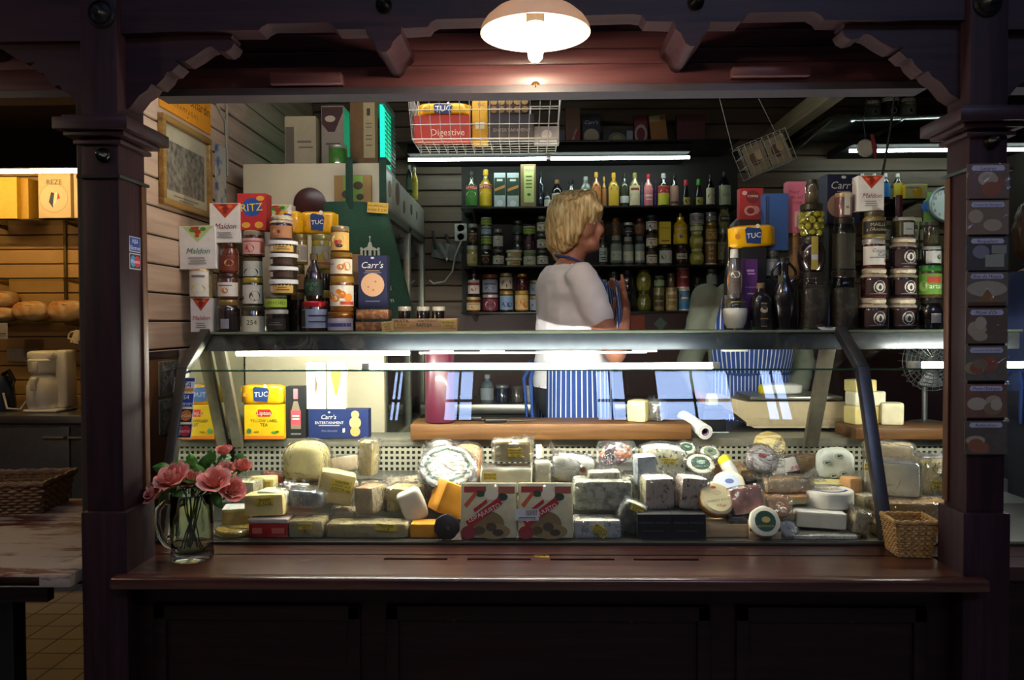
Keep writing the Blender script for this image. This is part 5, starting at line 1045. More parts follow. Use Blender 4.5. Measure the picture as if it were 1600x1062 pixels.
cols = [
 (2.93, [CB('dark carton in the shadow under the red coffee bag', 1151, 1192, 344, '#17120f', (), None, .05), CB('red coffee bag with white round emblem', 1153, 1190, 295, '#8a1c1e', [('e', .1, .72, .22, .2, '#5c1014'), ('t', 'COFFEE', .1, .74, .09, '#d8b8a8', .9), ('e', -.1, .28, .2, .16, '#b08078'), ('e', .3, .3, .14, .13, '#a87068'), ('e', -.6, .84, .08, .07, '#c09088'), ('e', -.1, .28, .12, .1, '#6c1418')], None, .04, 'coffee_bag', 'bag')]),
 (2.74, [dict(f=clip_jar, label='clip top glass jar of white sugar under a syrup bottle', a=1128, b=1169, top=466, name='clip_top_jar', cat='jar'), B('brown syrup squeeze bottle with orange oval label and pale cap', 1136, 1158, 389, 'squeeze', '#4a4440', '#a8a49c', lab('#4a4440', .1, .56, 62, [('e', 0, .5, .44, .5, '#c8802c'), ('e', 0, .82, .22, .14, '#cfc8b4'), ('r', -.4, .44, .4, .5, '#5a2c10'), ('r', -.3, .3, .3, .34, '#5a2c10')]), .82, .56)]),
 (2.91, [B('dark bottle half behind the syrup bottle', 1131, 1146, 381, 'tall', '#121820', '#0e0e0e', bl('#8a8478', [('t', 'La', 0, .6, .2, '#2a2018', 1)], .1, .4), .84)]),
 (2.79, [CB('slim purple carton with pale lettering behind the square bottle', 1160, 1181, 405, '#4c1c5c', [('r', -.6, .82, .5, .85, '#b088b8'), ('r', -.5, .78, .6, .80, '#b088b8'), ('t', 'CIOCCOLATO', 0, .6, .05, '#c8a0c8', 1.7), ('r', -.5, .5, .5, .52, '#b088b8'), ('e', 0, .2, .2, .1, '#3c1448')], None, .04)]),
 (2.86, [CB('black carton under the front cracker pack', 1157, 1195, 387, '#0f0d0e', (), None, .04), tuc('yellow cracker pack tilted on the black carton above the purple carton', 1139, 1210, 352, .05, rz=R(4), ry=R(-3))]),
 (2.735, [B('square black bottle with framed elephant label and cork', 1173, 1204, 442, 'short', '#0c0b0c', '#6a5236', lab('#15120f', .06, .58, 52, [('r', -.95, .02, .95, .98, '#9a7848'), ('r', -.86, .05, .86, .95, '#17130f'), ('e', 0, .7, .16, .12, '#a89878'), ('r', -.25, .6, .25, .72, '#a89878'), ('r', -.5, .32, .5, .36, '#8a6a3c')]), .84, .42, sq=True)]),
 (2.73, [dict(f=flask, label='black flask with two loop handles near the case edge', a=1205, b=1244, top=401, name='flask', cat='bottle', rz=0)]),
 (2.89, [CB('dark carton at the foot of the blue box stack', 1190, 1222, 435, '#141414', (), None, .05), J('jar with grey label and square cap between blue box and dark carton', 1194, 1216, 392, 's', '#3a3a34', '#6a6a64', lab('#8d8f8c', .1, .7, 60, [('r', -.5, .3, .1, .8, '#b4b4b0')])), CB('tall blue carton beside the pink carton', 1190, 1228, 304, '#34578f', [('r', -.85, .3, -.72, .95, '#1c2c50'), ('r', -.66, .3, -.58, .95, '#1c2c50')], '#2e4f88', .05)]),
 (2.905, [CB('dark carton at the foot of the cork tube', 1230, 1252, 437, '#17140f', (), None, .04), K('cork coloured tube with lid under the pink carton', 1232, 1251, 365, '#8a6a42', [('r', -.5, .7, .5, .72, '#6a4a2a')], '#7a5a38'), CB('tall pink carton with small red lettering', 1226, 1256, 285, '#c46a80', [('t', 'Fleur', -.2, .8, .07, '#8a2a44', 1.2), ('t', 'de sel', 0, .7, .07, '#8a2a44', 1.2), ('t', 'rose', .1, .6, .07, '#8a2a44', 1.2), ('r', -.2, .12, .7, .42, '#cfb0a0')], None, .04)]),
 (2.74, [dict(f=big_jar('#221b16'), label='big dark jar of dried goods under the cherry jar', a=1247, b=1293, top=425, name='jar', cat='jar'), J('round dark cherry jar with yellow strip over its side', 1246, 1288, 370, 'b', '#1a0a0e', '#2a2826', lab('#8a7a2c', .05, .98, 14, [('r', -.9, .3, .9, .45, '#9a9aa4')])), dict(f=olives, label='glass jar of large green olives', a=1245, b=1289, top=319, name='olive_jar', cat='jar'), B('spice grinder of brown seeds atop the olive jar', 1257, 1277, 281, 'spice', '#4a4030', '#23221e', None, .82, .82)]),
 (2.74, [dict(f=big_jar('#1d1916'), label='big dark jar of dried goods under the tall clear jar', a=1296, b=1340, top=423, name='jar', cat='jar'), dict(f=big_jar('#33302a'), label='tall clear jar with amber strip standing on the big dark jar', a=1300, b=1336, top=341, name='jar', cat='jar'), J('pink salt grinder jar with paper seal before the navy carton', 1304, 1330, 302, 's', '#6a4440', '#b09468', lab('#b0aca0', .1, .98, 20, [('r', -.5, .3, .5, .4, '#6a6a6a')]))]),
 (2.89, [CB('dark tall carton behind the clear jars', 1290, 1330, 351, '#14130f', (), None, .05), CB('navy cracker carton behind the pink salt grinder', 1284, 1336, 275, '#161c36', [('t', "Carr's", 0, .78, .18, '#cfcdc8', 1.5, .25), ('e', 0, .94, .05, .03, '#c9c9c9'), ('r', -.4, .64, .4, .66, '#8a8a9a'), ('e', -.3, .36, .24, .24, '#a8826a')], None, .07, 'cracker_carton', rz=R(4))]),
 (2.73, [J('dark jam jar with cloth cover and round emblem, standing by the big jars', 1343, 1384, 465, 'c', '#170a0c', '', EMB()), J('red jam jar with cloth cover and round emblem atop another by the big jars', 1346, 1384, 419, 'c', '#3c1014', '', EMB()), J('strawberry jam jar with cream label and silver lid', 1347, 1381, 374, 's', '#4c1614', '#a8a6a0', lab('#cfccc2', .1, .74, 85, [('t', 'Country', .2, .76, .2, '#4a4a5a', 1.2, .2), ('t', 'Cove', .3, .56, .2, '#4a4a5a', .8, .2), ('e', .6, .2, .14, .14, '#a8242c'), ('r', -.5, .36, .5, .42, '#7a7a7a')])), J('wide mustard jar with black label under the checked salt carton', 1347, 1382, 330, 'r', '#7c7044', '#5a5040', lab('#17140f', .16, .62, 80, [('t', 'MAILLE', 0, .72, .26, '#a8a28a', 1.4), ('t', "a l'Ancienne", 0, .36, .26, '#b0a884', 1.6, .3)])), maldon('pink checked smoked salt carton with red triangle', 1335, 1375, 276, SMK, '#7a3038')]),
 (2.90, [B('dark wine bottle rising behind the cloth topped jars', 1389, 1418, 305, 'wine', '#140b0e', '#4a1822', None, .84, .36)]),
 (2.745, [J('dark red jam jar with cloth cover, lowest beside the black olive jar', 1389, 1430, 465, 'c', '#2a0e12', '', EMB()), J('black jam jar with cloth cover, second up beside the green lidded jar', 1390, 1430, 419, 'c', '#150b10', '', EMB()), J('purple jam jar with cloth cover, third up before the wine bottle', 1391, 1429, 371, 'c', '#2c1020', '', EMB()), J('herb jar with grey label and pale lid atop three cloth topped jars', 1395, 1427, 340, 's', '#3c3a26', '#a8a89a', lab('#8a8c88', .1, .7, 30, [('r', -.6, .4, .6, .5, '#555')]))]),
 (2.75, [J('black olive jar with paper tag beside the wooden post', 1434, 1472, 465, 'b', '#150e0e', '#2c2826', lab('#a8a49a', .2, .5, 24)), J('pickle jar with green lid and green label beside the wooden post', 1435, 1469, 415, 's', '#4a3a1c', '#3a7a34', lab('#5c8a34', .1, .74, 85, [('r', -.4, .55, .5, .85, '#a8402c'), ('t', 'Partai', 0, .4, .24, '#d8dcb8', 1.2), ('e', -.6, .4, .24, .26, '#8ab04a')])), J('low jar with white label atop the pickle jar', 1441, 1468, 385, 's', '#2c2a24', '#a8a8a0', lab('#b9b9b0', .1, .74, 60, [('e', .4, .5, .2, .2, '#4a5a3a')])), B('little spice jar topmost beside the wooden post', 1443, 1465, 346, 'spice', '#43402c', '#3a3630', None, .82, .84)]),
]
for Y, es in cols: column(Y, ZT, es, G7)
# ================================================================ CHEESES IN THE CASE
def lump(w, d, h, paste, top=None, side=None, k=14, amp=.0015, n=9, taper=0., bot=None, seed=0, grow=0., arch=0.):
    """block with softened edges, a little uneven; top/side faces may have another skin"""
    b = bmesh.new(); bmesh.ops.create_cube(b, size=2)
    bmesh.ops.subdivide_edges(b, edges=b.edges[:], cuts=n, use_grid_fill=True)
    off = Vector((seed*3.1, seed*1.7, seed*.9))
    for v in b.verts:
        p = v.co; q = (abs(p.x)**k+abs(p.y)**k+abs(p.z)**k)**(1/k); p = p/q
        s = 1-taper*(p.z+1)/2
        c = Vector((p.x*(w/2+grow)*s, p.y*(d/2+grow)*s, (p.z+1)*(h/2)+grow*p.z))
        if arch and p.z > 0: c.z += arch*(1-p.x*p.x)*p.z
        nz = noise.noise_vector(c*26+off)*amp+noise.noise_vector(c*80+off)*amp*.4
        if p.z < -.9: nz.z = 0
        v.co = c+nz
    b.normal_update()
    m = MB(); groups = {}
    b.verts.ensure_lookup_table(); b.verts.index_update()
    m.add([v.co for v in b.verts], [], paste)
    for f in b.faces:
        nn = f.normal; t = paste
        if nn.z > .6 and top: t = top
        elif side and (abs(nn.x) > .6 if side[0] == 'x' else nn.x > .6 if side[0] == '+' else nn.x < -.6 if side[0] == '-' else nn.y > .6): t = side[1]
        m.f.append(tuple(v.index for v in f.verts)); m.m.append(m.mi(t))
    b.free(); return m
def wheel(r, h, paste, rind, fr=.006, n=36, amp=.0008):
    m = MB(); f = lambda a, z: 1+amp/r*sin(7*a+3)+amp/r*.7*sin(13*a)
    m.lathe([(0, 0), (r-fr, 0), (r-.3*fr, .3*fr), (r, fr), (r, h-fr)], rind, n, fn=f); m.lathe([(r, h-fr), (r-.3*fr, h-.3*fr), (r-fr, h), (0, h)], paste, n, fn=f); return m
def sector(r, h, ang, paste, rind, top):
    """wedge cut from a wheel, point towards -y"""
    m = MB(); n = 12; vs = [(0, 0)]+[(r*sin(-ang/2+ang*i/n), r*cos(-ang/2+ang*i/n)) for i in range(n+1)]; L = len(vs)
    V = [(x, y, 0) for x, y in vs]+[(x, y, h) for x, y in vs]
    m.add(V, [tuple(range(L-1, -1, -1))], rind); m.add(V, [tuple(range(L, 2*L))], top); m.add(V, [(0, 1, L+1, L), (L-1, 0, L, 2*L-1)], paste)
    m.add(V, [(i, i+1, L+i+1, L+i) for i in range(1, L-1)], rind); return m
CH = dict(pale=cheese('#e6dcb4'), cream=cheese('#ebe4c8'), yel=cheese('#e2ca84'), butter=cheese('#ead890'), tan=cheese('#d4bd94'), org=cheese('#e29a2c'), peach=cheese('#e6ae74'), white=cheese('#ece6d4'), brown=cheese('#a8824e'), olive=cheese('#c2ae74'), grey=cheese('#cfc6ae'))
RIND = dict(brown=mat('#9a6a34', .6, var=.2), orange=mat('#c98a4a', .5, var=.2), bloom=mat('#e9e3d2', .8, var=.06), dark=mat('#2b2723', .5, var=.2), grey=mat('#8d8878', .7, var=.25), green=mat('#2f5f48', .4, var=.3), foil=mat('#c9cccb', .22, .9, var=.2))
BLUE = spotted('blue_veined_paste', '#cfc9a8', '#4a5a4c', 75., .60); BLUE2 = spotted('blue_mottled_paste', '#c3c0a6', '#66766a', 48., .55, soft=.12); BLUE3 = spotted('pocked_paste', '#c0ad9c', '#2a2c2a', 60., .62, stretch=(1, 1, .6), bd=.002); BLUE4 = spotted('grey_printed_foil', '#aab0b4', '#7a828c', 55., .56, soft=.1)
PRINT = spotted('printed_paper', '#e4e0d2', '#7a9ab8', 30., .60, soft=.08)
def stick(root, items, w, h, loc, rot=(0, 0, 0), col='#e6cb4c', name='price_label'):
    m = MB().box((-w/2, -.0008, -h/2), (w/2, 0, h/2), paper(col)); m.deco(items, w, h, lambda x, z, e: (x, -.0008-e, z-h/2)); return m.build(name, root, loc, rot)
def hand(*ls): return [('t', s, 0, 1-(i+.62)/(len(ls)+.2), .80/len(ls), '#120d04', 1.9, .15) for i, s in enumerate(ls)]
_sd = [0]; _dim = {}
def ch(label, a, b, t, bt, Y, shape='block', paste='pale', d=.08, rot=(0, 0, 0), wrap=0, tagt=None, name='cheese', cat='cheese', group=None, zb=None, **k):
    s = S(Y); W_, H_ = (b-a)*s, (bt-t)*s; el = ((t+bt)/2-503)/FPX; rz = R(rot[2]); _sd[0] += 1
    z0 = Z(bt, Y) if zb is None else zb
    pm = CH[paste] if isinstance(paste, str) else paste
    if shape == 'block':
        w = max(.02, (W_-d*abs(sin(rz)))/max(.3, cos(rz))); dd = d*cos(rz)+w*abs(sin(rz)); h = max(.012, H_-dd*el*.9)
        m = lump(w, d, h, pm, seed=_sd[0], **k); yc = Y+dd/2; fy = -d/2
    elif shape == 'wheel':
        r = W_/2; h = k.pop('h', max(.012, H_-2*r*el*.9)); m = wheel(r, h, pm, k.pop('rind', pm)); yc = Y+r; w = 2*r; fy = -r
    elif shape == 'disc':
        r = W_/2; h = k.pop('h', .03); m = wheel(r, h, pm, k.pop('rind', pm)); yc = Y+.012; w = 2*r; fy = 0
    elif shape == 'sector':
        r = k.pop('r', d); h = k.pop('h', H_-r*el*.9); m = sector(r, h, k.pop('ang', R(50)), pm, k.pop('rind', pm), k.pop('top', pm)); yc = Y; w = W_; fy = 0
    else: m = shape(W_, H_, d); yc = Y+d/2; w, h, fy = W_, H_, -d/2
    x = X((a+b)/2, Y)
    if shape in ('block', 'wheel') or callable(shape):
        yb = yc+(yc-Y)*.85; z0 = max(z0, T3 if yb > 2.735 and Y < 2.87 else T2 if yb > 2.575 and Y < 2.87 else T1)
    ro = tuple(R(q) for q in rot)
    if shape == 'disc':
        t_ = R(rot[0]); ro = (t_, R(rot[1]), rz); z0 = z0+r*sin(t_) if zb is None else zb+r*sin(t_); yc += r*cos(t_)*.5
    if wrap or tagt or k.get('_parts'):
        o = thing(name, label, cat, (x, yc, z0), ro, group); bo = m.build('cheese_body', o)
        if wrap:
            f = FILM if wrap == 1 else FILM2; g = MB(); ctr = Vector((0, 0, h/2))
            for v in m.v:
                q = Vector(v); dv = (q-ctr); nv = noise.noise(q*45+Vector((_sd[0], 0, 0))); n2 = noise.noise(q*95+Vector((0, _sd[0], 0))); q = ctr+dv*1.02+dv.normalized()*(.0022+.006*(1-abs(nv)*3)*(abs(nv) < .33)+.003*(1-abs(n2)*3)*(abs(n2) < .33)); g.v.append((q.x, q.y, max(q.z, .0004)))
            g.f = list(m.f); g.m = [0]*len(m.f); g.mats = [f]
            if wrap == 2:
                for q_ in range(3):
                    rn = random.Random(_sd[0]*7+q_); sx = rn.choice((-1, 1)); bx, by = sx*w*rn.uniform(.25, .5), rn.uniform(-.3, .2)*d; L_ = min(.05, .3*w+.012); ph = rn.random()*6
                    g.sheet(lambda u, v: (bx+sx*L_*v*(.5+.3*sin(ph))+.012*(u-.5), by+(u-.5)*L_*1.4*(1+v)+.006*sin(9*u+ph+4*v), h*.97+L_*(.35+.3*cos(ph))*v+.007*sin(13*u+5*v+ph)), 9, 5, f)
            g.build('film_wrap', o, ang=1.2)
        if tagt:
            ls, u, v, tw, th_ = tagt[:5]; ry_ = tagt[5] if len(tagt) > 5 else 0
            stick(o, hand(*ls), tw, th_, (u*w/2, fy-.0028-(.003 if wrap else 0), v*h), (0, R(ry_), 0))
    else:
        o = m.build(name, None, (x, yc, z0), ro); tag(o, label, cat, group)
    if Y < 2.87:
        mw = Matrix.LocRotScale(o.location, o.rotation_euler, None); up = 0
        for v in m.v:
            q = mw @ Vector(v); fl = T3 if q.y > 2.72 else T2 if q.y > 2.56 else T1; up = max(up, fl-q.z) if q.y < 2.875 else up
        o.location.z += up+(.007 if wrap and up > .001 else 0); yo = max((mw @ Vector(v)).y for v in m.v)
        if yo > 2.872: o.location.y -= yo-2.872
    _dim[o.name] = (w, h); return o
T1, T2, T3 = ST1+.0005, ST2+.0005, ST3+.0005
# --- butter coloured pile by the roses
o = ch('flat round yellow cheese with blue label lying at the glass by the rose mug', 322, 384, 831, 852, 2.335, 'wheel', mat('#e8c02a', .35, coat=.5), zb=T1, wrap=1, h=.020)
stick(o, [('r', -.9, .1, -.6, .9, '#3a6ab0')]+bars('#5a4a1a', .15, .9, 4, .5), .05, .02, (0.005, -.012, .0225), (R(-90), 0, 0), '#e6c63a')
def redtray(w, h, d):
    m = MB(); m.rbox((-w/2, -d/2, 0), (w/2, d/2, h*.75), mat('#b2261e', .25, coat=.8), .004); m.rbox((-w/2-.002, -d/2-.002, h*.75), (w/2+.002, d/2+.002, h), mat('#c9b8b0', .2, coat=.8), .003)
    m.deco([('r', -.8, .3, -.3, .7, '#d8705c'), ('r', .2, .3, .85, .7, '#d8705c')], w, h*.75, flat(d+.001)); return m
ch('red plastic tray pack at the glass under a pale block', 384, 446, 822, 852, 2.345, redtray, d=.07, zb=T1, name='cheese_pack', cat='cheese pack')
o = ch('yellow wedge under printed blue paper beside the red tray', 333, 386, 791, 832, 2.41, 'block', 'butter', .08, (0, 0, 12), top=PRINT, zb=T1+.012)
ch('pale yellow block marked with handwriting on the red tray', 377, 441, 783, 825, 2.36, 'block', 'butter', .07, (0, -2, 0), zb=T1+.061, tagt=(('Runsaa', '€ 12 kg'), .1, .72, .052, .022, -4))
ch('small cream slab lying on the marked yellow block', 394, 447, 762, 790, 2.375, 'block', 'cream', .07, (0, 3, -8), zb=Z(789, 2.375))
ch('pale wedge with yellow label behind the cream slab', 376, 424, 741, 776, 2.56, 'block', 'butter', .08, (0, 0, 8), tagt=(('AURA', '11,5 €'), .4, .72, .036, .018))
ch('pale block half hidden behind the roses', 358, 400, 758, 800, 2.50, 'block', 'pale', .06, (0, 0, -14), zb=Z(802, 2.50), wrap=1)
ch('shiny red wrapped pack behind the pale wedge', 402, 435, 738, 770, 2.66, 'block', mat('#b01828', .25, coat=1.), .04, (0, 10, 0), wrap=1, name='cheese_pack')
# --- big cut wheel and its neighbours
ch('big pale cut wheel with green stamp near the perforated panel', 436, 505, 710, 776, 2.64, 'block', 'butter', .11, (0, 0, 0), k=4, arch=.012, wrap=1, zb=T2)
ch('peach coloured slice with white rind before the big cut wheel', 440, 476, 748, 778, 2.565, 'block', 'peach', .05, (0, 0, -10), top=RIND['bloom'], zb=T2)
ch('silvery wrapped block on the clear wrapped blocks', 441, 502, 781, 817, 2.395, 'block', mat('#aab2b2', .22, .6, coat=.6, var=.3, sc=30), .075, (0, 3, -4), k=6, wrap=2, zb=T1+.077, name='wrapped_cheese')
ch('pale block in clear wrap under the silvery pack', 447, 501, 815, 852, 2.345, 'block', 'olive', .08, wrap=1, zb=T1, tagt=(('EMMENTAL', '9,5'), 0, .7, .04, .018))
ch('long low block in clear film lying at the glass', 505, 634, 820, 852, 2.345, 'block', 'olive', .075, (0, 0, 0), zb=T1, wrap=1, tagt=(('TILSITER', '11 €'), .5, .78, .06, .02, 4))
ch('big pale block tilted over, with white handwritten label', 479, 543, 741, 800, 2.42, 'block', 'yel', .075, (0, 13, 14), zb=T1+.082, tagt=(('VAHVA', 'SOTILAS 16,50', 'KERMA kg'), .25, .62, .062, .034, 0))
ch('tan block in crumpled film with orange rind on top', 548, 599, 773, 826, 2.40, 'block', 'tan', .085, (0, -3, -24), top=RIND['orange'], wrap=1, zb=T1+.056)
ch('flat pack of wrapped flatbread cheese beside the tall wedge', 508, 558, 718, 746, 2.72, 'block', 'tan', .05, (-10, -10, 0), wrap=1)
ch('pale crumbly chunk behind the tilted labelled block', 531, 557, 742, 776, 2.58, 'block', 'cream', .05, (0, 0, 20), wrap=1, zb=T2)
ch('mustard brown block under the tall wedge', 559, 588, 743, 775, 2.59, 'block', 'olive', .05, (0, 0, 5), wrap=1, zb=T2)
ch('tall narrow wedge in clear film standing on end', 557, 585, 686, 744, 2.61, 'block', 'yel', .045, (0, 2, -18), wrap=2, zb=Z(744, 2.61), taper=-.1)
# --- crate
xa, xb = X(585, 2.55), X(668, 2.55); w = (xb-xa)/2
t = thing('cheese_crate', 'shallow wooden crate with stamped oval logo holding wrapped cheese', 'crate', ((xa+xb)/2, 2.627, T2+.0045)); t.rotation_euler = (0, R(-3), 0)
cw = wood('crate_ply', '#b9966c', '#cfae82', '#dcc098', .6, 0); hh = .05
m = MB(); m.box((-w, -.06, 0), (w, .06, .004), cw)
for a, b in (((-w, -.06, .004), (w, -.054, hh)), ((-w, .054, .004), (w, .06, hh)), ((-w, -.054, .004), (-w+.006, .054, hh)), ((w-.006, -.054, .004), (w, .054, hh))): m.rbox(a, b, cw, .001)
m.deco([('e', -.35, .5, .25, .32, '#4a3c2c'), ('e', -.35, .5, .18, .25, '#c9a87c'), ('t', 'VERNE', .12, .5, .42, '#4a3c2c', .9)], 2*w, hh, lambda x, z, e: (x, -.0602-e, z)); m.build('crate_body', t)
ch('flat wrapped cheese lying inside the wooden crate', 592, 662, 706, 735, 2.56, 'block', 'tan', .09, (6, -5, 0), zb=T2+.02, wrap=2, amp=.003)
ch('beige block wedged under the wooden crate', 599, 657, 768, 818, 2.43, 'block', 'yel', .085, (0, 0, -12), zb=T1+.052, wrap=1)
ch('half round cheese with dark printed paper leaning on the orange block', 627, 672, 772, 830, 2.395, 'block', 'cream', .05, (0, -22, 10), side=('-', RIND['grey']), k=5, zb=T1+.035)
ch('bright orange cube of cheese tipped on its corner', 657, 719, 766, 830, 2.375, 'block', 'org', .075, (0, 24, 30), zb=T1+.052, wrap=0)
ch('orange block lying at the glass under the tipped cube', 638, 695, 821, 852, 2.345, 'block', 'org', .07, zb=T1)
o = ch('black waxed round standing on edge at the glass', 676, 716, 815, 853, 2.322, 'disc', RIND['dark'], rot=(82, 0, 0), h=.022, rind=RIND['dark'], zb=T1)
stick(o, [('t', 'MUSTAPEKKA', 0, .5, .5, '#8a7a64', 1.8)], .07, .012, (0, 0, .0225), (R(-90), R(-68), 0), '#3c342c', 'label_band')
# --- green edged wheel in film
o = ch('big wrapped round with dark green edge tilted towards the glass', 652, 738, 712, 770, 2.48, 'disc', CH['white'], rot=(38, 0, 6), h=.035, rind=RIND['green'], zb=Z(768, 2.48), wrap=2)
m = MB().lathe([(.02, 0), (.001, .0006)], mat('#c9c2a8', .6), 24); m.build('round_label', o, (.008, .006, .0365))
m = MB().lathe([(.074, 0), (.0745, .004), (.066, .0045), (.064, .001)], RIND['green'], 8, cap=False); m.build('wax_edge', o, (0, 0, .033))
ch('white wheel piece with grey and orange label at the back', 662, 712, 690, 728, 2.72, 'block', 'white', .07, (0, 0, 20), k=5, arch=.012, top=PRINT, wrap=2)
ch('cut round with green ringed yellow label in a box marked 31', 703, 752, 697, 752, 2.66, 'block', 'peach', .07, (0, 0, -6), k=5, arch=.01, wrap=1, zb=T2)
ch('wide white block with small yellow label, under the cling wrapped block', 749, 831, 722, 770, 2.47, 'block', 'cream', .085, top=RIND['foil'], wrap=0, amp=.003, tagt=(('MUROLEE', '20,50 kg'), -.62, .66, .04, .02))
ch('yellow brown block in cling film with black inked label, atop the wide white block', 771, 829, 684, 722, 2.50, 'block', 'olive', .07, wrap=2, zb=Z(722, 2.50), tagt=(('Appenzeller', 'raakamaito', '26,- kg'), .15, .48, .046, .026))
ch('small upright pale piece beside the wide white block', 833, 861, 716, 764, 2.49, 'block', 'cream', .05, (0, 0, 6), k=7, wrap=1)
o = ch('white paper wrapped lump with round brown sticker', 860, 926, 706, 756, 2.50, 'block', mat('#e9e6da', .5, coat=.3), .08, (0, 6, 0), k=4, wrap=2, amp=.004, name='wrapped_cheese')
stick(o, [('e', 0, .5, .45, .45, '#b08a6a'), ('e', 0, .5, .3, .3, '#8a5a44')], .026, .024, (.03, -.047, .05), col='#d8cdb8', name='sticker')
ch('yellow slab peeping out under the white wrapped lump', 836, 925, 752, 772, 2.46, 'block', 'yel', .09, amp=.002, wrap=1)
# --- two printed packs of baked cheese
def leipa(w, h, d):
    m = MB(); m.rbox((-w/2, -d/2, 0), (w/2, d/2, h), mat('#cfc6a2', .3, coat=.8, var=.15, sc=30), .004)
    m.deco([('r', -.9, .82, -.1, .93, '#b03a34'), ('r', .35, .8, .95, .93, '#a85a44'), ('e', -.3, .8, .09, .06, '#2f4a2a'), ('e', .5, .74, .10, .07, '#2c3c28'), ('e', .1, .78, .13, .1, '#e6ddc4'), ('p', [(-.9, .6), (-.5, .84), (-.4, .8), (-.8, .54)], '#c9562c'), ('p', [(-.55, .52), (-.08, .70), (-.04, .64), (-.5, .46)], '#a81e22'), ('e', -.05, .25, .32, .24, '#7a6440'), ('e', .2, .12, .3, .14, '#8a744c'), ('e', .1, .2, .1, .08, '#4a3c26'), ('e', .35, .1, .1, .06, '#3a3020'), ('e', -.3, .14, .1, .07, '#54432a'),
            ('p', [(-.82, .30), (.38, .74), (.5, .62), (-.7, .17)], '#a3161c'), ('t', 'LEIPÄJUUSTO', -.16, .46, .085, '#f0e4d8', 1.25, 0, .47), ('e', -.72, .1, .14, .12, '#8a2a2c')], w*.98, h, flat(d))
    return m
G8 = 'printed packs of baked cheese standing at the glass'
o1 = ch('printed red and white baked cheese pack, beside the black waxed round', 717, 806, 768, 854, 2.335, leipa, d=.018, zb=T1, rot=(-12, 0, 0), name='cheese_pack', cat='cheese pack', group=G8)
o2 = ch('printed red and white baked cheese pack with white barcode sticker', 808, 895, 768, 854, 2.336, leipa, d=.018, zb=T1, rot=(-12, 0, 0), name='cheese_pack', cat='cheese pack', group=G8)
stick(o2, bars('#3a3a44', .1, .35, 2, .8)+[('r', -.1+.07*i, .42, -.1+.07*i+(.02+.02*(i % 2)), .9, '#22222a') for i in range(14)], .07, .034, (-.055, -.0115, .068), col='#c9cbd2', name='price_sticker')
# --- blue cheeses
ch('broad green blue veined block in film, half with white rind', 896, 988, 759, 815, 2.40, 'block', BLUE2, .10, (0, 0, 0), wrap=1, zb=T1+.071)
ch('small creamy blue block resting on the broad veined block', 920, 970, 731, 760, 2.44, 'block', spotted('pale_blue_paste', '#d8d0b0', '#8a927c', 50., .62), .06, (0, -2, 0), wrap=1, zb=Z(761, 2.44))
ch('pale grey blue block at the glass with yellow price label', 896, 970, 813, 852, 2.345, 'block', spotted('grey_blue_paste', '#bfc0be', '#858c94', 48., .58), .085, (0, 0, 0), top=RIND['bloom'], wrap=1, zb=T1, tagt=(('GORGON', 'ZOLA 24', 'DOLCE'), .1, .45, .044, .028, 34))
ch('dark green rinded wedge with yellow sticker beside the grey blue block', 957, 998, 797, 850, 2.37, 'block', spotted('dark_rind', '#5a5e48', '#34382c', 40., .5), .06, (0, 24, 0), k=6, top=RIND['bloom'], wrap=1, zb=T1, tagt=(('OSTERIE', '8,5 kg'), .1, .86, .04, .02, 0))
def dome(w, h, d):
    m = MB(); m.sheet(lambda u, v: ((u-.5)*w*(1-.3*v*v), -d/2+d*.25*v, h*v), 6, 6, FILM2)
    m.lathe([(w/2, .004), (w*.49, h*.3), (w*.4, h*.7), (w*.22, h*.97), (.001, h)], thin_glass('dome_film', (.95, .94, .95), .07, .05, .004, 30), 28, sy=d/w)
    rnd = random.Random(5)
    for i in range(26):
        c = rnd.choice(['#4a2f3c', '#5c3a44', '#c87a34', '#3c2a34', '#b5622c', '#6a4450']); a = rnd.random()*6.28; q = rnd.random()**.5*.36
        m.lathe([(0, -.012), (.009, -.008), (.012, 0), (.009, .008), (0, .012)], gloss(c), 9, M=Matrix.Translation((q*w*cos(a), q*d*sin(a), .014+rnd.random()*h*.55)) @ Euler((rnd.random()*3, rnd.random()*3, 0)).to_matrix().to_4x4())
    m.lathe([(0, 0), (w*.48, 0), (w*.5, .006)], mat('#3a3a38', .3), 24, sy=d/w); return m
ch('clear domed tub of dried fruit at the back among the cheeses', 925, 1003, 690, 732, 2.66, dome, d=.11, name='fruit_tub', cat='tub', zb=Z(732, 2.66))
ch('dark tray block carrying the dried fruit tub', 925, 1000, 729, 765, 2.62, 'block', mat('#3b3a34', .5), .12, zb=T2, name='serving_tray', cat='tray')
o = ch('white topped blue wedge with blue printed paper and yellow label', 1004, 1070, 690, 764, 2.54, 'block', BLUE, .10, (0, 2, 0), top=spotted('blue_print_paper', '#e6e6e2', '#4a78b0', 26., .58, soft=.03), arch=.012, wrap=1, zb=Z(770, 2.54), tagt=(('CAMBOZOLA', '27,- kg'), .18, .77, .05, .020))
ch('grey foil wrapped blue block before the white topped wedge', 993, 1028, 707, 760, 2.47, 'block', BLUE4, .06, (0, -2, 8), top=RIND['bloom'], zb=Z(760, 2.47))
ch('pocked blue block with white crust over the first black box', 1004, 1055, 757, 815, 2.40, 'block', BLUE3, .075, (0, 0, 6), top=RIND['bloom'], side=('-', CH['pale']), wrap=1, zb=T1+.072)
ch('pocked blue block with white crust leaning on the orange lettered round', 1058, 1105, 757, 815, 2.395, 'block', BLUE3, .07, (0, 5, 8), top=RIND['bloom'], wrap=1, zb=T1+.073)
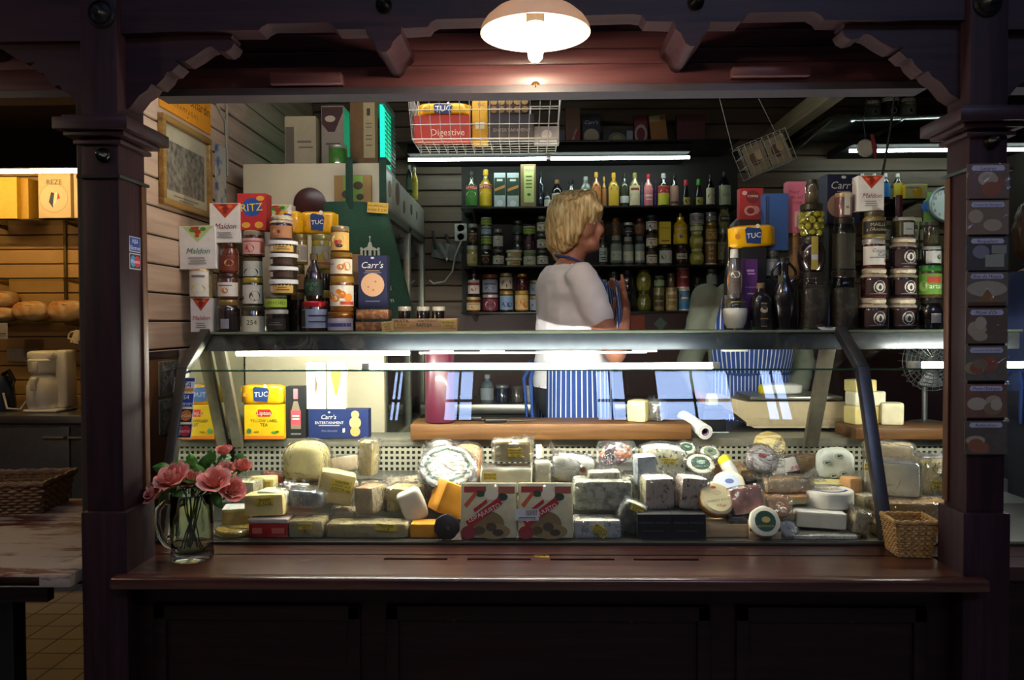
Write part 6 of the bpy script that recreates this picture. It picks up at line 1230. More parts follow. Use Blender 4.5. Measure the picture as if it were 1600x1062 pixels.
def blackbox(w, h, d): return carton_mesh(w, d, h, '#141417', [('t', 'PAPILLON', -.5, .66, .2, '#6a6a72', .8), ('t', 'PAPILLON', .45, .66, .2, '#6a6a72', .8), ('r', -.7, .3, .5, .36, '#3a3a44')])
ch('black roquefort box at the glass under a pocked block', 996, 1050, 814, 853, 2.34, blackbox, d=.11, zb=T1, name='cheese_box', cat='box', group='black boxes under the blue cheeses')
ch('black roquefort box at the glass beside the wooden cheese box', 1051, 1103, 814, 853, 2.34, blackbox, d=.11, zb=T1, name='cheese_box', cat='box', group='black boxes under the blue cheeses')
o = ch('round washed rind cheese with cream label in orange lettering', 1092, 1147, 759, 816, 2.385, 'disc', mat('#dcc79a', .5), rot=(52, 0, 12), h=.032, rind=RIND['orange'], zb=T1+.050)
m = MB(); m.deco([('e', 0, .5, .46, .46, '#dccfa2'), ('e', 0, .68, .16, .1, '#c9b890'), ('t', 'LIVAROT A.O.C.', 0, .42, .11, '#5a4a34', 1.6, 0, .1), ('t', 'Village', .1, .24, .09, '#b03a2c', .8, .3), ('e', -.1, .86, .09, .04, '#c2523c')], .096, .096, lambda x, z, e: (x, z-.048, .0335+e)); m.build('label', o)
ch('thin wooden cheese box under the orange lettered round', 1104, 1172, 828, 853, 2.36, lambda w, h, d: MB().rbox((-w/2, -d/2, 0), (w/2, d/2, h*.8), cw, .002), d=.085, zb=T1, name='cheese_box', cat='box')
# --- small soft cheeses
def soft(lb, a, b, t, bt, Y, tilt, ring, txtc, zb=None, wrap=1, rim='#e6dfc9', h=.024, rz=0, word=None):
    o = ch(lb, a, b, t, bt, Y, 'disc', mat(rim, .6, var=.06), rot=(tilt, 0, rz), h=h, rind=mat(rim, .6, var=.06), zb=zb, wrap=wrap); r = _dim[o.name][0]/2
    its = [('e', 0, .5, .34, .34, ring), ('e', .05, .55, .14, .1, txtc)]
    if word: its.append(('t', word, 0, .34, .09, txtc, 1.1))
    m = MB(); m.deco(its, 2*r, 2*r, lambda x, z, e: (x, z-r, h+.0004+e)); m.build('label', o); return o
G9 = 'small soft cheeses with green labels'
soft('small round with green label, rearmost beside the blue topped wedge', 1060, 1088, 694, 716, 2.70, 32, '#2c5a44', '#8aa890', None)
soft('small round with green and cream label behind the front green labelled round', 1096, 1126, 698, 724, 2.68, 34, '#7a8a6a', '#2c4a3a', None)
soft('small round with big dark green label, in front of two others', 1074, 1118, 716, 750, 2.58, 34, '#234a38', '#9ab0a0', None, h=.034, word='CHAVROUX')
ch('green foil tray under the small round cheeses', 1066, 1124, 742, 765, 2.575, 'block', RIND['green'], .11, zb=T2, name='foil_tray', cat='tray')
ch('shallow terracotta dish of cheese at the back', 1121, 1172, 697, 724, 2.72, 'wheel', CH['brown'], rind=mat('#b8764a', .6), zb=T3-.004)
def tubelog(w, h, d):
    m = MB(); m.lathe([(.001, 0), (.016, .002), (.021, .012), (.0215, .09)], mat('#e4e4da', .4, coat=.3), 20); m.lathe([(.0215, .09), (.020, .108), (.012, .114), (.001, .115)], mat('#e0d020', .4), 20); return m
ch('white paper log with bright yellow end lying aslant', 1140, 1180, 716, 768, 2.48, tubelog, d=.04, rot=(-28, -26, 0), zb=Z(764, 2.48), name='cheese_log')
soft('round carton with blue rim under the white log', 1118, 1168, 748, 782, 2.44, 40, '#a8b4c8', '#4a5a8a', None, wrap=0, rim='#c9bfa6', h=.03, rz=-14)
soft('foil wrapped round with red centre beside the yellow ended log', 1169, 1215, 704, 742, 2.56, 48, '#c9c2c0', '#b0303c', None, wrap=2, rim='#b9a9a4', h=.034)
ch('dark jar lid round between the log and the foil wrapped round', 1163, 1186, 738, 758, 2.52, 'wheel', RIND['dark'], rind=RIND['dark'], h=.02)
ch('straw mat patterned pale round leaning at the back', 1182, 1230, 686, 720, 2.70, 'disc', spotted('straw_rind', '#e0cf94', '#b39a5a', 60., .52, stretch=(.2, 1, 1)), rot=(48, 0, -10), h=.03, rind=CH['yel'])
ch('flat white packet with red print behind the tan wedge', 1212, 1252, 716, 742, 2.64, 'block', spotted('red_print', '#d5cdc0', '#b05a5a', 40., .6), .03, (-30, -12, 0), wrap=1, zb=Z(742, 2.64), name='cheese_pack')
ch('brown rinded wedge standing near the perforated panel', 1238, 1286, 712, 752, 2.68, 'block', 'brown', .06, (0, -3, 10), wrap=1, top=RIND['brown'], zb=T2+.03)
ch('cut tan wedge with ridged rind lying on flat yellow slabs', 1203, 1276, 742, 772, 2.45, 'block', 'tan', .07, (0, -3, -10), top=spotted('ridged_rind', '#c09a6a', '#8a6238', 70., .5, stretch=(.15, 1, 1)), wrap=2, zb=Z(771, 2.45))
ch('upper flat yellow slab under the ridged wedge', 1177, 1270, 764, 790, 2.42, 'block', 'yel', .11, (0, -4, -6), top=RIND['orange'], wrap=1, zb=Z(790, 2.42), tagt=(('13,5', 'kg'), -.86, .9, .026, .018, -20))
ch('lower flat yellow slab at the bottom of the slab pair', 1196, 1274, 788, 812, 2.40, 'block', 'yel', .11, top=RIND['orange'], wrap=1, zb=Z(812, 2.40))
ch('pale block at the base of the pile beside the green labelled round', 1196, 1252, 808, 852, 2.41, 'block', 'white', .08, zb=T1)
ch('crumpled clear pack of pink slices before the yellow slabs', 1150, 1200, 776, 820, 2.37, 'block', mat('#c98a78', .4, coat=.6, var=.35, sc=30), .03, (-16, -10, 0), wrap=1, zb=T1+.066, name='cheese_pack')
soft('terracotta coloured round leaning behind the pink pack', 1200, 1238, 784, 822, 2.375, 58, '#a8744c', '#c99a70', T1+.05, wrap=1, rim='#bb8458', h=.02)
ch('dark boxed pack under the crumpled pink slices', 1141, 1174, 816, 853, 2.37, 'block', mat('#2f3630', .4), .06, zb=T1, wrap=2, name='cheese_pack')
bx = thing('cheese_box', 'little open wooden box holding the green labelled octagonal round', 'box', (X(1197, 2.345), 2.365, T1)); m = MB(); ww = .047
for a, b in (((-ww, -.022, 0), (ww, .022, .003)), ((-ww, -.022, .003), (ww, -.019, .022)), ((-ww, -.019, .003), (-ww+.003, .022, .05)), ((ww-.003, -.019, .003), (ww, .022, .05))): m.rbox(a, b, cw, .0008)
m.build('box_body', bx)
soft('octagonal cream round with dark green label in the little wooden box', 1173, 1221, 807, 846, 2.337, 66, '#1f4a34', '#c9a85a', T1+.004, wrap=0, h=.022, word='NEUFCHATEL')
soft('round in grey printed paper beside the little wooden box', 1221, 1247, 814, 850, 2.345, 62, '#8d929a', '#5a606c', T1, wrap=1, rim='#b5b8bc', h=.016)
# --- brie
o = ch('large white brie wheel with blue ring printed on top', 1270, 1348, 758, 800, 2.40, 'wheel', RIND['bloom'], rind=RIND['bloom'], zb=Z(797, 2.40)); r = _dim[o.name][0]/2; h = _dim[o.name][1]
bo = MB(); n = 40
for a0, a1 in ((.5, 2.7), (3.6, 5.9)):
    q = [(cos(a0+(a1-a0)*i/n), sin(a0+(a1-a0)*i/n)) for i in range(n+1)]; bo.add([(c*r*.78, s_*r*.78, h+.0008) for c, s_ in q]+[(c*r*.66, s_*r*.66, h+.0008) for c, s_ in q], [(i, i+1, n+2+i, n+1+i) for i in range(n)], ink('#2c3a86'))
bo.deco([('t', 'BRIE', 0, .46, .2, '#b08a5a', 1), ('r', -.3, .68, .3, .72, '#6a7a6a')], 2*r, 2*r, lambda x, z, e: (x, z-r, h+.0008+e)); bo.build('label', o)
ch('thick block under the brie wheel', 1262, 1345, 796, 832, 2.43, 'block', 'cream', .10, zb=Z(832, 2.43), wrap=1)
o = ch('white brie wedge with blue printed top lying at the glass', 1249, 1331, 800, 838, 2.36, 'block', 'cream', .09, (0, 2, -8), top=spotted('blue_seal_paper', '#e8e4d8', '#7a8ab4', 24., .62, soft=.03), zb=T1+.024, k=18)
ch('pale flat slab at the glass beneath the printed brie wedge', 1240, 1342, 834, 853, 2.338, 'block', 'white', .10, zb=T1, wrap=1)
o = ch('white paper parcel with green sheep stamps near the frame', 1285, 1347, 700, 752, 2.60, 'block', mat('#dfe4d8', .55), .09, (0, 0, -12), k=5, arch=.01, amp=.003, zb=Z(752, 2.60), name='wrapped_cheese')
m = MB(); h = _dim[o.name][1]
for u, v, ry in ((-.55, .72, 10), (.35, .3, 20), (-.2, .2, -12), (.1, 1.0, 0)):
    m.deco([('e', u, v, .16, .10, '#3f6a58'), ('e', u, v, .145, .088, '#d5dccf'), ('e', u-.02, v, .06, .045, '#2f5a48'), ('e', u+.1, v+.02, .04, .03, '#2f5a48')], _dim[o.name][0], h*.9, lambda x, z, e: (x, -.0462-e, z))
m.build('stamps', o)
ch('peach coloured piece under the white parcel', 1322, 1352, 740, 770, 2.50, 'block', 'peach', .05, (0, 0, 20), zb=Z(772, 2.5))
soft('tan round with stamped rim standing behind the brie wedge', 1304, 1344, 794, 834, 2.47, 60, '#c9a474', '#8a5a34', None, wrap=0, rim='#b98a5c', h=.026)
ch('wrapped pinkish chunk by the metal frame at the glass', 1334, 1360, 812, 853, 2.36, 'block', 'tan', .06, (0, 10, 0), wrap=2, zb=T1)
ch('yellow slab beside the parcel with the green stamps', 1276, 1330, 748, 766, 2.53, 'block', 'butter', .08, zb=Z(766, 2.53))
# --- beyond the frame
ch('big cut cheese block with foil top and yellow label beyond the frame', 1366, 1456, 712, 777, 2.47, 'block', 'cream', .09, (0, 0, -22), top=RIND['foil'], wrap=1, zb=Z(778, 2.47), tagt=(('PARMESAN', 'pala 38,-'), -.72, .86, .044, .022))
ch('pale cheese block in film on top of the big foil topped block', 1364, 1442, 686, 720, 2.60, 'block', 'tan', .08, (0, 0, -20), wrap=2, zb=Z(722, 2.60))
ch('small crusted block at the very back beyond the frame', 1400, 1420, 678, 700, 2.72, 'block', 'olive', .05, zb=T3+.05, wrap=1)
ch('long brown rinded block beneath the foil topped block', 1372, 1492, 774, 824, 2.42, 'block', 'brown', .10, (0, 0, 0), zb=Z(824, 2.42), wrap=1)
ch('yellow green block at the glass below the brown rinded block', 1376, 1470, 820, 853, 2.36, 'block', 'olive', .09, zb=T1, tagt=(('PECORINO', '19 €'), -.7, .75, .05, .02))
ch('film wrapped piece with yellow sticker by the wooden post', 1444, 1482, 700, 766, 2.54, 'block', 'yel', .08, (0, 0, 0), wrap=2, zb=Z(774, 2.54), top=RIND['foil'], tagt=(('GRANA', '24,-'), .1, .3, .03, .03))

for a_ in (('tan block wedged between the tilted labelled block and the long low one', 512, 553, 790, 824, 2.45, 'block', 'tan', .07, (0, 0, 8), 1), ('pale chunk tucked under the crate end by the green edged round', 640, 672, 748, 778, 2.56, 'block', 'cream', .06, (0, 6, 10), 1),
           ('cream block tucked behind the two printed baked cheese packs', 738, 800, 762, 806, 2.44, 'block', 'pale', .07, (0, 0, -6), 1), ('yellow block tucked behind the second printed pack', 805, 884, 766, 810, 2.45, 'block', 'yel', .07, (0, 0, 4), 1),
           ('grey green chunk in the gap before the grey foil block', 964, 1000, 752, 800, 2.50, 'block', spotted('gap_blue', '#b9b89c', '#5a6658', 52., .58), .06, (0, 0, 14), 1), ('small crusted pale block behind the ridged wedge', 1262, 1296, 746, 776, 2.56, 'block', 'cream', .06, (0, 0, -10), 1),
           ('pale piece propped behind the dark metal frame', 1346, 1374, 768, 812, 2.46, 'block', 'pale', .05, (0, 0, 12), 1), ('brown crusted wedge behind the round foil wrapped cheese', 1150, 1180, 728, 756, 2.62, 'block', 'brown', .06, (0, 0, 16), 1),
           ('folded white cheese paper lying behind the white parcel log', 1100, 1142, 748, 770, 2.53, 'block', 'white', .06, (0, -8, 0), 0)):
    ch(*a_[:10], wrap=a_[10])
# ================================================================ REAR WORKTOP AND THE LOW BACK COUNTER
ZW = .979
wk = MB(); wk.box((.72, 3.031, .93), (1.62, 3.36, .9785), mat('#6f6e68', .35, .6)); wk.box((.72, 3.05, .2), (1.62, 3.34, .93), mat('#3a3a38', .6))
tag(wk.build('work_counter'), 'steel topped counter under the weighing scale', 'counter')
bd = wood('cutting_board_beech', '#4c3018', '#66431f', '#775128', .5, 0, 1.2, .05)
o = MB().rbox((X(640, 2.83), 2.83, ZW), (X(1081, 2.83), 3.025, ZW+.056), bd, .004).build('cutting_board'); tag(o, 'long thick wooden cutting board behind the cheese display', 'cutting board'); ZBD = ZW+.0562
o = MB().rbox((X(1338, 2.83), 2.83, ZW), (1.6, 3.025, ZW+.04), bd, .004).build('cutting_board'); tag(o, 'shorter wooden cutting board beyond the display frame under cheese blocks', 'cutting board')
tea = CB('bright yellow tea carton with red logo standing in the case', 385, 447, 631, '#e9b60c', [('r', -1, 0, 1, .10, '#e8801c'), ('p', [(-.28, .66), (.3, .66), (.42, .76), (.3, .87), (-.28, .87), (-.42, .76)], '#c4201c'), ('t', 'Lipton', 0, .765, .13, '#f6efe0', .7), ('t', 'YELLOW LABEL', 0, .54, .10, '#2c2a10', 1.4), ('t', 'TEA', 0, .42, .09, '#2c2a10', .6), ('e', -.76, .24, .07, .07, '#3a7a4a'), ('e', .5, .2, .08, .03, '#4a8a2a'), ('e', .66, .22, .06, .03, '#3f7a24'), ('r', -.5, .2, -.25, .24, '#c08a1c')], '#f0c40e', .07, 'tea_carton')
tea['ws'] = 1
column(2.885, ZW, [tea, tuc('yellow cracker pack lying on the yellow tea carton', 376, 445, 600)])
column(2.895, ZW, [CB('black carton with a red labelled bottle picture beside the yellow tea', 448, 480, 603, '#15191a', [('p', [(-.5, .18), (.5, .18), (.5, .5), (.2, .72), (-.2, .72), (-.5, .5)], '#8a7a64'), ('r', -.5, .26, .5, .54, '#d0505c'), ('r', -.22, .76, .22, .96, '#d27880'), ('r', -.35, .42, .35, .45, '#f0d0c8'), ('r', -.35, .36, .35, .39, '#f0d0c8'), ('r', -.5, .07, .5, .1, '#8a8a84')], None, .05, 'syrup_carton')])
column(2.89, ZW, [CB('navy assorted cracker carton with three round crackers', 482, 578, 638, '#16244e', [('t', "Carr's", -.32, .74, .18, '#e2e0da', .5, .25), ('t', 'ENTERTAINMENT', -.3, .54, .10, '#e2e0da', .95), ('r', -.66, .43, .04, .46, '#a8a8a8'), ('e', .56, .82, .14, .13, '#d8a868'), ('e', .56, .54, .2, .2, '#e0b474'), ('e', .56, .24, .17, .17, '#d4a25e'), ('t', 'fine biscuits', -.3, .27, .08, '#8a8aa8', .6, .3), ('p', [(.14, .2), (.22, .22), (.22, .36), (.14, .34)], '#d8d8d4'), ('e', -.3, .9, .04, .03, '#e0e0e0')], '#182a5c', .05, 'cracker_carton'),
  ])
zt_ = Z(638, 2.89, 530)
column(2.895, zt_+.0003, [CB('tall white carton with brown leaf sprig on the navy carton', 480, 511, 565, '#d6d2c2', [('p', [(0, .2), (.1, .5), (0, .82), (-.1, .5)], '#6a5432'), ('p', [(-.5, .72), (.1, .56), (.1, .52)], '#6a5432'), ('p', [(.5, .66), (-.1, .46), (-.1, .42)], '#6a5432'), ('p', [(-.45, .34), (.1, .5), (.1, .46)], '#6a5432'), ('p', [(.5, .38), (0, .62), (0, .58)], '#6a5432'), ('r', -.6, .08, .6, .1, '#b9b5a4')], None, .045, 'leaf_carton')])
column(2.895, zt_+.0003, [CB('tall white carton with yellow fan motif on the navy carton', 512, 541, 565, '#d8d4c2', [('p', [(-.6, .72), (-.5, .82), (.5, .82), (.6, .72), (.1, .3), (-.1, .3)], '#c9a030'), ('r', -.6, .08, .6, .1, '#b9b5a4')], None, .045, 'fan_carton')])
def burg(t, w, h):
    r = w/2; m = mat('#4a1026', .35, coat=.2, var=.05)
    MB().lathe([(0, 0), (.9*r, 0), (r, .02*h), (r, .93*h), (.96*r, .95*h)], m, 32).build('canister_body', t); MB().lathe([(1.0*r, .94*h), (1.02*r, .95*h), (1.02*r, .99*h), (.98*r, h), (.001, h)], mat('#54102a', .3, coat=.5, var=.05), 32).build('lid', t)
put(dict(f=burg, label='tall burgundy canister standing on the long cutting board', a=663, b=710, top=546, name='canister', cat='canister'), 2.88, ZBD)
def knife(x, y, rz, L, lb):
    t = thing('knife', lb, 'knife', (x, y, ZBD), (0, 0, rz))
    MB().rbox((-L*.4, -.011, .001), (0, .011, .015), BLACK, .004).build('handle', t); MB().prism([(0, -.009), (L*.6, .004), (L*.52, .011), (0, .012)], .005, .0065, STEEL, plane='xy').build('blade', t)
knife(X(752, 2.9), 2.93, R(-12), .26, 'kitchen knife with black handle lying beside the burgundy canister'); knife(X(790, 2.87), 2.88, R(14), .2, 'smaller knife lying further along the long cutting board')
ch('wrapped cheese chunk alone on the long cutting board before the apron', 981, 1022, 627, 665, 2.87, 'block', 'butter', .08, (0, 0, -24), zb=ZBD, wrap=0)
ch('ball of crumpled film covering the far end of the lone chunk', 1012, 1046, 628, 664, 2.885, 'block', mat('#8d8f8a', .15, .6, coat=.8, var=.5, sc=50), .06, (0, 0, -20), zb=ZBD, wrap=2, k=4, amp=.006, name='film_ball', cat='film')
# paper roll, card reader, scale
a, b = P(1068, 652, 3.04), P(1102, 684, 2.82); a.z = max(a.z, 1.018); b.z = ZW+.0285; d = b-a
t = thing('paper_roll', 'white wrapping paper roll lying aslant over the rear ledge', 'paper roll', (a+b)/2); t.rotation_mode = 'QUATERNION'; t.rotation_quaternion = d.to_track_quat('Z', 'Y'); L = d.length/2
MB().lathe([(.014, L), (.027, L), (.027, -L), (.014, -L)], mat('#e3e1da', .6, var=.03), 28, cap=False).lathe([(.022, L+.0004), (.020, L+.0004)], mat('#b9b5ac', .6), 28, cap=False).build('paper', t); MB().lathe([(.0145, L+.0005), (.0125, L+.0005), (.0125, -L), (.0145, -L)], mat('#8a7088', .7), 24, cap=False).build('core', t)
x0 = X(1118, 3.0)
t = thing('card_reader', 'black card terminal with white paper top beside the scale', 'card terminal', (x0, 3.06, ZW)); MB().rbox((-.045, -.05, 0), (.045, .05, .085), mat('#1b1c1f', .4), .008, 3).rbox((-.04, -.045, .085), (.04, .03, .10), mat('#24262a', .4), .006).build('reader_body', t)
MB().lathe([(.024, -.018), (.026, -.014), (.026, .014), (.024, .018)], mat('#d6d6cc', .5), 24, M=Matrix.Translation((0, .0, .119)) @ Matrix.Rotation(pi/2, 4, 'Y')).build('paper_spool', t)
MB().box((-.05, -.06, 0), (.05, -.052, .004), paper('#d8d8d0')).build('base_plate', t)
t = thing('weighing_scale', 'beige weighing scale with steel platter on the rear worktop', 'scale', (X(1228, 3.1), 3.17, ZW)); w = (X(1318, 3.1)-X(1140, 3.1))/2
m = MB(); bg = mat('#cbb994', .45, var=.04)
m.prism([(-w*.62, .012), (w*.95, .012), (w, .045), (w, .10), (w*.95, .112), (-w*.72, .112), (-w, .125), (-w, .075)], -.12, .12, bg); m.build('scale_body', t)
MB().rbox((-w*.75, -.122, .02), (w*.9, -.119, .05), mat('#b9a884', .5), .001).rbox((w*.3, -.124, .045), (w*.7, -.12, .075), mat('#c3b28c', .4), .002).build('front_plate', t)
MB().rbox((-w*.68, -.115, .118), (w*.93, .115, .132), STEEL, .004).build('platter', t)
f_ = MB()
for sx in (-.5, .8):
    for sy in (-.09, .09): f_.lathe([(.012, 0), (.014, .012)], BLACK, 12, c=(sx*w, sy, 0))
f_.build('foot', t)
ch('white paper parcel with yellow end lying on the scale platter', 1198, 1258, 591, 610, 3.12, 'block', mat('#dcdcd4', .5, coat=.3), .07, (0, 0, 4), k=5, amp=.003, zb=ZW+.1325, name='wrapped_cheese')
ch('yellow paper tip of the parcel on the scale platter', 1190, 1206, 592, 609, 3.13, 'block', mat('#d8c81c', .5), .06, (0, 0, 4), k=4, zb=ZW+.1325, name='wrapped_cheese')
ch('upright pale cheese block behind the display frame', 1330, 1382, 634, 667, 2.92, 'block', 'butter', .07, (0, 0, 14), zb=ZW+.0402); ch('pale cheese block with ink stamp beside the upright block', 1382, 1420, 629, 667, 2.90, 'block', 'pale', .06, (0, 0, -14), zb=ZW+.0402)
# low back counter with sink things
mb = MB(); mb.rbox((-.55, 3.95, .94), (1.35, 4.41, Z(628, 4.05)), STEEL, .004); mb.box((-.54, 3.98, .2), (1.34, 4.41, .94), mat('#2c2a28', .6)); tag(mb.build('sink_counter'), 'steel sink counter under the back shelves', 'counter'); ZS = Z(628, 4.05)+.0003
struct('trim_22', MB().box((-.57, 4.405, .2), (2.55, 4.414, Z(492, 4.4)), mat('#3a1614', .5)))
for e in (B('white labelled soap bottle on the sink counter', 750, 772, 585, 'short', '#6a7a84', '#b9c2c8', bl('#a8b4bc')), J('dark blue storage jar on the sink counter', 774, 795, 601, 's', '#26344c', '#8a8f94', None), J('grey metal canister on the sink counter', 798, 817, 602, 's', '#5a5650', '#6a6660', None)): column(4.05, ZS, [e])
t = thing('mug', 'white mug on the sink counter behind the woman', 'mug', (X(829, 4.05), 4.06, ZS)); MB().lathe([(0, 0), (.03, 0), (.033, .004), (.033, .082), (.030, .082), (.029, .006), (0, .006)], mat('#cfcfc8', .3, coat=.5), 24).build('mug_body', t); MB().tube([(.032, 0, .068), (.05, 0, .064), (.054, 0, .042), (.048, 0, .022), (.032, 0, .018)], .005, mat('#cfcfc8', .3, coat=.5), 8).build('handle', t)
t = thing('red_bowl', 'small red plastic bowl at the edge of the sink counter', 'bowl', (X(853, 3.98), 4.02, ZS)); MB().lathe([(0, 0), (.03, 0), (.05, .03), (.047, .03), (.028, .004), (0, .004)], mat('#b01c24', .35), 24).build('bowl_body', t)
p, q = P(985, 493, 4.405), P(1008, 514, 4.405)
tag(carton_mesh(q.x-p.x, .002, p.z-q.z, '#9a3c20').build('note_card', None, ((p.x+q.x)/2, 4.403, q.z)), 'orange card pinned under the lowest shelf by the raised hand', 'card')
tag(carton_mesh(.055, .002, .055, '#5a6a5c').build('note_card', None, (X(1027, 4.4), 4.403, Z(512, 4.4)), (0, R(42), 0)), 'grey green card pinned askew under the lowest shelf', 'card')

ch('cheese block stacked on the upright one behind the display frame', 1332, 1390, 612, 638, 2.925, 'block', 'cream', .07, (0, 0, 10), zb=Z(636, 2.92)); ch('small cheese block topmost of the stack behind the display frame', 1330, 1376, 594, 616, 2.93, 'block', 'butter', .07, (0, 0, 16), zb=Z(614, 2.93))
# desk fan
t = thing('desk_fan', 'steel desk fan with round wire guard behind the cheese blocks', 'fan', (X(1440, 3.3), 3.22, ZW)); zf = Z(566, 3.2)-ZW; rf = 46*S(3.2); MX = Matrix.Translation((0, 0, zf)) @ Matrix.Rotation(pi/2, 4, 'X'); wr = mat('#8a8c8a', .35, .7)
m = MB()
for k in range(1, 9): m.tube([(rf*k/8*cos(2*pi*i/36), rf*k/8*sin(2*pi*i/36), .03-.02*(k/8)**2) for i in range(36)], .0014, wr, 5, closed=True, M=MX)
for k in range(24): a = 2*pi*k/24; m.tube([(.02*cos(a), .02*sin(a), .03), (rf*cos(a), rf*sin(a), .01), (rf*cos(a), rf*sin(a), -.03), (.03*cos(a), .03*sin(a), -.05)], .0013, wr, 5, M=MX)
m.build('wire_guard', t)
m = MB()
for k in range(4): m.sheet(lambda u, v: (rf*(.18+.7*u)*cos(k*pi/2+(v-.5)*1.0*(.6+.4*u)), rf*(.18+.7*u)*sin(k*pi/2+(v-.5)*1.0*(.6+.4*u)), .02*(v-.5)), 6, 4, mat('#5a5c5c', .4, .5), M=MX)
m.build('blade', t); MB().lathe([(0, .015), (.022, .012), (.024, -.02), (.04, -.05), (.035, -.10), (0, -.11)], wr, 20, M=MX).build('motor', t)
MB().tube([(0, .05, zf-.02), (0, .05, .012)], .011, wr, 10).lathe([(0, 0), (.07, 0), (.072, .01), (.02, .018), (0, .018)], wr, 24, c=(0, .03, 0)).build('stand', t)
# ================================================================ PEOPLE
def capsule(mb, p0, r0, p1, r1, sl=1., m=None, lat=None, seg=16):
    """tapered rounded limb; sl widens it along the lateral direction lat"""
    p0, p1 = Vector(p0), Vector(p1); ax = p1-p0; L = max(ax.length, 1e-5); ax = ax/L
    q = ax.to_track_quat('Z', 'Y').to_matrix().to_4x4(); pr = []
    for i in range(6): a = -pi/2+pi/2*i/5; pr.append((max(1e-4, r0*cos(a)), r0*sin(a)))
    for i in range(6): a = pi/2*i/5; pr.append((max(1e-4, r1*cos(a)), L+r1*sin(a)))
    t = MB().lathe(pr, m, seg, cap=True)
    for v in t.v:
        w = q @ Vector(v)
        if lat is not None and sl != 1: w = w+lat*(w.dot(lat))*(sl-1)
        mb.v.append(tuple(w+p0))
    o = len(mb.v)-len(t.v); i = mb.mi(m)
    for f in t.f: mb.f.append(tuple(k+o for k in f)); mb.m.append(i)
def fuse(mb, name, parent, voxel, m, smooth=2, disp=None, cut=None):
    """melt overlapping limbs into one skin"""
    me = bpy.data.meshes.new('tmp'); me.from_pydata(mb.v, [], mb.f); o = bpy.data.objects.new('tmp', me); C.objects.link(o)
    r = o.modifiers.new('r', 'REMESH'); r.mode = 'VOXEL'; r.voxel_size = voxel
    s = o.modifiers.new('s', 'SMOOTH'); s.factor = .5; s.iterations = smooth
    me2 = bpy.data.meshes.new_from_object(o.evaluated_get(bpy.context.evaluated_depsgraph_get())); bpy.data.objects.remove(o); bpy.data.meshes.remove(me)
    me2.name = name; me2.materials.clear(); me2.materials.append(m)
    if disp:
        nrm = [v.normal.copy() for v in me2.vertices]
        for v, nn in zip(me2.vertices, nrm): v.co = v.co+nn*disp(v.co)
    if cut:
        b = bmesh.new(); b.from_mesh(me2); bmesh.ops.delete(b, geom=[f for f in b.faces if cut(f.calc_center_median())], context='FACES'); b.to_mesh(me2); b.free()
    me2.polygons.foreach_set('use_smooth', [True]*len(me2.polygons)); me2.update()
    ob = bpy.data.objects.new(name, me2); C.objects.link(ob); ob.parent = parent; return ob
APRON = lambda: stripes('apron_stripe', '#1c4088', '#c9d0da', 62, .22)
APRONX = lambda: stripes('apron_bib_stripe', '#1c4088', '#c9d0da', 62, .22, False)
def skin(h): return mat(h, .5, var=.08, sc=20)
def hairmat(name, a, b, c):
    k = ('hair', name)
    if k in _M: return _M[k]
    m, nt, bs = newmat(name); n = N(nt, 'ShaderNodeTexNoise'); n.inputs['Scale'].default_value = 9; n.inputs['Detail'].default_value = 6
    nt.links.new(coords(nt, (9, 9, 1.1)), n.inputs['Vector']); nt.links.new(ramp(nt, n.outputs[0], [(.32, a), (.5, b), (.68, c)]), bs.inputs['Base Color'])
    bs.inputs['Roughness'].default_value = .45; bump(nt, bs, n.outputs[0], .006); _M[k] = m; return m

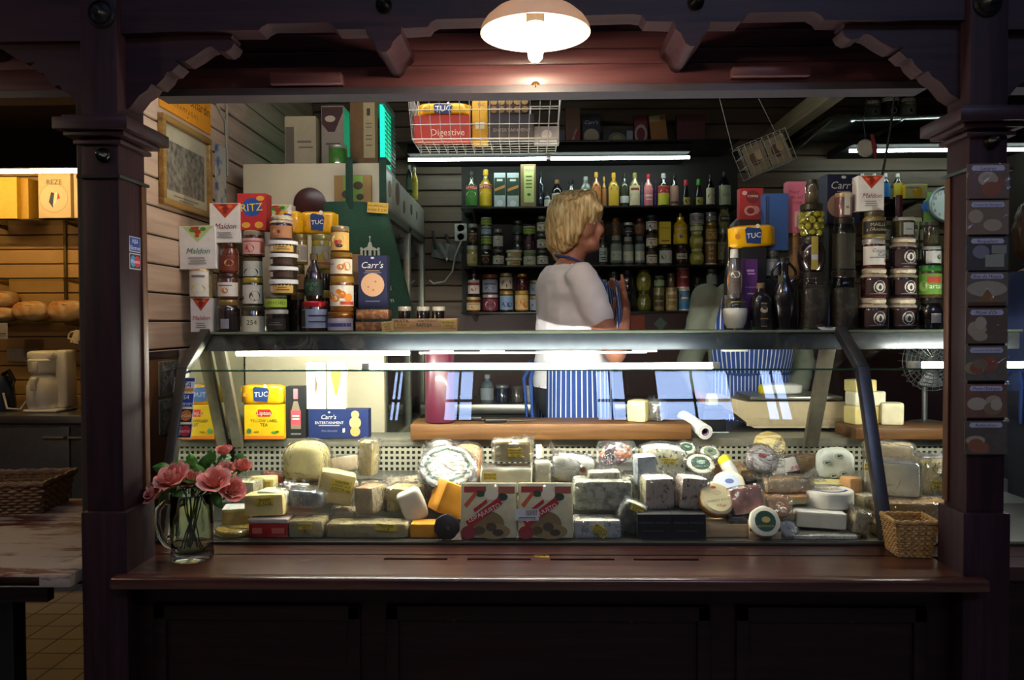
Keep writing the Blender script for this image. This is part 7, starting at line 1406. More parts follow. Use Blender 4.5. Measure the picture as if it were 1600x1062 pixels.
def person(label, px, Y, face, zbase, H, arms, skin_c, shirt_c, hairm, hair='bob', sleeve=.5, head_dx=0., head_tilt=0., lean=0., head_yaw=0., strap=True, bulk=1.0, trousers='#23242a'):
    """standing figure; local x is forward, -y is the right side, z up from the floor; arms: {side: (elbow, wrist, finger direction)}"""
    root = thing('person', label, 'person', (X(px, Y), Y, zbase), (0, 0, face)); k = H/1.69; lat = Vector((0, 1, 0)); sk = skin(skin_c)
    def V(f, s, z): return Vector((f+lean*max(0, z-.95)*1.0, s, z))*k
    hd = Vector((head_dx, 0, 0))
    b = MB(); T_ = MB(); sh = MB(); tr = MB()
    def both(p0, r0, p1, r1, s=1., body=True, shirt=None, trs=None):
        if body: capsule(b, p0, r0*k, p1, r1*k, s, sk, lat)
        if shirt is not None: capsule(sh, p0, (r0+shirt)*k, p1, (r1+shirt)*k, s, sk, lat)
        if trs is not None: capsule(tr, p0, (r0+trs)*k, p1, (r1+trs)*k, s, sk, lat)
    bk = bulk
    both(V(-.01, 0, .90), .125*bk, V(0, 0, 1.02), .128*bk, 1.32, shirt=.012, trs=.008)
    both(V(0, 0, 1.02), .124*bk, V(.0, 0, 1.2), .118*bk, 1.28, shirt=.014)
    both(V(0, 0, 1.2), .118*bk, V(-.015, 0, 1.33), .105*bk, 1.45, shirt=.012)
    both(V(-.02, 0, 1.32), .095*bk, V(-.03, 0, 1.385), .062, 1.9, shirt=.010)
    for s in (-1, 1): both(V(.075, .075*s, 1.20), .062*bk, V(.06, .07*s, 1.24), .06*bk, shirt=.008)
    both(V(-.02, 0, 1.40), .056, V(.02, 0, 1.50)+hd*.6, .050)
    for s in (-1, 1):
        both(V(0, .085*s, .88), .088, V(.015, .09*s, .50), .058, trs=.012); both(V(.015, .09*s, .50), .054, V(-.01, .09*s, .09), .036, trs=.014)
        both(V(-.02, .09*s, .045), .034, V(.12, .10*s, .03), .026)
        f = MB(); capsule(f, V(-.035, .09*s, .042), .042*k, V(.13, .10*s, .035), .034*k, 1, sk, lat); fuse(f, 'shoe', root, .012, mat('#1b1a1a', .4), 2)
    for s, (el, wr, fd, fing) in arms.items():
        S_ = V(-.02, .185*s, 1.36); E = V(*el); Wp = V(*wr); fd = Vector(fd).normalized()
        both(S_, .056, S_.lerp(E, .5), .050); both(S_.lerp(E, .5), .050, E, .042); both(E, .042, E.lerp(Wp, .35), .040); both(E.lerp(Wp, .35), .040, Wp, .026)
        if sleeve <= 1:
            capsule(sh, S_+Vector((0, 0, .005)), .064*k, S_.lerp(E, sleeve*.6), .066*k, 1, sk, lat); capsule(sh, S_.lerp(E, sleeve*.6), .066*k, S_.lerp(E, sleeve), .056*k, 1, sk, lat)
        else:
            capsule(sh, S_, .068*k, E, .058*k, 1, sk, lat); capsule(sh, E, .058*k, E.lerp(Wp, .9), .042*k, 1, sk, lat)
        palm = Wp+fd*.075*k; sd = fd.cross(Vector((1, 0, 0)) if abs(fd.x) < .8 else Vector((0, 0, 1))).normalized()
        capsule(b, Wp, .025*k, Wp+fd*.03*k, .028*k, 1.0, sk, lat)
        for q in (-.5, .5): capsule(b, Wp+fd*.02*k+sd*.022*q*k, .016*k, palm+sd*.034*q*k, .015*k, 1, sk)
        cl = fd.cross(sd)
        for i, (L, bend) in enumerate(zip((.072, .080, .074, .058), fing)):
            o0 = palm+sd*(-.027+.018*i)*k; d1 = (fd*cos(bend*.5)+cl*sin(bend*.5)+sd*(-.12+.08*i)).normalized(); d2 = (fd*cos(bend)+cl*sin(bend)+sd*(-.12+.08*i)).normalized(); d3 = (fd*cos(bend*1.5)+cl*sin(bend*1.5)).normalized()
            a1 = o0+d1*L*.45*k; a2 = a1+d2*L*.32*k; a3 = a2+d3*L*.23*k
            capsule(b, o0-fd*.01*k, .0105*k, a1, .0098*k, 1, sk, seg=10); capsule(b, a1, .0098*k, a2, .009*k, 1, sk, seg=10); capsule(b, a2, .009*k, a3, .008*k, 1, sk, seg=10)
        t0 = Wp+fd*.025*k-sd*.028*k; t1 = t0+(fd*.6-sd*.75+cl*.3).normalized()*.038*k; t2 = t1+(fd*.9-sd*.25+cl*.3).normalized()*.03*k
        capsule(b, t0, .015*k, t1, .012*k, 1, sk, seg=10); capsule(b, t1, .0115*k, t2, .009*k, 1, sk, seg=10)
    # head
    Mh = Matrix.Translation(V(.02, 0, 1.50)+hd*.6) @ Matrix.Rotation(head_yaw, 4, 'Z') @ Matrix.Rotation(head_tilt, 4, 'Y')
    def Hd(f, s, z): return Mh @ (Vector((f, s, z))*k)+hd*.4
    def hc(p0, r0, p1, r1, s=1.): capsule(b, Hd(*p0), r0*k, Hd(*p1), r1*k, s, sk, lat)
    hc((-.015, 0, .115), .088, (.01, 0, .125), .084, .92); hc((.02, 0, .06), .068, (.03, 0, .11), .072, .95); hc((.045, 0, .012), .042, (.062, 0, .012), .036, 1.25); hc((.0, 0, .02), .05, (.03, 0, .03), .05, 1.1)
    hc((.07, 0, .135), .034, (.072, 0, .145), .034, 1.2)
    hc((.092, 0, .098), .012, (.108, 0, .068), .014); hc((.098, 0, .058), .013, (.104, 0, .060), .012, 1.5)
    hc((.092, 0, .040), .0095, (.093, 0, .038), .0095, 2.4); hc((.088, 0, .028), .010, (.089, 0, .027), .010, 2.2); hc((.082, 0, -.002), .018, (.084, 0, 0), .018, 1.2)
    for s in (-1, 1):
        hc((.058, .035*s, .062), .026, (.05, .045*s, .055), .026); hc((.082, .03*s, .118), .011, (.078, .042*s, .116), .010)
        hc((-.005, .083*s, .07), .012, (-.012, .088*s, .10), .014); hc((.080, .030*s, .094), .0125, (.080, .031*s, .094), .0125)
    fuse(b, 'body', root, .0068, sk, 3)
    for s in (-1, 1):
        e = MB().lathe([(0, -.011), (.008, -.007), (.011, 0), (.008, .007), (0, .011)], mat('#d9d4cc', .2), 14, M=Matrix.Translation(Hd(.0835, .031*s, .096))); e.lathe([(.0048, 0), (.001, .0012)], mat('#3a4a55', .2), 12, M=Matrix.Translation(Hd(.0942, .031*s, .096)) @ Matrix.Rotation(pi/2, 4, 'Y')); e.build('eye', root)
        l = MB(); l.tube([Hd(.0905, .020*s, .113), Hd(.0925, .030*s, .117), Hd(.086, .044*s, .113)], [.002*k, .003*k, .0015*k], mat('#5a4028', .8), 6); l.build('eyebrow', root)
    l = MB(); l.tube([Hd(.098, -.020, .0335), Hd(.1045, 0, .034), Hd(.098, .020, .0335)], [.002*k, .0042*k, .002*k], mat('#a35a4c', .5), 8); l.build('lips', root)
    # hair
    h = MB()
    def hh(p0, r0, p1, r1, s=1.): capsule(h, Hd(*p0), r0*k, Hd(*p1), r1*k, s, sk, lat)
    hh((-.02, 0, .135), .104, (.012, 0, .142), .098, .98); hh((-.055, 0, .10), .075, (-.06, 0, .03), .066, 1.3)
    for s in (-1, 1):
        hh((.0, .062*s, .12), .048, (-.005, .074*s, .03), .038); hh((.03, .058*s, .15), .045, (.035, .076*s, .06), .020); hh((-.03, .07*s, .06), .04, (-.025, .066*s, .0), .026)
        hh((.055, .04*s, .185), .036, (.078, .05*s, .14), .014)
    hh((-.06, 0, .04), .055, (-.062, 0, -.03), .034, 1.6); hh((.05, 0, .19), .046, (.090, 0, .152), .016, 1.9)
    if hair == 'long': hh((-.07, 0, .05), .06, (-.10, 0, -.14), .045, 1.5)
    fuse(h, 'hair', root, .0075, hairmat(*hairm), 1, lambda c: .006*noise.noise(Vector((c.x*55, c.y*55, c.z*7)))+.004*noise.noise(Vector((c.x*120, c.y*120, c.z*16))))
    fuse(sh, 'shirt', root, .009, mat(shirt_c, .85, var=.04, sc=15), 3, lambda c: .006*noise.noise(Vector((c.x*11, c.y*11, c.z*20)))+.005*(.35-abs(noise.noise(Vector((c.x*14+c.z*9, c.y*14, c.z*16-c.x*8))))), cut=lambda c: c.z > 1.425*k or c.z < .93*k)
    fuse(tr, 'trousers', root, .012, mat(trousers, .85), 2, cut=lambda c: c.z < .07*k)
    # striped apron: skirt, bib, neck strap, ties
    ap = MB()
    def skirt(u, v):
        a = (u-.5)*2*R(148); z = .42+.60*v; fl = 1+.10*(1-v)+.03*sin(9*a+4*v)*(1-.6*v)+.012*sin(21*a)
        return V(.0, 0, z)+Vector(((.152*bk*fl)*cos(a), (.188*bk*fl)*sin(a), 0))*k
    ap.sheet(skirt, 60, 14, APRON()); ap.tube([V(.0, 0, 1.02)+Vector((.158*bk*cos(a), .194*bk*sin(a), .004*sin(5*a)))*k for a in [2*pi*i/36 for i in range(36)]], .009*k, mat('#24468c', .8), 8, closed=True)
    so = ap.build('apron_skirt', root, ang=1.2); so.modifiers.new('t', 'SOLIDIFY').thickness = .003
    bb = MB()
    def bib(u, v):
        a = (u-.5)*2*R(62-16*v); z = 1.02+.34*v; rr = .152*bk+.010*sin(pi*v)+.022*v*(1-v)*2
        return V(.012, 0, z)+Vector(((rr+.006)*cos(a), (rr+.05)*sin(a), 0))*k
    bb.sheet(bib, 20, 12, APRON()); bo = bb.build('apron_bib', root, ang=1.2); bo.modifiers.new('t', 'SOLIDIFY').thickness = .003
    if strap:
        st = MB(); pts = [V(.115, .11, 1.33), V(.05, .088, 1.42), V(-.03, .066, 1.455), V(-.07, 0, 1.468), V(-.03, -.066, 1.455), V(.05, -.088, 1.42), V(.115, -.11, 1.33)]
        st.tube(pts, .0045*k, mat('#2a4a94', .8), 8); st.build('neck_strap', root)
    tie = MB()
    for s in (-1, 1): tie.tube([V(-.15*bk, .02*s, 1.02), V(-.175*bk, .05*s, .96), V(-.165*bk, .04*s, .80)], [.009, .008, .006], mat('#24468c', .8), 6)
    tie.build('apron_tie', root); return root
WB = .20
person('blonde woman in white short sleeved top and blue striped apron, seen from the side', 893, 3.32, R(16), WB, 1.70,
       {-1: ((.10, -.235, 1.07), (.205, -.075, 1.235), (-.12, .10, 1), (.05, .7, .75, .8)), 1: ((.10, .235, 1.07), (.20, .07, 1.22), (.2, -.1, 1), (.5, .5, .6, .7))},
       '#a8705a', '#eae8ee', ('blonde_hair', '#85663a', '#c6a46c', '#ead4a0'), bulk=1.1, head_yaw=R(-36))
person('person in grey green shirt and striped apron, head hidden behind the stacked packs', 1166, 3.56, R(-90), WB, 1.62,
       {-1: ((-.02, -.26, 1.06), (.09, -.20, .86), (.5, .3, -.8), (.4, .5, .6, .7)), 1: ((-.02, .26, 1.06), (.09, .20, .86), (.5, -.3, -.8), (.4, .5, .6, .7))},
       '#a8705a', '#6f7668', ('dark_hair', '#1c130c', '#2c1e12', '#3c2a1a'), sleeve=2, lean=.05, head_tilt=R(8))
person('brown haired person with bare arm and striped apron beyond the wooden post', 1628, 3.30, R(20), WB, 1.66,
       {-1: ((.02, -.24, 1.07), (.20, -.14, 1.10), (.9, .3, .1), (.4, .5, .6, .7)), 1: ((.04, .24, 1.07), (.20, .12, 1.10), (.9, -.3, .1), (.4, .5, .6, .7))},
       '#a06a50', '#33406a', ('brown_hair', '#2c1c10', '#4c3018', '#6a4626'), sleeve=.25)
# ================================================================ BAKERY CORNER BESIDE THE STALL
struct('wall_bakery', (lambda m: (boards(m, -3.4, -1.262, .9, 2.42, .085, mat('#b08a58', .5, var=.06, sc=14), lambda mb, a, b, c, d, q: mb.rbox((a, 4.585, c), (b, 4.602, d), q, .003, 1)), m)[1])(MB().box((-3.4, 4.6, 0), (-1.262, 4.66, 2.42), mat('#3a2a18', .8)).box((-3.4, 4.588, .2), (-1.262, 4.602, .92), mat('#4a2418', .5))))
struct('ceiling_bakery', MB().box((-3.4, 2.36, 2.36), (-1.262, 4.66, 2.42), mat('#3a2c1e', .8)))
struct('trim_30', MB().box((-1.261, 2.195, 0), (-1.2555, 4.6, 2.42), mat('#4a2a1a', .6)))
struct('trim_31', MB().box((-3.4, 3.86, Z(255, 3.86)), (-1.262, 3.89, 2.359), mat('#2a1c12', .6)))
struct('wall_corner', MB().box((-3.46, 2.36, 0), (-3.4, 4.66, 2.42), mat('#4a3a28', .8)))
zt = Z(260, 3.98)
t = thing('shelf_lamp', 'warm yellow fluorescent tube under the bakery ceiling', 'lamp', (-2.3, 3.98, zt))
MB().tube([(-1.05, 0, 0), (X(133, 3.98)+2.3+.06, 0, 0)], .013, emit('#ffd488', L_BAKERY, 'warm_tube'), 12).build('tube', t)
MB().rbox((-1.08, -.06, .016), (1.0, .05, 2.359-zt), mat('#2a1a0e', .6), .004).build('lamp_housing', t)
gs = thin_glass('shelf_glass', (.93, .95, .9), .06)
YBK = 4.40
for py, lb in ((338, 'top glass shelf of the bakery with yellow cartons'), (430, 'empty middle glass shelf of the bakery'), (499, 'lowest glass shelf of the bakery carrying round loaves')):
    z = Z(py, YBK); t = thing('shelf', lb, 'shelf', (X(40, YBK), 4.585, z)); x0, x1 = X(-60, YBK)-X(40, YBK), -1.263-X(40, YBK)
    MB().box((x0, -.23, -.008), (x1, -.002, 0), gs).build('shelf_glass', t); MB().box((x0, -.2315, -.008), (x1, -.2301, 0), mat('#2c2c1c', .2)).build('front_edge', t)
    for px in (103, -20): x = X(px, YBK)-X(40, YBK); MB().prism([(-.20, -.009), (-.001, -.009), (-.001, -.034), (-.19, -.016)], x-.006, x+.006, mat('#7a6238', .35, .7), plane='yz').build('bracket', t)
tag(MB().box((X(101, 4.57), 4.568, Z(505, 4.58)), (X(105, 4.57), 4.5845, Z(338, 4.58)), mat('#6a5a34', .4, .7)).build('shelf_rail'), 'upright metal shelf rail on the bakery boards', 'rail')
z1, z3 = Z(338, YBK)+.0003, Z(499, YBK)+.0003
for e in (CB('bright yellow carton on the top bakery shelf', 6, 40, 279, '#c9a032', (), '#d1ab3c', .1, 'carton', ws=.96), CB('darker yellow carton standing close behind another on the top bakery shelf', 41, 57, 281, '#b08a28', (), None, .1, 'carton', dy=.03), CB('pale carton at the edge of the top bakery shelf', -22, 4, 279, '#c9b27a', (), None, .1),
  CB('white carton printed with word REZE and tricolour bird emblem', 70, 122, 265, '#c2a888', [('e', -.05, .40, .30, .30, '#ac9474'), ('e', -.05, .40, .28, .28, '#c8b092'), ('t', 'REZE', 0, .72, .10, '#3a3430', 1.2), ('p', [(-.35, .32), (-.2, .52), (0, .5), (-.1, .2)], '#1c2644'), ('p', [(0, .5), (.22, .52), (.1, .3), (-.1, .24)], '#d8cabc'), ('p', [(.22, .52), (.36, .4), (.16, .36)], '#a82a2a')], None, .09, 'carton', dy=-.02),
  CB('pale carton half behind the wooden post on the top bakery shelf', 125, 160, 266, '#c2a888', [('r', -.2, .3, .9, .6, '#3a2a2a')], None, .09, dy=-.02)): column(YBK-.01, z1, [e])
def loaf(w, h, d, seed):
    m = lump(w, d, h, newloaf, k=2.6, amp=.004, seed=seed, arch=.0, n=12); return m
newloaf = spotted('crusty_bread', '#a8682c', '#d9c096', 9., .52, .8, (1, 1, 1), .004, .14)
for a, b, tp, bt, dz, lb in ((13, 69, 468, 499, 0, 'round floury loaf with crossed cuts on the bakery shelf'), (68, 126, 467, 499, 0, 'round golden loaf by the wooden post on the bakery shelf'), (-30, 18, 476, 499, 0, 'loaf at the frame edge under another loaf'), (-28, 18, 452, 477, 1, 'loaf lying on another loaf at the frame edge')):
    w = (b-a)*S(YBK); h = (bt-tp+2)*S(YBK); o = loaf(w, h, .16, a).build('bread_loaf', None, (X((a+b)/2, YBK), YBK+.06, z3+(0 if not dz else (499-476)*S(YBK)-.004)), ang=1.3); tag(o, lb, 'bread')
    if not dz and a > 0:
        m = MB()
        for k in range(3): m.tube([(-w*.3+k*w*.18, -.04-.02*k, h*.93-.008*k), (-w*.02+k*w*.14, -.058, h*.80)], .003, mat('#dcc8a0', .9), 5)
        m.build('crust_cut', o)
tag(carton_mesh(.10, .003, .085, '#b9b2a8', [('r', -.8, .3, .8, .36, '#5a4a5a'), ('t', '3,50 €', .4, .2, .16, '#4a4450', .8)]).build('price_tag', None, (X(-4, 4.16), 4.167, z3-.093)), 'white price tag hanging from the lowest bakery shelf', 'price tag')
# kitchen unit
zk = Z(648, 4.06)
t = thing('kitchen_unit', 'grey steel kitchen unit under the bakery shelves', 'cabinet', (-2.2, 4.05, 0)); x1 = -1.263+2.2
MB().rbox((-1.15, 0, zk-.04), (x1, .53, zk), STEEL, .005).build('worktop', t); MB().box((-1.15, .03, .08), (x1, .53, zk-.04), mat('#4a4844', .5)).build('carcass', t)
for a, b, h in ((-60, 106, 85), (109, 190, 124)):
    xa, xb = X(a, 4.07)+2.2, min(X(b, 4.07)+2.2, x1); m = MB().rbox((xa, .012, .1), (xb, .03, zk-.06), mat('#5c5a54', .4, .5), .003); d = m.build('door', t)
    xh = X(h, 4.06)+2.2; MB().tube([(xh-.06, .012, zk-.11), (xh-.058, -.012, zk-.112), (xh+.05, -.012, zk-.112), (min(xh+.052, x1), .012, zk-.11)], .006, STEEL, 8).build('handle', d)
zk += .0003
t = thing('coffee_maker', 'white coffee maker with thermos jug on the steel bakery worktop', 'coffee maker', (X(62, 4.2), 4.27, zk)); s = S(4.2); cw_ = mat('#e8e4da', .4, coat=.3, var=.03); hk_ = Z(545, 4.2)-zk
MB().rbox((-.085, -.10, 0), (.10, .10, .018), cw_, .008, 3).rbox((.045, -.02, .018), (.11, .09, hk_), cw_, .015, 3).rbox((-.09, -.06, hk_*.82), (.06, .085, hk_*.99), cw_, .02, 3).build('machine_body', t)
MB().lathe([(0, .019), (.075, .019), (.085, .05), (.085, hk_*.42), (.062, hk_*.58), (.045, hk_*.62)], cw_, 28, c=(-.02, -.01, 0)).build('thermos_jug', t)
MB().lathe([(.06, hk_*.62), (.072, hk_*.66), (.078, hk_*.84), (.07, hk_*.86)], cw_, 28, c=(-.02, -.01, 0)).build('filter_holder', t)
MB().rbox((-.035, -.115, hk_*.36), (-.005, -.095, hk_*.56), cw_, .008, 3).rbox((-.035, -.10, hk_*.50), (-.005, -.06, hk_*.58), cw_, .006).rbox((-.035, -.095, hk_*.66), (-.005, -.075, hk_*.82), cw_, .005).build('handle', t)
t = thing('mug', 'patterned mug hanging upside down under the lowest bakery shelf', 'mug', (X(124, 4.3), 4.36, z3-.012-.005), (pi-.25, .25, 0)); MB().lathe([(0, .045), (.036, .045), (.04, .05), (.04, .12), (.037, .12), (.036, .052), (0, .05)], spotted('mug_print', '#b9ab98', '#3a3a4a', 60., .58), 24).build('mug_body', t); MB().tube([(.0, 0, .045), (.0, 0, .02), (.012, 0, .006), (.0, 0, -.003)], .003, TIN, 6).build('hook', t); MB().tube([(-.038, 0, .10), (-.062, 0, .098), (-.066, 0, .076), (-.056, 0, .058), (-.038, 0, .056)], .006, mat('#b9ab98', .4), 8).build('handle', t)
for a, b, tp, c, cp, lb in ((134, 141, 585, '#3a6a8a', '#c8d0d4', 'blue topped spray bottle on the bakery worktop'), (142, 150, 590, '#2f7a92', '#2f5a8a', 'teal bottle beside the spray bottle')): column(4.3, zk, [B(lb, a, b, tp, 'tall', c, cp, None)])
t = thing('wall_socket', 'double wall socket behind the coffee maker', 'socket', (X(45, 4.58), 4.584, Z(552, 4.58))); MB().rbox((-.13, -.012, -.04), (.05, 0, .04), mat('#b3a796', .5), .004).build('socket_plate', t); MB().lathe([(.018, .0125), (.015, .006)], mat('#6a6258', .5), 16, M=Matrix.Translation((.02, 0, 0)) @ Matrix.Rotation(pi/2, 4, 'X')).build('outlet', t)
t = thing('kettle', 'dark kettle with blue stand at the frame edge on the bakery worktop', 'kettle', (X(-14, 4.25), 4.3, zk)); MB().lathe([(0, 0), (.08, 0), (.085, .02), (.075, .14), (.05, .19), (0, .2)], mat('#1c2a4a', .4), 24).build('kettle_body', t); MB().tube([(.07, 0, .13), (.1, -.02, .17), (.08, -.03, .22), (.03, 0, .2)], .012, BLACK, 8).build('handle', t); MB().tube([(.06, -.05, .1), (.1, -.08, .02), (.16, -.06, .012), (.2, -.02, .1)], .006, mat('#c8c2b4', .5), 7).build('cable', t)
# worn wooden table with basket and leg
tb = wood('worn_table_top', '#4a1c12', '#5c2618', '#6c3020', .6, 0, 1., .0, .0005, worn=('#a39482', 3.0, .455, .22))
t = thing('table', 'wooden table with paint worn pale on top beside the stall', 'table', (-2.0, 2.45, 0)); zt_ = .752
MB().rbox((-1.3, -.44, zt_-.035), (.735, .45, zt_), tb, .006).rbox((.5, -.44, zt_-.0349), (.81, -.265, zt_-.0001), tb, .006).build('tabletop', t)
MB().box((-1.25, -.36, zt_-.1), (.70, -.33, zt_-.035), MAHOG).build('apron_rail', t)
x = X(14, 2.2)+2.0
MB().rbox((x-.03, -.30, 0), (x+.03, -.24, zt_-.035), BLACK, .008).build('leg', t); MB().rbox((x-1.0, -.30, 0), (x-.94, -.24, zt_-.035), BLACK, .008).build('leg', t); MB().rbox((x-1., .3, 0), (x-.94, .36, zt_-.035), BLACK, .008).build('leg', t)
wk_ = mat('#6a4a28', .6, var=.3, sc=60)
def wicker(t, w0, d0, w1, d1, h, rows, stakes, m, r, rim=True, corner=.02):
    """woven basket: stakes with a strand weaving in and out, bottom w0 x d0, rim w1 x d1"""
    def per(u, w, d):
        P_ = 2*(w+d); q = (u % 1)*P_
        if q < w: return (-w/2+q, -d/2, 0, -1)
        q -= w
        if q < d: return (w/2, -d/2+q, 1, 0)
        q -= d
        if q < w: return (w/2-q, d/2, 0, 1)
        return (-w/2, d/2-(q-w), -1, 0)
    b = MB()
    for j in range(rows):
        f = (j+.5)/rows; w, d = w0+(w1-w0)*f, d0+(d1-d0)*f; pts = []
        for i in range(stakes*4):
            x, y, nx, ny = per(i/(stakes*4), w, d); o = r*.9*sin(pi*i/2+pi*(j % 2)+.001+pi/4); pts.append((x+nx*o, y+ny*o, f*h))
        b.tube(pts, r, m, 5, closed=True)
    b.build('weave', t)
    s = MB()
    for i in range(stakes):
        x0, y0, _, _ = per((i+.25)/stakes, w0, d0); x1, y1, _, _ = per((i+.25)/stakes, w1, d1); s.tube([(x0, y0, 0), (x1, y1, h)], r*.8, m, 5)
    s.box((-w0/2, -d0/2, 0), (w0/2, d0/2, r), m); s.build('stakes', t)
    q = MB()
    for k in (-1, 1): q.tube([(per(i/48, w1*1.02, d1*1.02)[0], per(i/48, w1*1.02, d1*1.02)[1], h+r*.9*sin(pi*i/1.5+k)) for i in range(48)], r*1.5, m, 6, closed=True)
    q.build('rim', t)
t = thing('wicker_basket', 'brown wicker bread basket on the worn table', 'basket', (X(-2, 2.72), 2.74, .7525), (0, 0, R(8))); wicker(t, .32, .2, .36, .25, .105, 10, 26, wk_, .0052)
o = lump(.16, .1, .06, newloaf, k=2.6, amp=.004, seed=4).build('bread_loaf', None, (X(4, 2.74), 2.74, .7525+.0065), ang=1.3); tag(o, 'loaf lying inside the brown wicker bread basket', 'bread')
# dark panels of the neighbouring stall beyond the other post
struct('wall_neighbour', MB().box((prb+.0125, 2.12, 0), (2.6, 2.15, .715), DARKW).box((prb+.0125, 2.10, .716), (2.6, 2.19, .751), LEDGE))
struct('wall_end', MB().box((2.6, 2.3, 0), (2.66, 4.5, 2.66), mat('#2c2620', .8)))
# ================================================================ THINGS ON THE LEDGE, STICKERS, CARD STRIP
YM = 2.155; zl0 = zl+.0002; xm = X(296, YM)
t = thing('glass_mug', 'glass beer mug of water holding pink roses on the ledge', 'mug', (xm, YM, zl0)); r = .0565; h = Z(770, YM)-zl
bg_ = real_glass('mug_glass', '#f4faf2', .0, 1.45)
def facet(a, z): return 1+(.022*cos(10*a) if .25*h < z < .80*h else 0)
m = MB().lathe([(0, 0), (r*.95, 0), (r, .006), (r, .02), (r*.96, .028), (r*.97, .05), (r, .06), (r, .13), (r*.98, .15), (r*.99, h-.004), (r*.975, h), (r*.93, h-.002), (r*.92, .06), (r*.90, .03), (r*.7, .018), (0, .016)], bg_, 60, fn=facet); m.build('mug_body', t, ang=1.2)
MB().tube([(-r*.96, 0, h*.84), (-r*1.35, 0, h*.86), (-r*1.68, 0, h*.74), (-r*1.72, 0, h*.52), (-r*1.55, 0, h*.32), (-r*1.25, 0, h*.20), (-r*.97, 0, h*.17)], [.007, .008, .0085, .0085, .0085, .008, .007], bg_, 14).build('handle', t, ang=1.2)
MB().lathe([(0, .0185), (r*.68, .0195), (r*.885, .031), (r*.905, .06), (r*.912, h*.72), (0, h*.72)], thin_glass('water', (.90, .96, .88), .03), 40).build('water', t)
rose_m = mat('#ee9484', .6, var=.22, sc=90); rose_m2 = mat('#f4ac9a', .6, var=.2, sc=90); leafm = mat('#3c7428', .5, var=.3, sc=50); leaf2 = mat('#56963a', .5, var=.3, sc=50); stemm = mat('#3f6a2c', .55, var=.2)
rnd = random.Random(11)
def rose(label, px, py, pr, dy, open_=1., lean=(0, 0), leafs=2):
    p = P(px, py, YM+dy); R_ = pr*S(YM)
    o = thing('rose', label, 'rose', (xm+rnd.uniform(-.02, .02), YM+rnd.uniform(-.02, .02), zl0+.022), group=None); base = Vector(o.location)
    c = Vector(p)-base; hd = thing('tmp', None, None); bpy.data.objects.remove(hd)
    m = MB(); dirv = (Vector((lean[0], -.55+dy*3, 1-abs(lean[0])*.3+lean[1]))).normalized(); q = dirv.to_track_quat('Z', 'Y').to_matrix().to_4x4(); Mx = Matrix.Translation(c-dirv*R_*.5) @ q
    L = ((4, .22, 1.15, .10), (5, .42, 1.15, .22), (6, .66, 1.05, .42), (7, .92, .92, .75))
    for li, (n, rad, hh, fl) in enumerate(L):
        for k in range(n):
            a0 = 2*pi*(k+.37*li)/n+rnd.uniform(-.1, .1); wd = 2*pi/n*.86; fo = fl*open_*rnd.uniform(.8, 1.2); ph = rnd.random()*6
            def pet(u, v, a0=a0, wd=wd, rad=rad, hh=hh, fo=fo, ph=ph):
                s = (u-.5)*2; ww = wd*(.35+.65*sin(pi*min(1, .12+.8*v)))
                rr = R_*(rad*(.25+.75*min(1, v*1.6))**.7+fo*.55*max(0, v-.55)**1.5*2+.04*sin(5*u+ph)*v)
                z = R_*(hh*1.05*v*(1-.16*s*s*v)-.30*fo*max(0, v-.6)*2-.05)
                return (rr*cos(a0+s*ww), rr*sin(a0+s*ww), z)
            m.sheet(pet, 6, 6, rose_m if (li+k) % 3 else rose_m2, M=Mx)
    m.build('flower_head', o, ang=1.3)
    g = MB()
    for k in range(5):
        a = 2*pi*k/5; g.prism([(0, -.004), (R_*.5, -.005), (R_*1.0, 0), (R_*.5, .005), (0, .004)], -.0006, .0006, leafm, M=Mx @ Matrix.Rotation(a, 4, 'Z') @ Matrix.Rotation(.5, 4, 'Y') @ Matrix.Rotation(pi/2, 4, 'X'))
    g.build('sepal', o)
    neck = Vector((xm+(p.x-xm)*.28, YM+dy*.3, zl0+h*.97))-base; e = c-dirv*R_*.5
    mid = neck.lerp(e, .55)+Vector((0, 0, .012)); foot = Vector((-.02*(1 if p.x > xm else -1)+xm+rnd.uniform(-.02, .02), YM+rnd.uniform(-.02, .02), zl0+.024))-base
    pts = []
    ctrl = [foot, foot.lerp(neck, .5), neck, mid, e]
    for i in range(len(ctrl)-1):
        for k in range(4): pts.append(ctrl[i].lerp(ctrl[i+1], k/4))
    MB().tube(pts+[e], .0022, stemm, 7).build('stem', o)
    for k in range(leafs):
        at = mid.lerp(e, .55) if k % 2 else neck.lerp(mid, .8); a = rnd.choice((rnd.uniform(-.6, .6), rnd.uniform(2.5, 3.8), rnd.uniform(.8, 2.3))); ll = rnd.uniform(.045, .07); M2 = Matrix.Translation(at) @ Matrix.Rotation(a, 4, 'Z') @ Matrix.Rotation(rnd.uniform(-.7, .1), 4, 'Y')
        f = MB()
        f.sheet(lambda u, v: (ll*v, (u-.5)*.042*sin(pi*min(1, v*.93+.07))**.8, .006*sin(pi*v)-.004*abs(u-.5)+.002*sin(14*v)), 4, 8, leafm if k % 2 else leaf2, M=M2); f.build('leaf', o, ang=1.3)
    return o
rose('pink rose drooping lowest beside the wooden post', 209, 757, 16, .01, .8, (-1.1, -.5)); rose('big pink rose above the mug handle', 268, 745, 25, -.03, 1.1, (-.3, 0), 3); rose('flattened pink rose between the drooping one and the big one', 240, 768, 19, -.01, 1.3, (-.7, -.2))
rose('pale pink rose in the middle of the bunch', 298, 749, 17, -.01, .9, (.1, 0), 3); rose('full pink rose over the mug rim', 335, 750, 22, -.03, 1.1, (.1, 0), 3); rose('deep pink rose hanging low on the case side', 363, 765, 19, -.02, .9, (.6, -.3), 2)
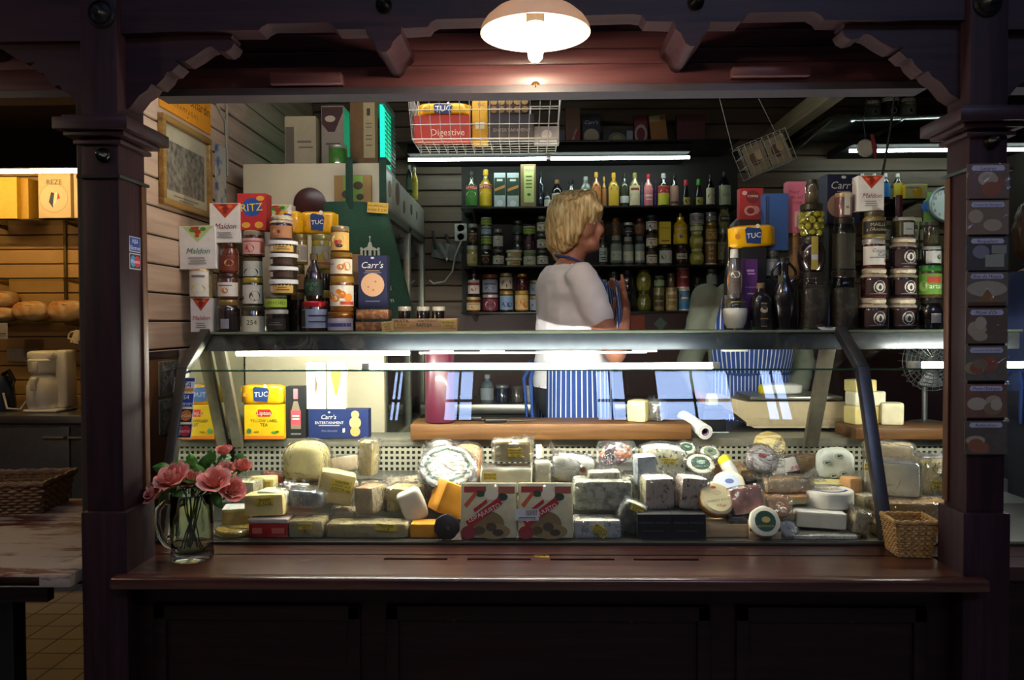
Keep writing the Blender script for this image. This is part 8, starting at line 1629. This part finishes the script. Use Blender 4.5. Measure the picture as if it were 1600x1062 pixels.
rose('loose petalled pink rose behind the full one', 352, 735, 17, .03, 1.3, (.3, 0), 3); rose('pink rosebud standing out towards the cheese', 379, 727, 14, .02, .55, (.5, .2), 2); rose('tall pink rosebud topmost of the bunch', 350, 703, 13, .04, .5, (0, .6), 3)
roses = [o for o in bpy.data.objects if o.name.startswith('rose') and 'category' in o and o['category'] == 'rose']
bpy.context.view_layer.update()
for px, py, an, ll, dy in ((284, 728, 150, .052, .01), (300, 722, 95, .05, .02), (320, 724, 60, .055, .03), (312, 738, 110, .05, .02), (338, 778, -60, .06, -.02), (276, 776, -110, .05, -.02), (372, 716, 40, .04, .03), (254, 731, 170, .05, .02), (330, 715, 80, .045, .04), (294, 738, 130, .05, .03)):
    p = P(px, py, YM+dy); ro = min(roses, key=lambda o: (o.location.x-p.x)**2+abs(px-X(0, YM))*0+((bpy.data.objects[[c.name for c in o.children if c.name.startswith('flower')][0]].bound_box[0][0]+o.location.x)-p.x)**2)
    b0 = Vector(ro.location); a_ = R(an); dx = Vector((cos(a_), -.25, sin(a_))).normalized(); wy_ = Vector((-sin(a_), -.35, cos(a_))).normalized(); nz = dx.cross(wy_); at = Vector(p)-b0-dx*ll*.45; f = MB(); ph = rnd.random()*6
    f.sheet(lambda u, v: tuple(at+dx*(ll*v)+wy_*((u-.5)*ll*.62*sin(pi*min(1, v*.93+.07))**.8)+nz*(.007*sin(pi*v)-.006*abs(u-.5)*2+.002*sin(12*v+ph))), 6, 9, leafm if px % 3 else leaf2)
    rim_ = Vector((xm+(p.x-xm)*.3, YM+dy*.3, zl0+h*.98))-b0; f.tube([rim_, rim_.lerp(at, .5)+Vector((0, 0, .004)), at, at+dx*ll*.9], [.0014, .0012, .001, .0005], stemm, 5); f.build('leaf', ro, ang=1.3)
# wicker basket by the other post
t = thing('wicker_basket', 'small square tan wicker basket on the ledge by the wooden post', 'basket', (X(1438, 2.165), 2.222, zl0), (0, 0, R(-3))); wicker(t, .088, .086, .112, .104, .098, 14, 22, mat('#b08a50', .55, var=.25, sc=60), .0034)
# card stickers
def sticker(lb, loc, rot, w, h, col, items):
    t = thing('sticker', lb, 'sticker', loc, rot); m = MB().box((-w/2, -.0006, -h/2), (w/2, 0, h/2), paper(col)); m.deco(items, w, h, lambda x, z, e: (x, -.0006-e, z-h/2), e0=.00025); m.build('sticker_face', t)
VISA = [('r', -.96, .04, .96, .96, '#d5d9e4'), ('r', -.96, .72, .96, .96, '#1c3478'), ('r', -.96, .04, .96, .26, '#c8882c'), ('t', 'VISA', 0, .49, .36, '#1c3478', 1.6, .3)]
VEL = [('r', -.93, .06, .93, .94, '#1f3f92'), ('t', 'VISA', 0, .7, .28, '#dfe4f0', 1.2, .3), ('t', 'Electron', 0, .28, .26, '#dfe4f0', 1.7)]
MCD = [('r', -.93, .06, .93, .94, '#1a1c28'), ('e', -.36, .5, .36, .36, '#b8282c'), ('e', .36, .5, .36, .36, '#c8782c'), ('t', 'MasterCard', 0, .5, .2, '#e4e0dc', 1.8, .2)]
MAE = [('r', -.93, .06, .93, .94, '#1a1c28'), ('e', -.36, .5, .36, .36, '#3a86c0'), ('e', .36, .5, .36, .36, '#b8282c'), ('t', 'Maestro', 0, .5, .22, '#e4e0dc', 1.7, .2)]
th_ = math.atan(.358); 
for i, (a, b, its, lb) in enumerate(((590, 612, VISA, 'top payment sticker on the case corner, blue and gold bands'), (614, 636, VEL, 'blue payment sticker second down on the case corner'), (638, 660, MCD, 'payment sticker with red and orange circles on the case corner'), (662, 684, MAE, 'bottom payment sticker with blue and red circles on the case corner'))):
    Yg = 2.455-.018*i*1.05; c = P(288-(1.4*i), (a+b)/2, Yg); zz = c.z; yy = 2.30+(zz-.7535)*.358-.0135
    c = P(288-(1.4*i), (a+b)/2, yy); sticker(lb, (c.x, yy, c.z), (-th_, 0, 0), 33*S(yy), 22.5*S(yy)/cos(th_), '#c9ccd6', its)
xf = plb+.0006
for a, b, its, lb in ((370, 394, VEL, 'small blue payment sticker on the side of the wooden post'), (396, 421, MAE, 'small payment sticker with two circles on the side of the wooden post')):
    Y0 = (xf*FPX)/(197-828); Y1 = (xf*FPX)/(214.5-828); Yc = (Y0+Y1)/2; sticker(lb, (xf, Yc, Z((a+b)/2, Yc, 206)), (0, 0, R(90)), Y1-Y0, (b-a)*S(Yc), '#b9bcc6', its)
# strip of cheese photographs on the post
t = thing('photo_strip', 'hanging strip of eight plastic pocketed cheese photographs on the wooden post', 'photo strip', (X(1541, 2.03), 2.0295, 0))
names = ('Langres', 'Crottin de Chavignol', 'Roquefort', 'Brie de Meaux', "Mont d'Or", 'Camembert de Normandie', "Pont-l'Évêque", 'Reblochon')
for i, (nm, a, b) in enumerate(zip(names, (256, 313, 370, 425, 481, 540, 600, 657), (310, 366, 422, 477, 536, 594, 652, 709))):
    w = 64*S(2.03); z1_, z0_ = Z(a, 2.03, 1541), Z(b, 2.03, 1541); hh = z1_-z0_; m = MB().box((-w/2, -.0015, z0_), (w/2, 0, z1_), paper(('#7a6050', '#8a745c', '#4c4844', '#746656', '#6a5442', '#6e6252', '#7c5640', '#5c5244')[i]))
    q = random.Random(i); its = []
    for k in range(4): its.append(('e', q.uniform(-.6, .6), q.uniform(.15, .6), q.uniform(.16, .3), q.uniform(.12, .22), q.choice(['#b9a684', '#a8946c', '#c4b496', '#8a7454', '#9a5a3a'])))
    if i == 3: its = [('e', 0, .5, .6, .24, '#b3a68a'), ('p', [(-.4, .1), (0, .5), (.5, .1)], '#8a6434'), ('r', -.9, .0, .9, .1, '#5a3a20')]
    if i == 2: its = [('e', -.3, .55, .25, .2, '#8a8a90'), ('p', [(-.1, .1), (.8, .1), (.8, .5), (-.1, .45)], '#a8a890'), ('p', [(.2, .5), (.9, .5), (.9, .75), (.2, .75)], '#9a9c88')]
    its += [('p', [(-.72, .80), (-.8, .86), (-.72, .95), (.72, .95), (.8, .86), (.72, .80)], '#d0ccda'), ('t', nm, 0, .87, .10, '#3a1c24', 1.35, .2)]
    m.deco(its, w, hh, lambda x, z, e, z0_=z0_: (x, -.0015-e, z0_+z), e0=.00025); c = m.build('photo_card', t); MB().box((-w/2-.002, -.0062, z0_-.002), (w/2+.002, -.0055, z1_+.001), thin_glass('pocket_film', (.97, .97, .98), .05, .08, .01, 14., 1.2)).build('plastic_pocket', c)
# strip lights added out of view behind the fascia to fill figures and shelves
for i, (x0, x1) in enumerate(((-1.12, .05), (.2, 1.05))):
    t = thing('fill_strip_light', ('strip light fixed behind the fascia over the jars by the side wall', 'strip light fixed behind the fascia over the flasks')[i], 'lamp', ((x0+x1)/2, 2.366, 2.24)); w = (x1-x0)/2
    MB().rbox((-w, 0, -.02), (w, .03, .05), mat('#c9c6bc', .4), .004).build('lamp_housing', t); MB().tube([(-w+.02, .05, 0), (w-.02, .05, 0)], .013, emit('#f4f1f2', L_FILL*(1, .5)[i], 'fill_tube'), 12).build('tube', t)
    for s in (-1, 1): MB().rbox((s*(w-.015)-.008, .028, -.014), (s*(w-.015)+.008, .066, .014), mat('#c9c6bc', .4), .002).build('lamp_holder', t)
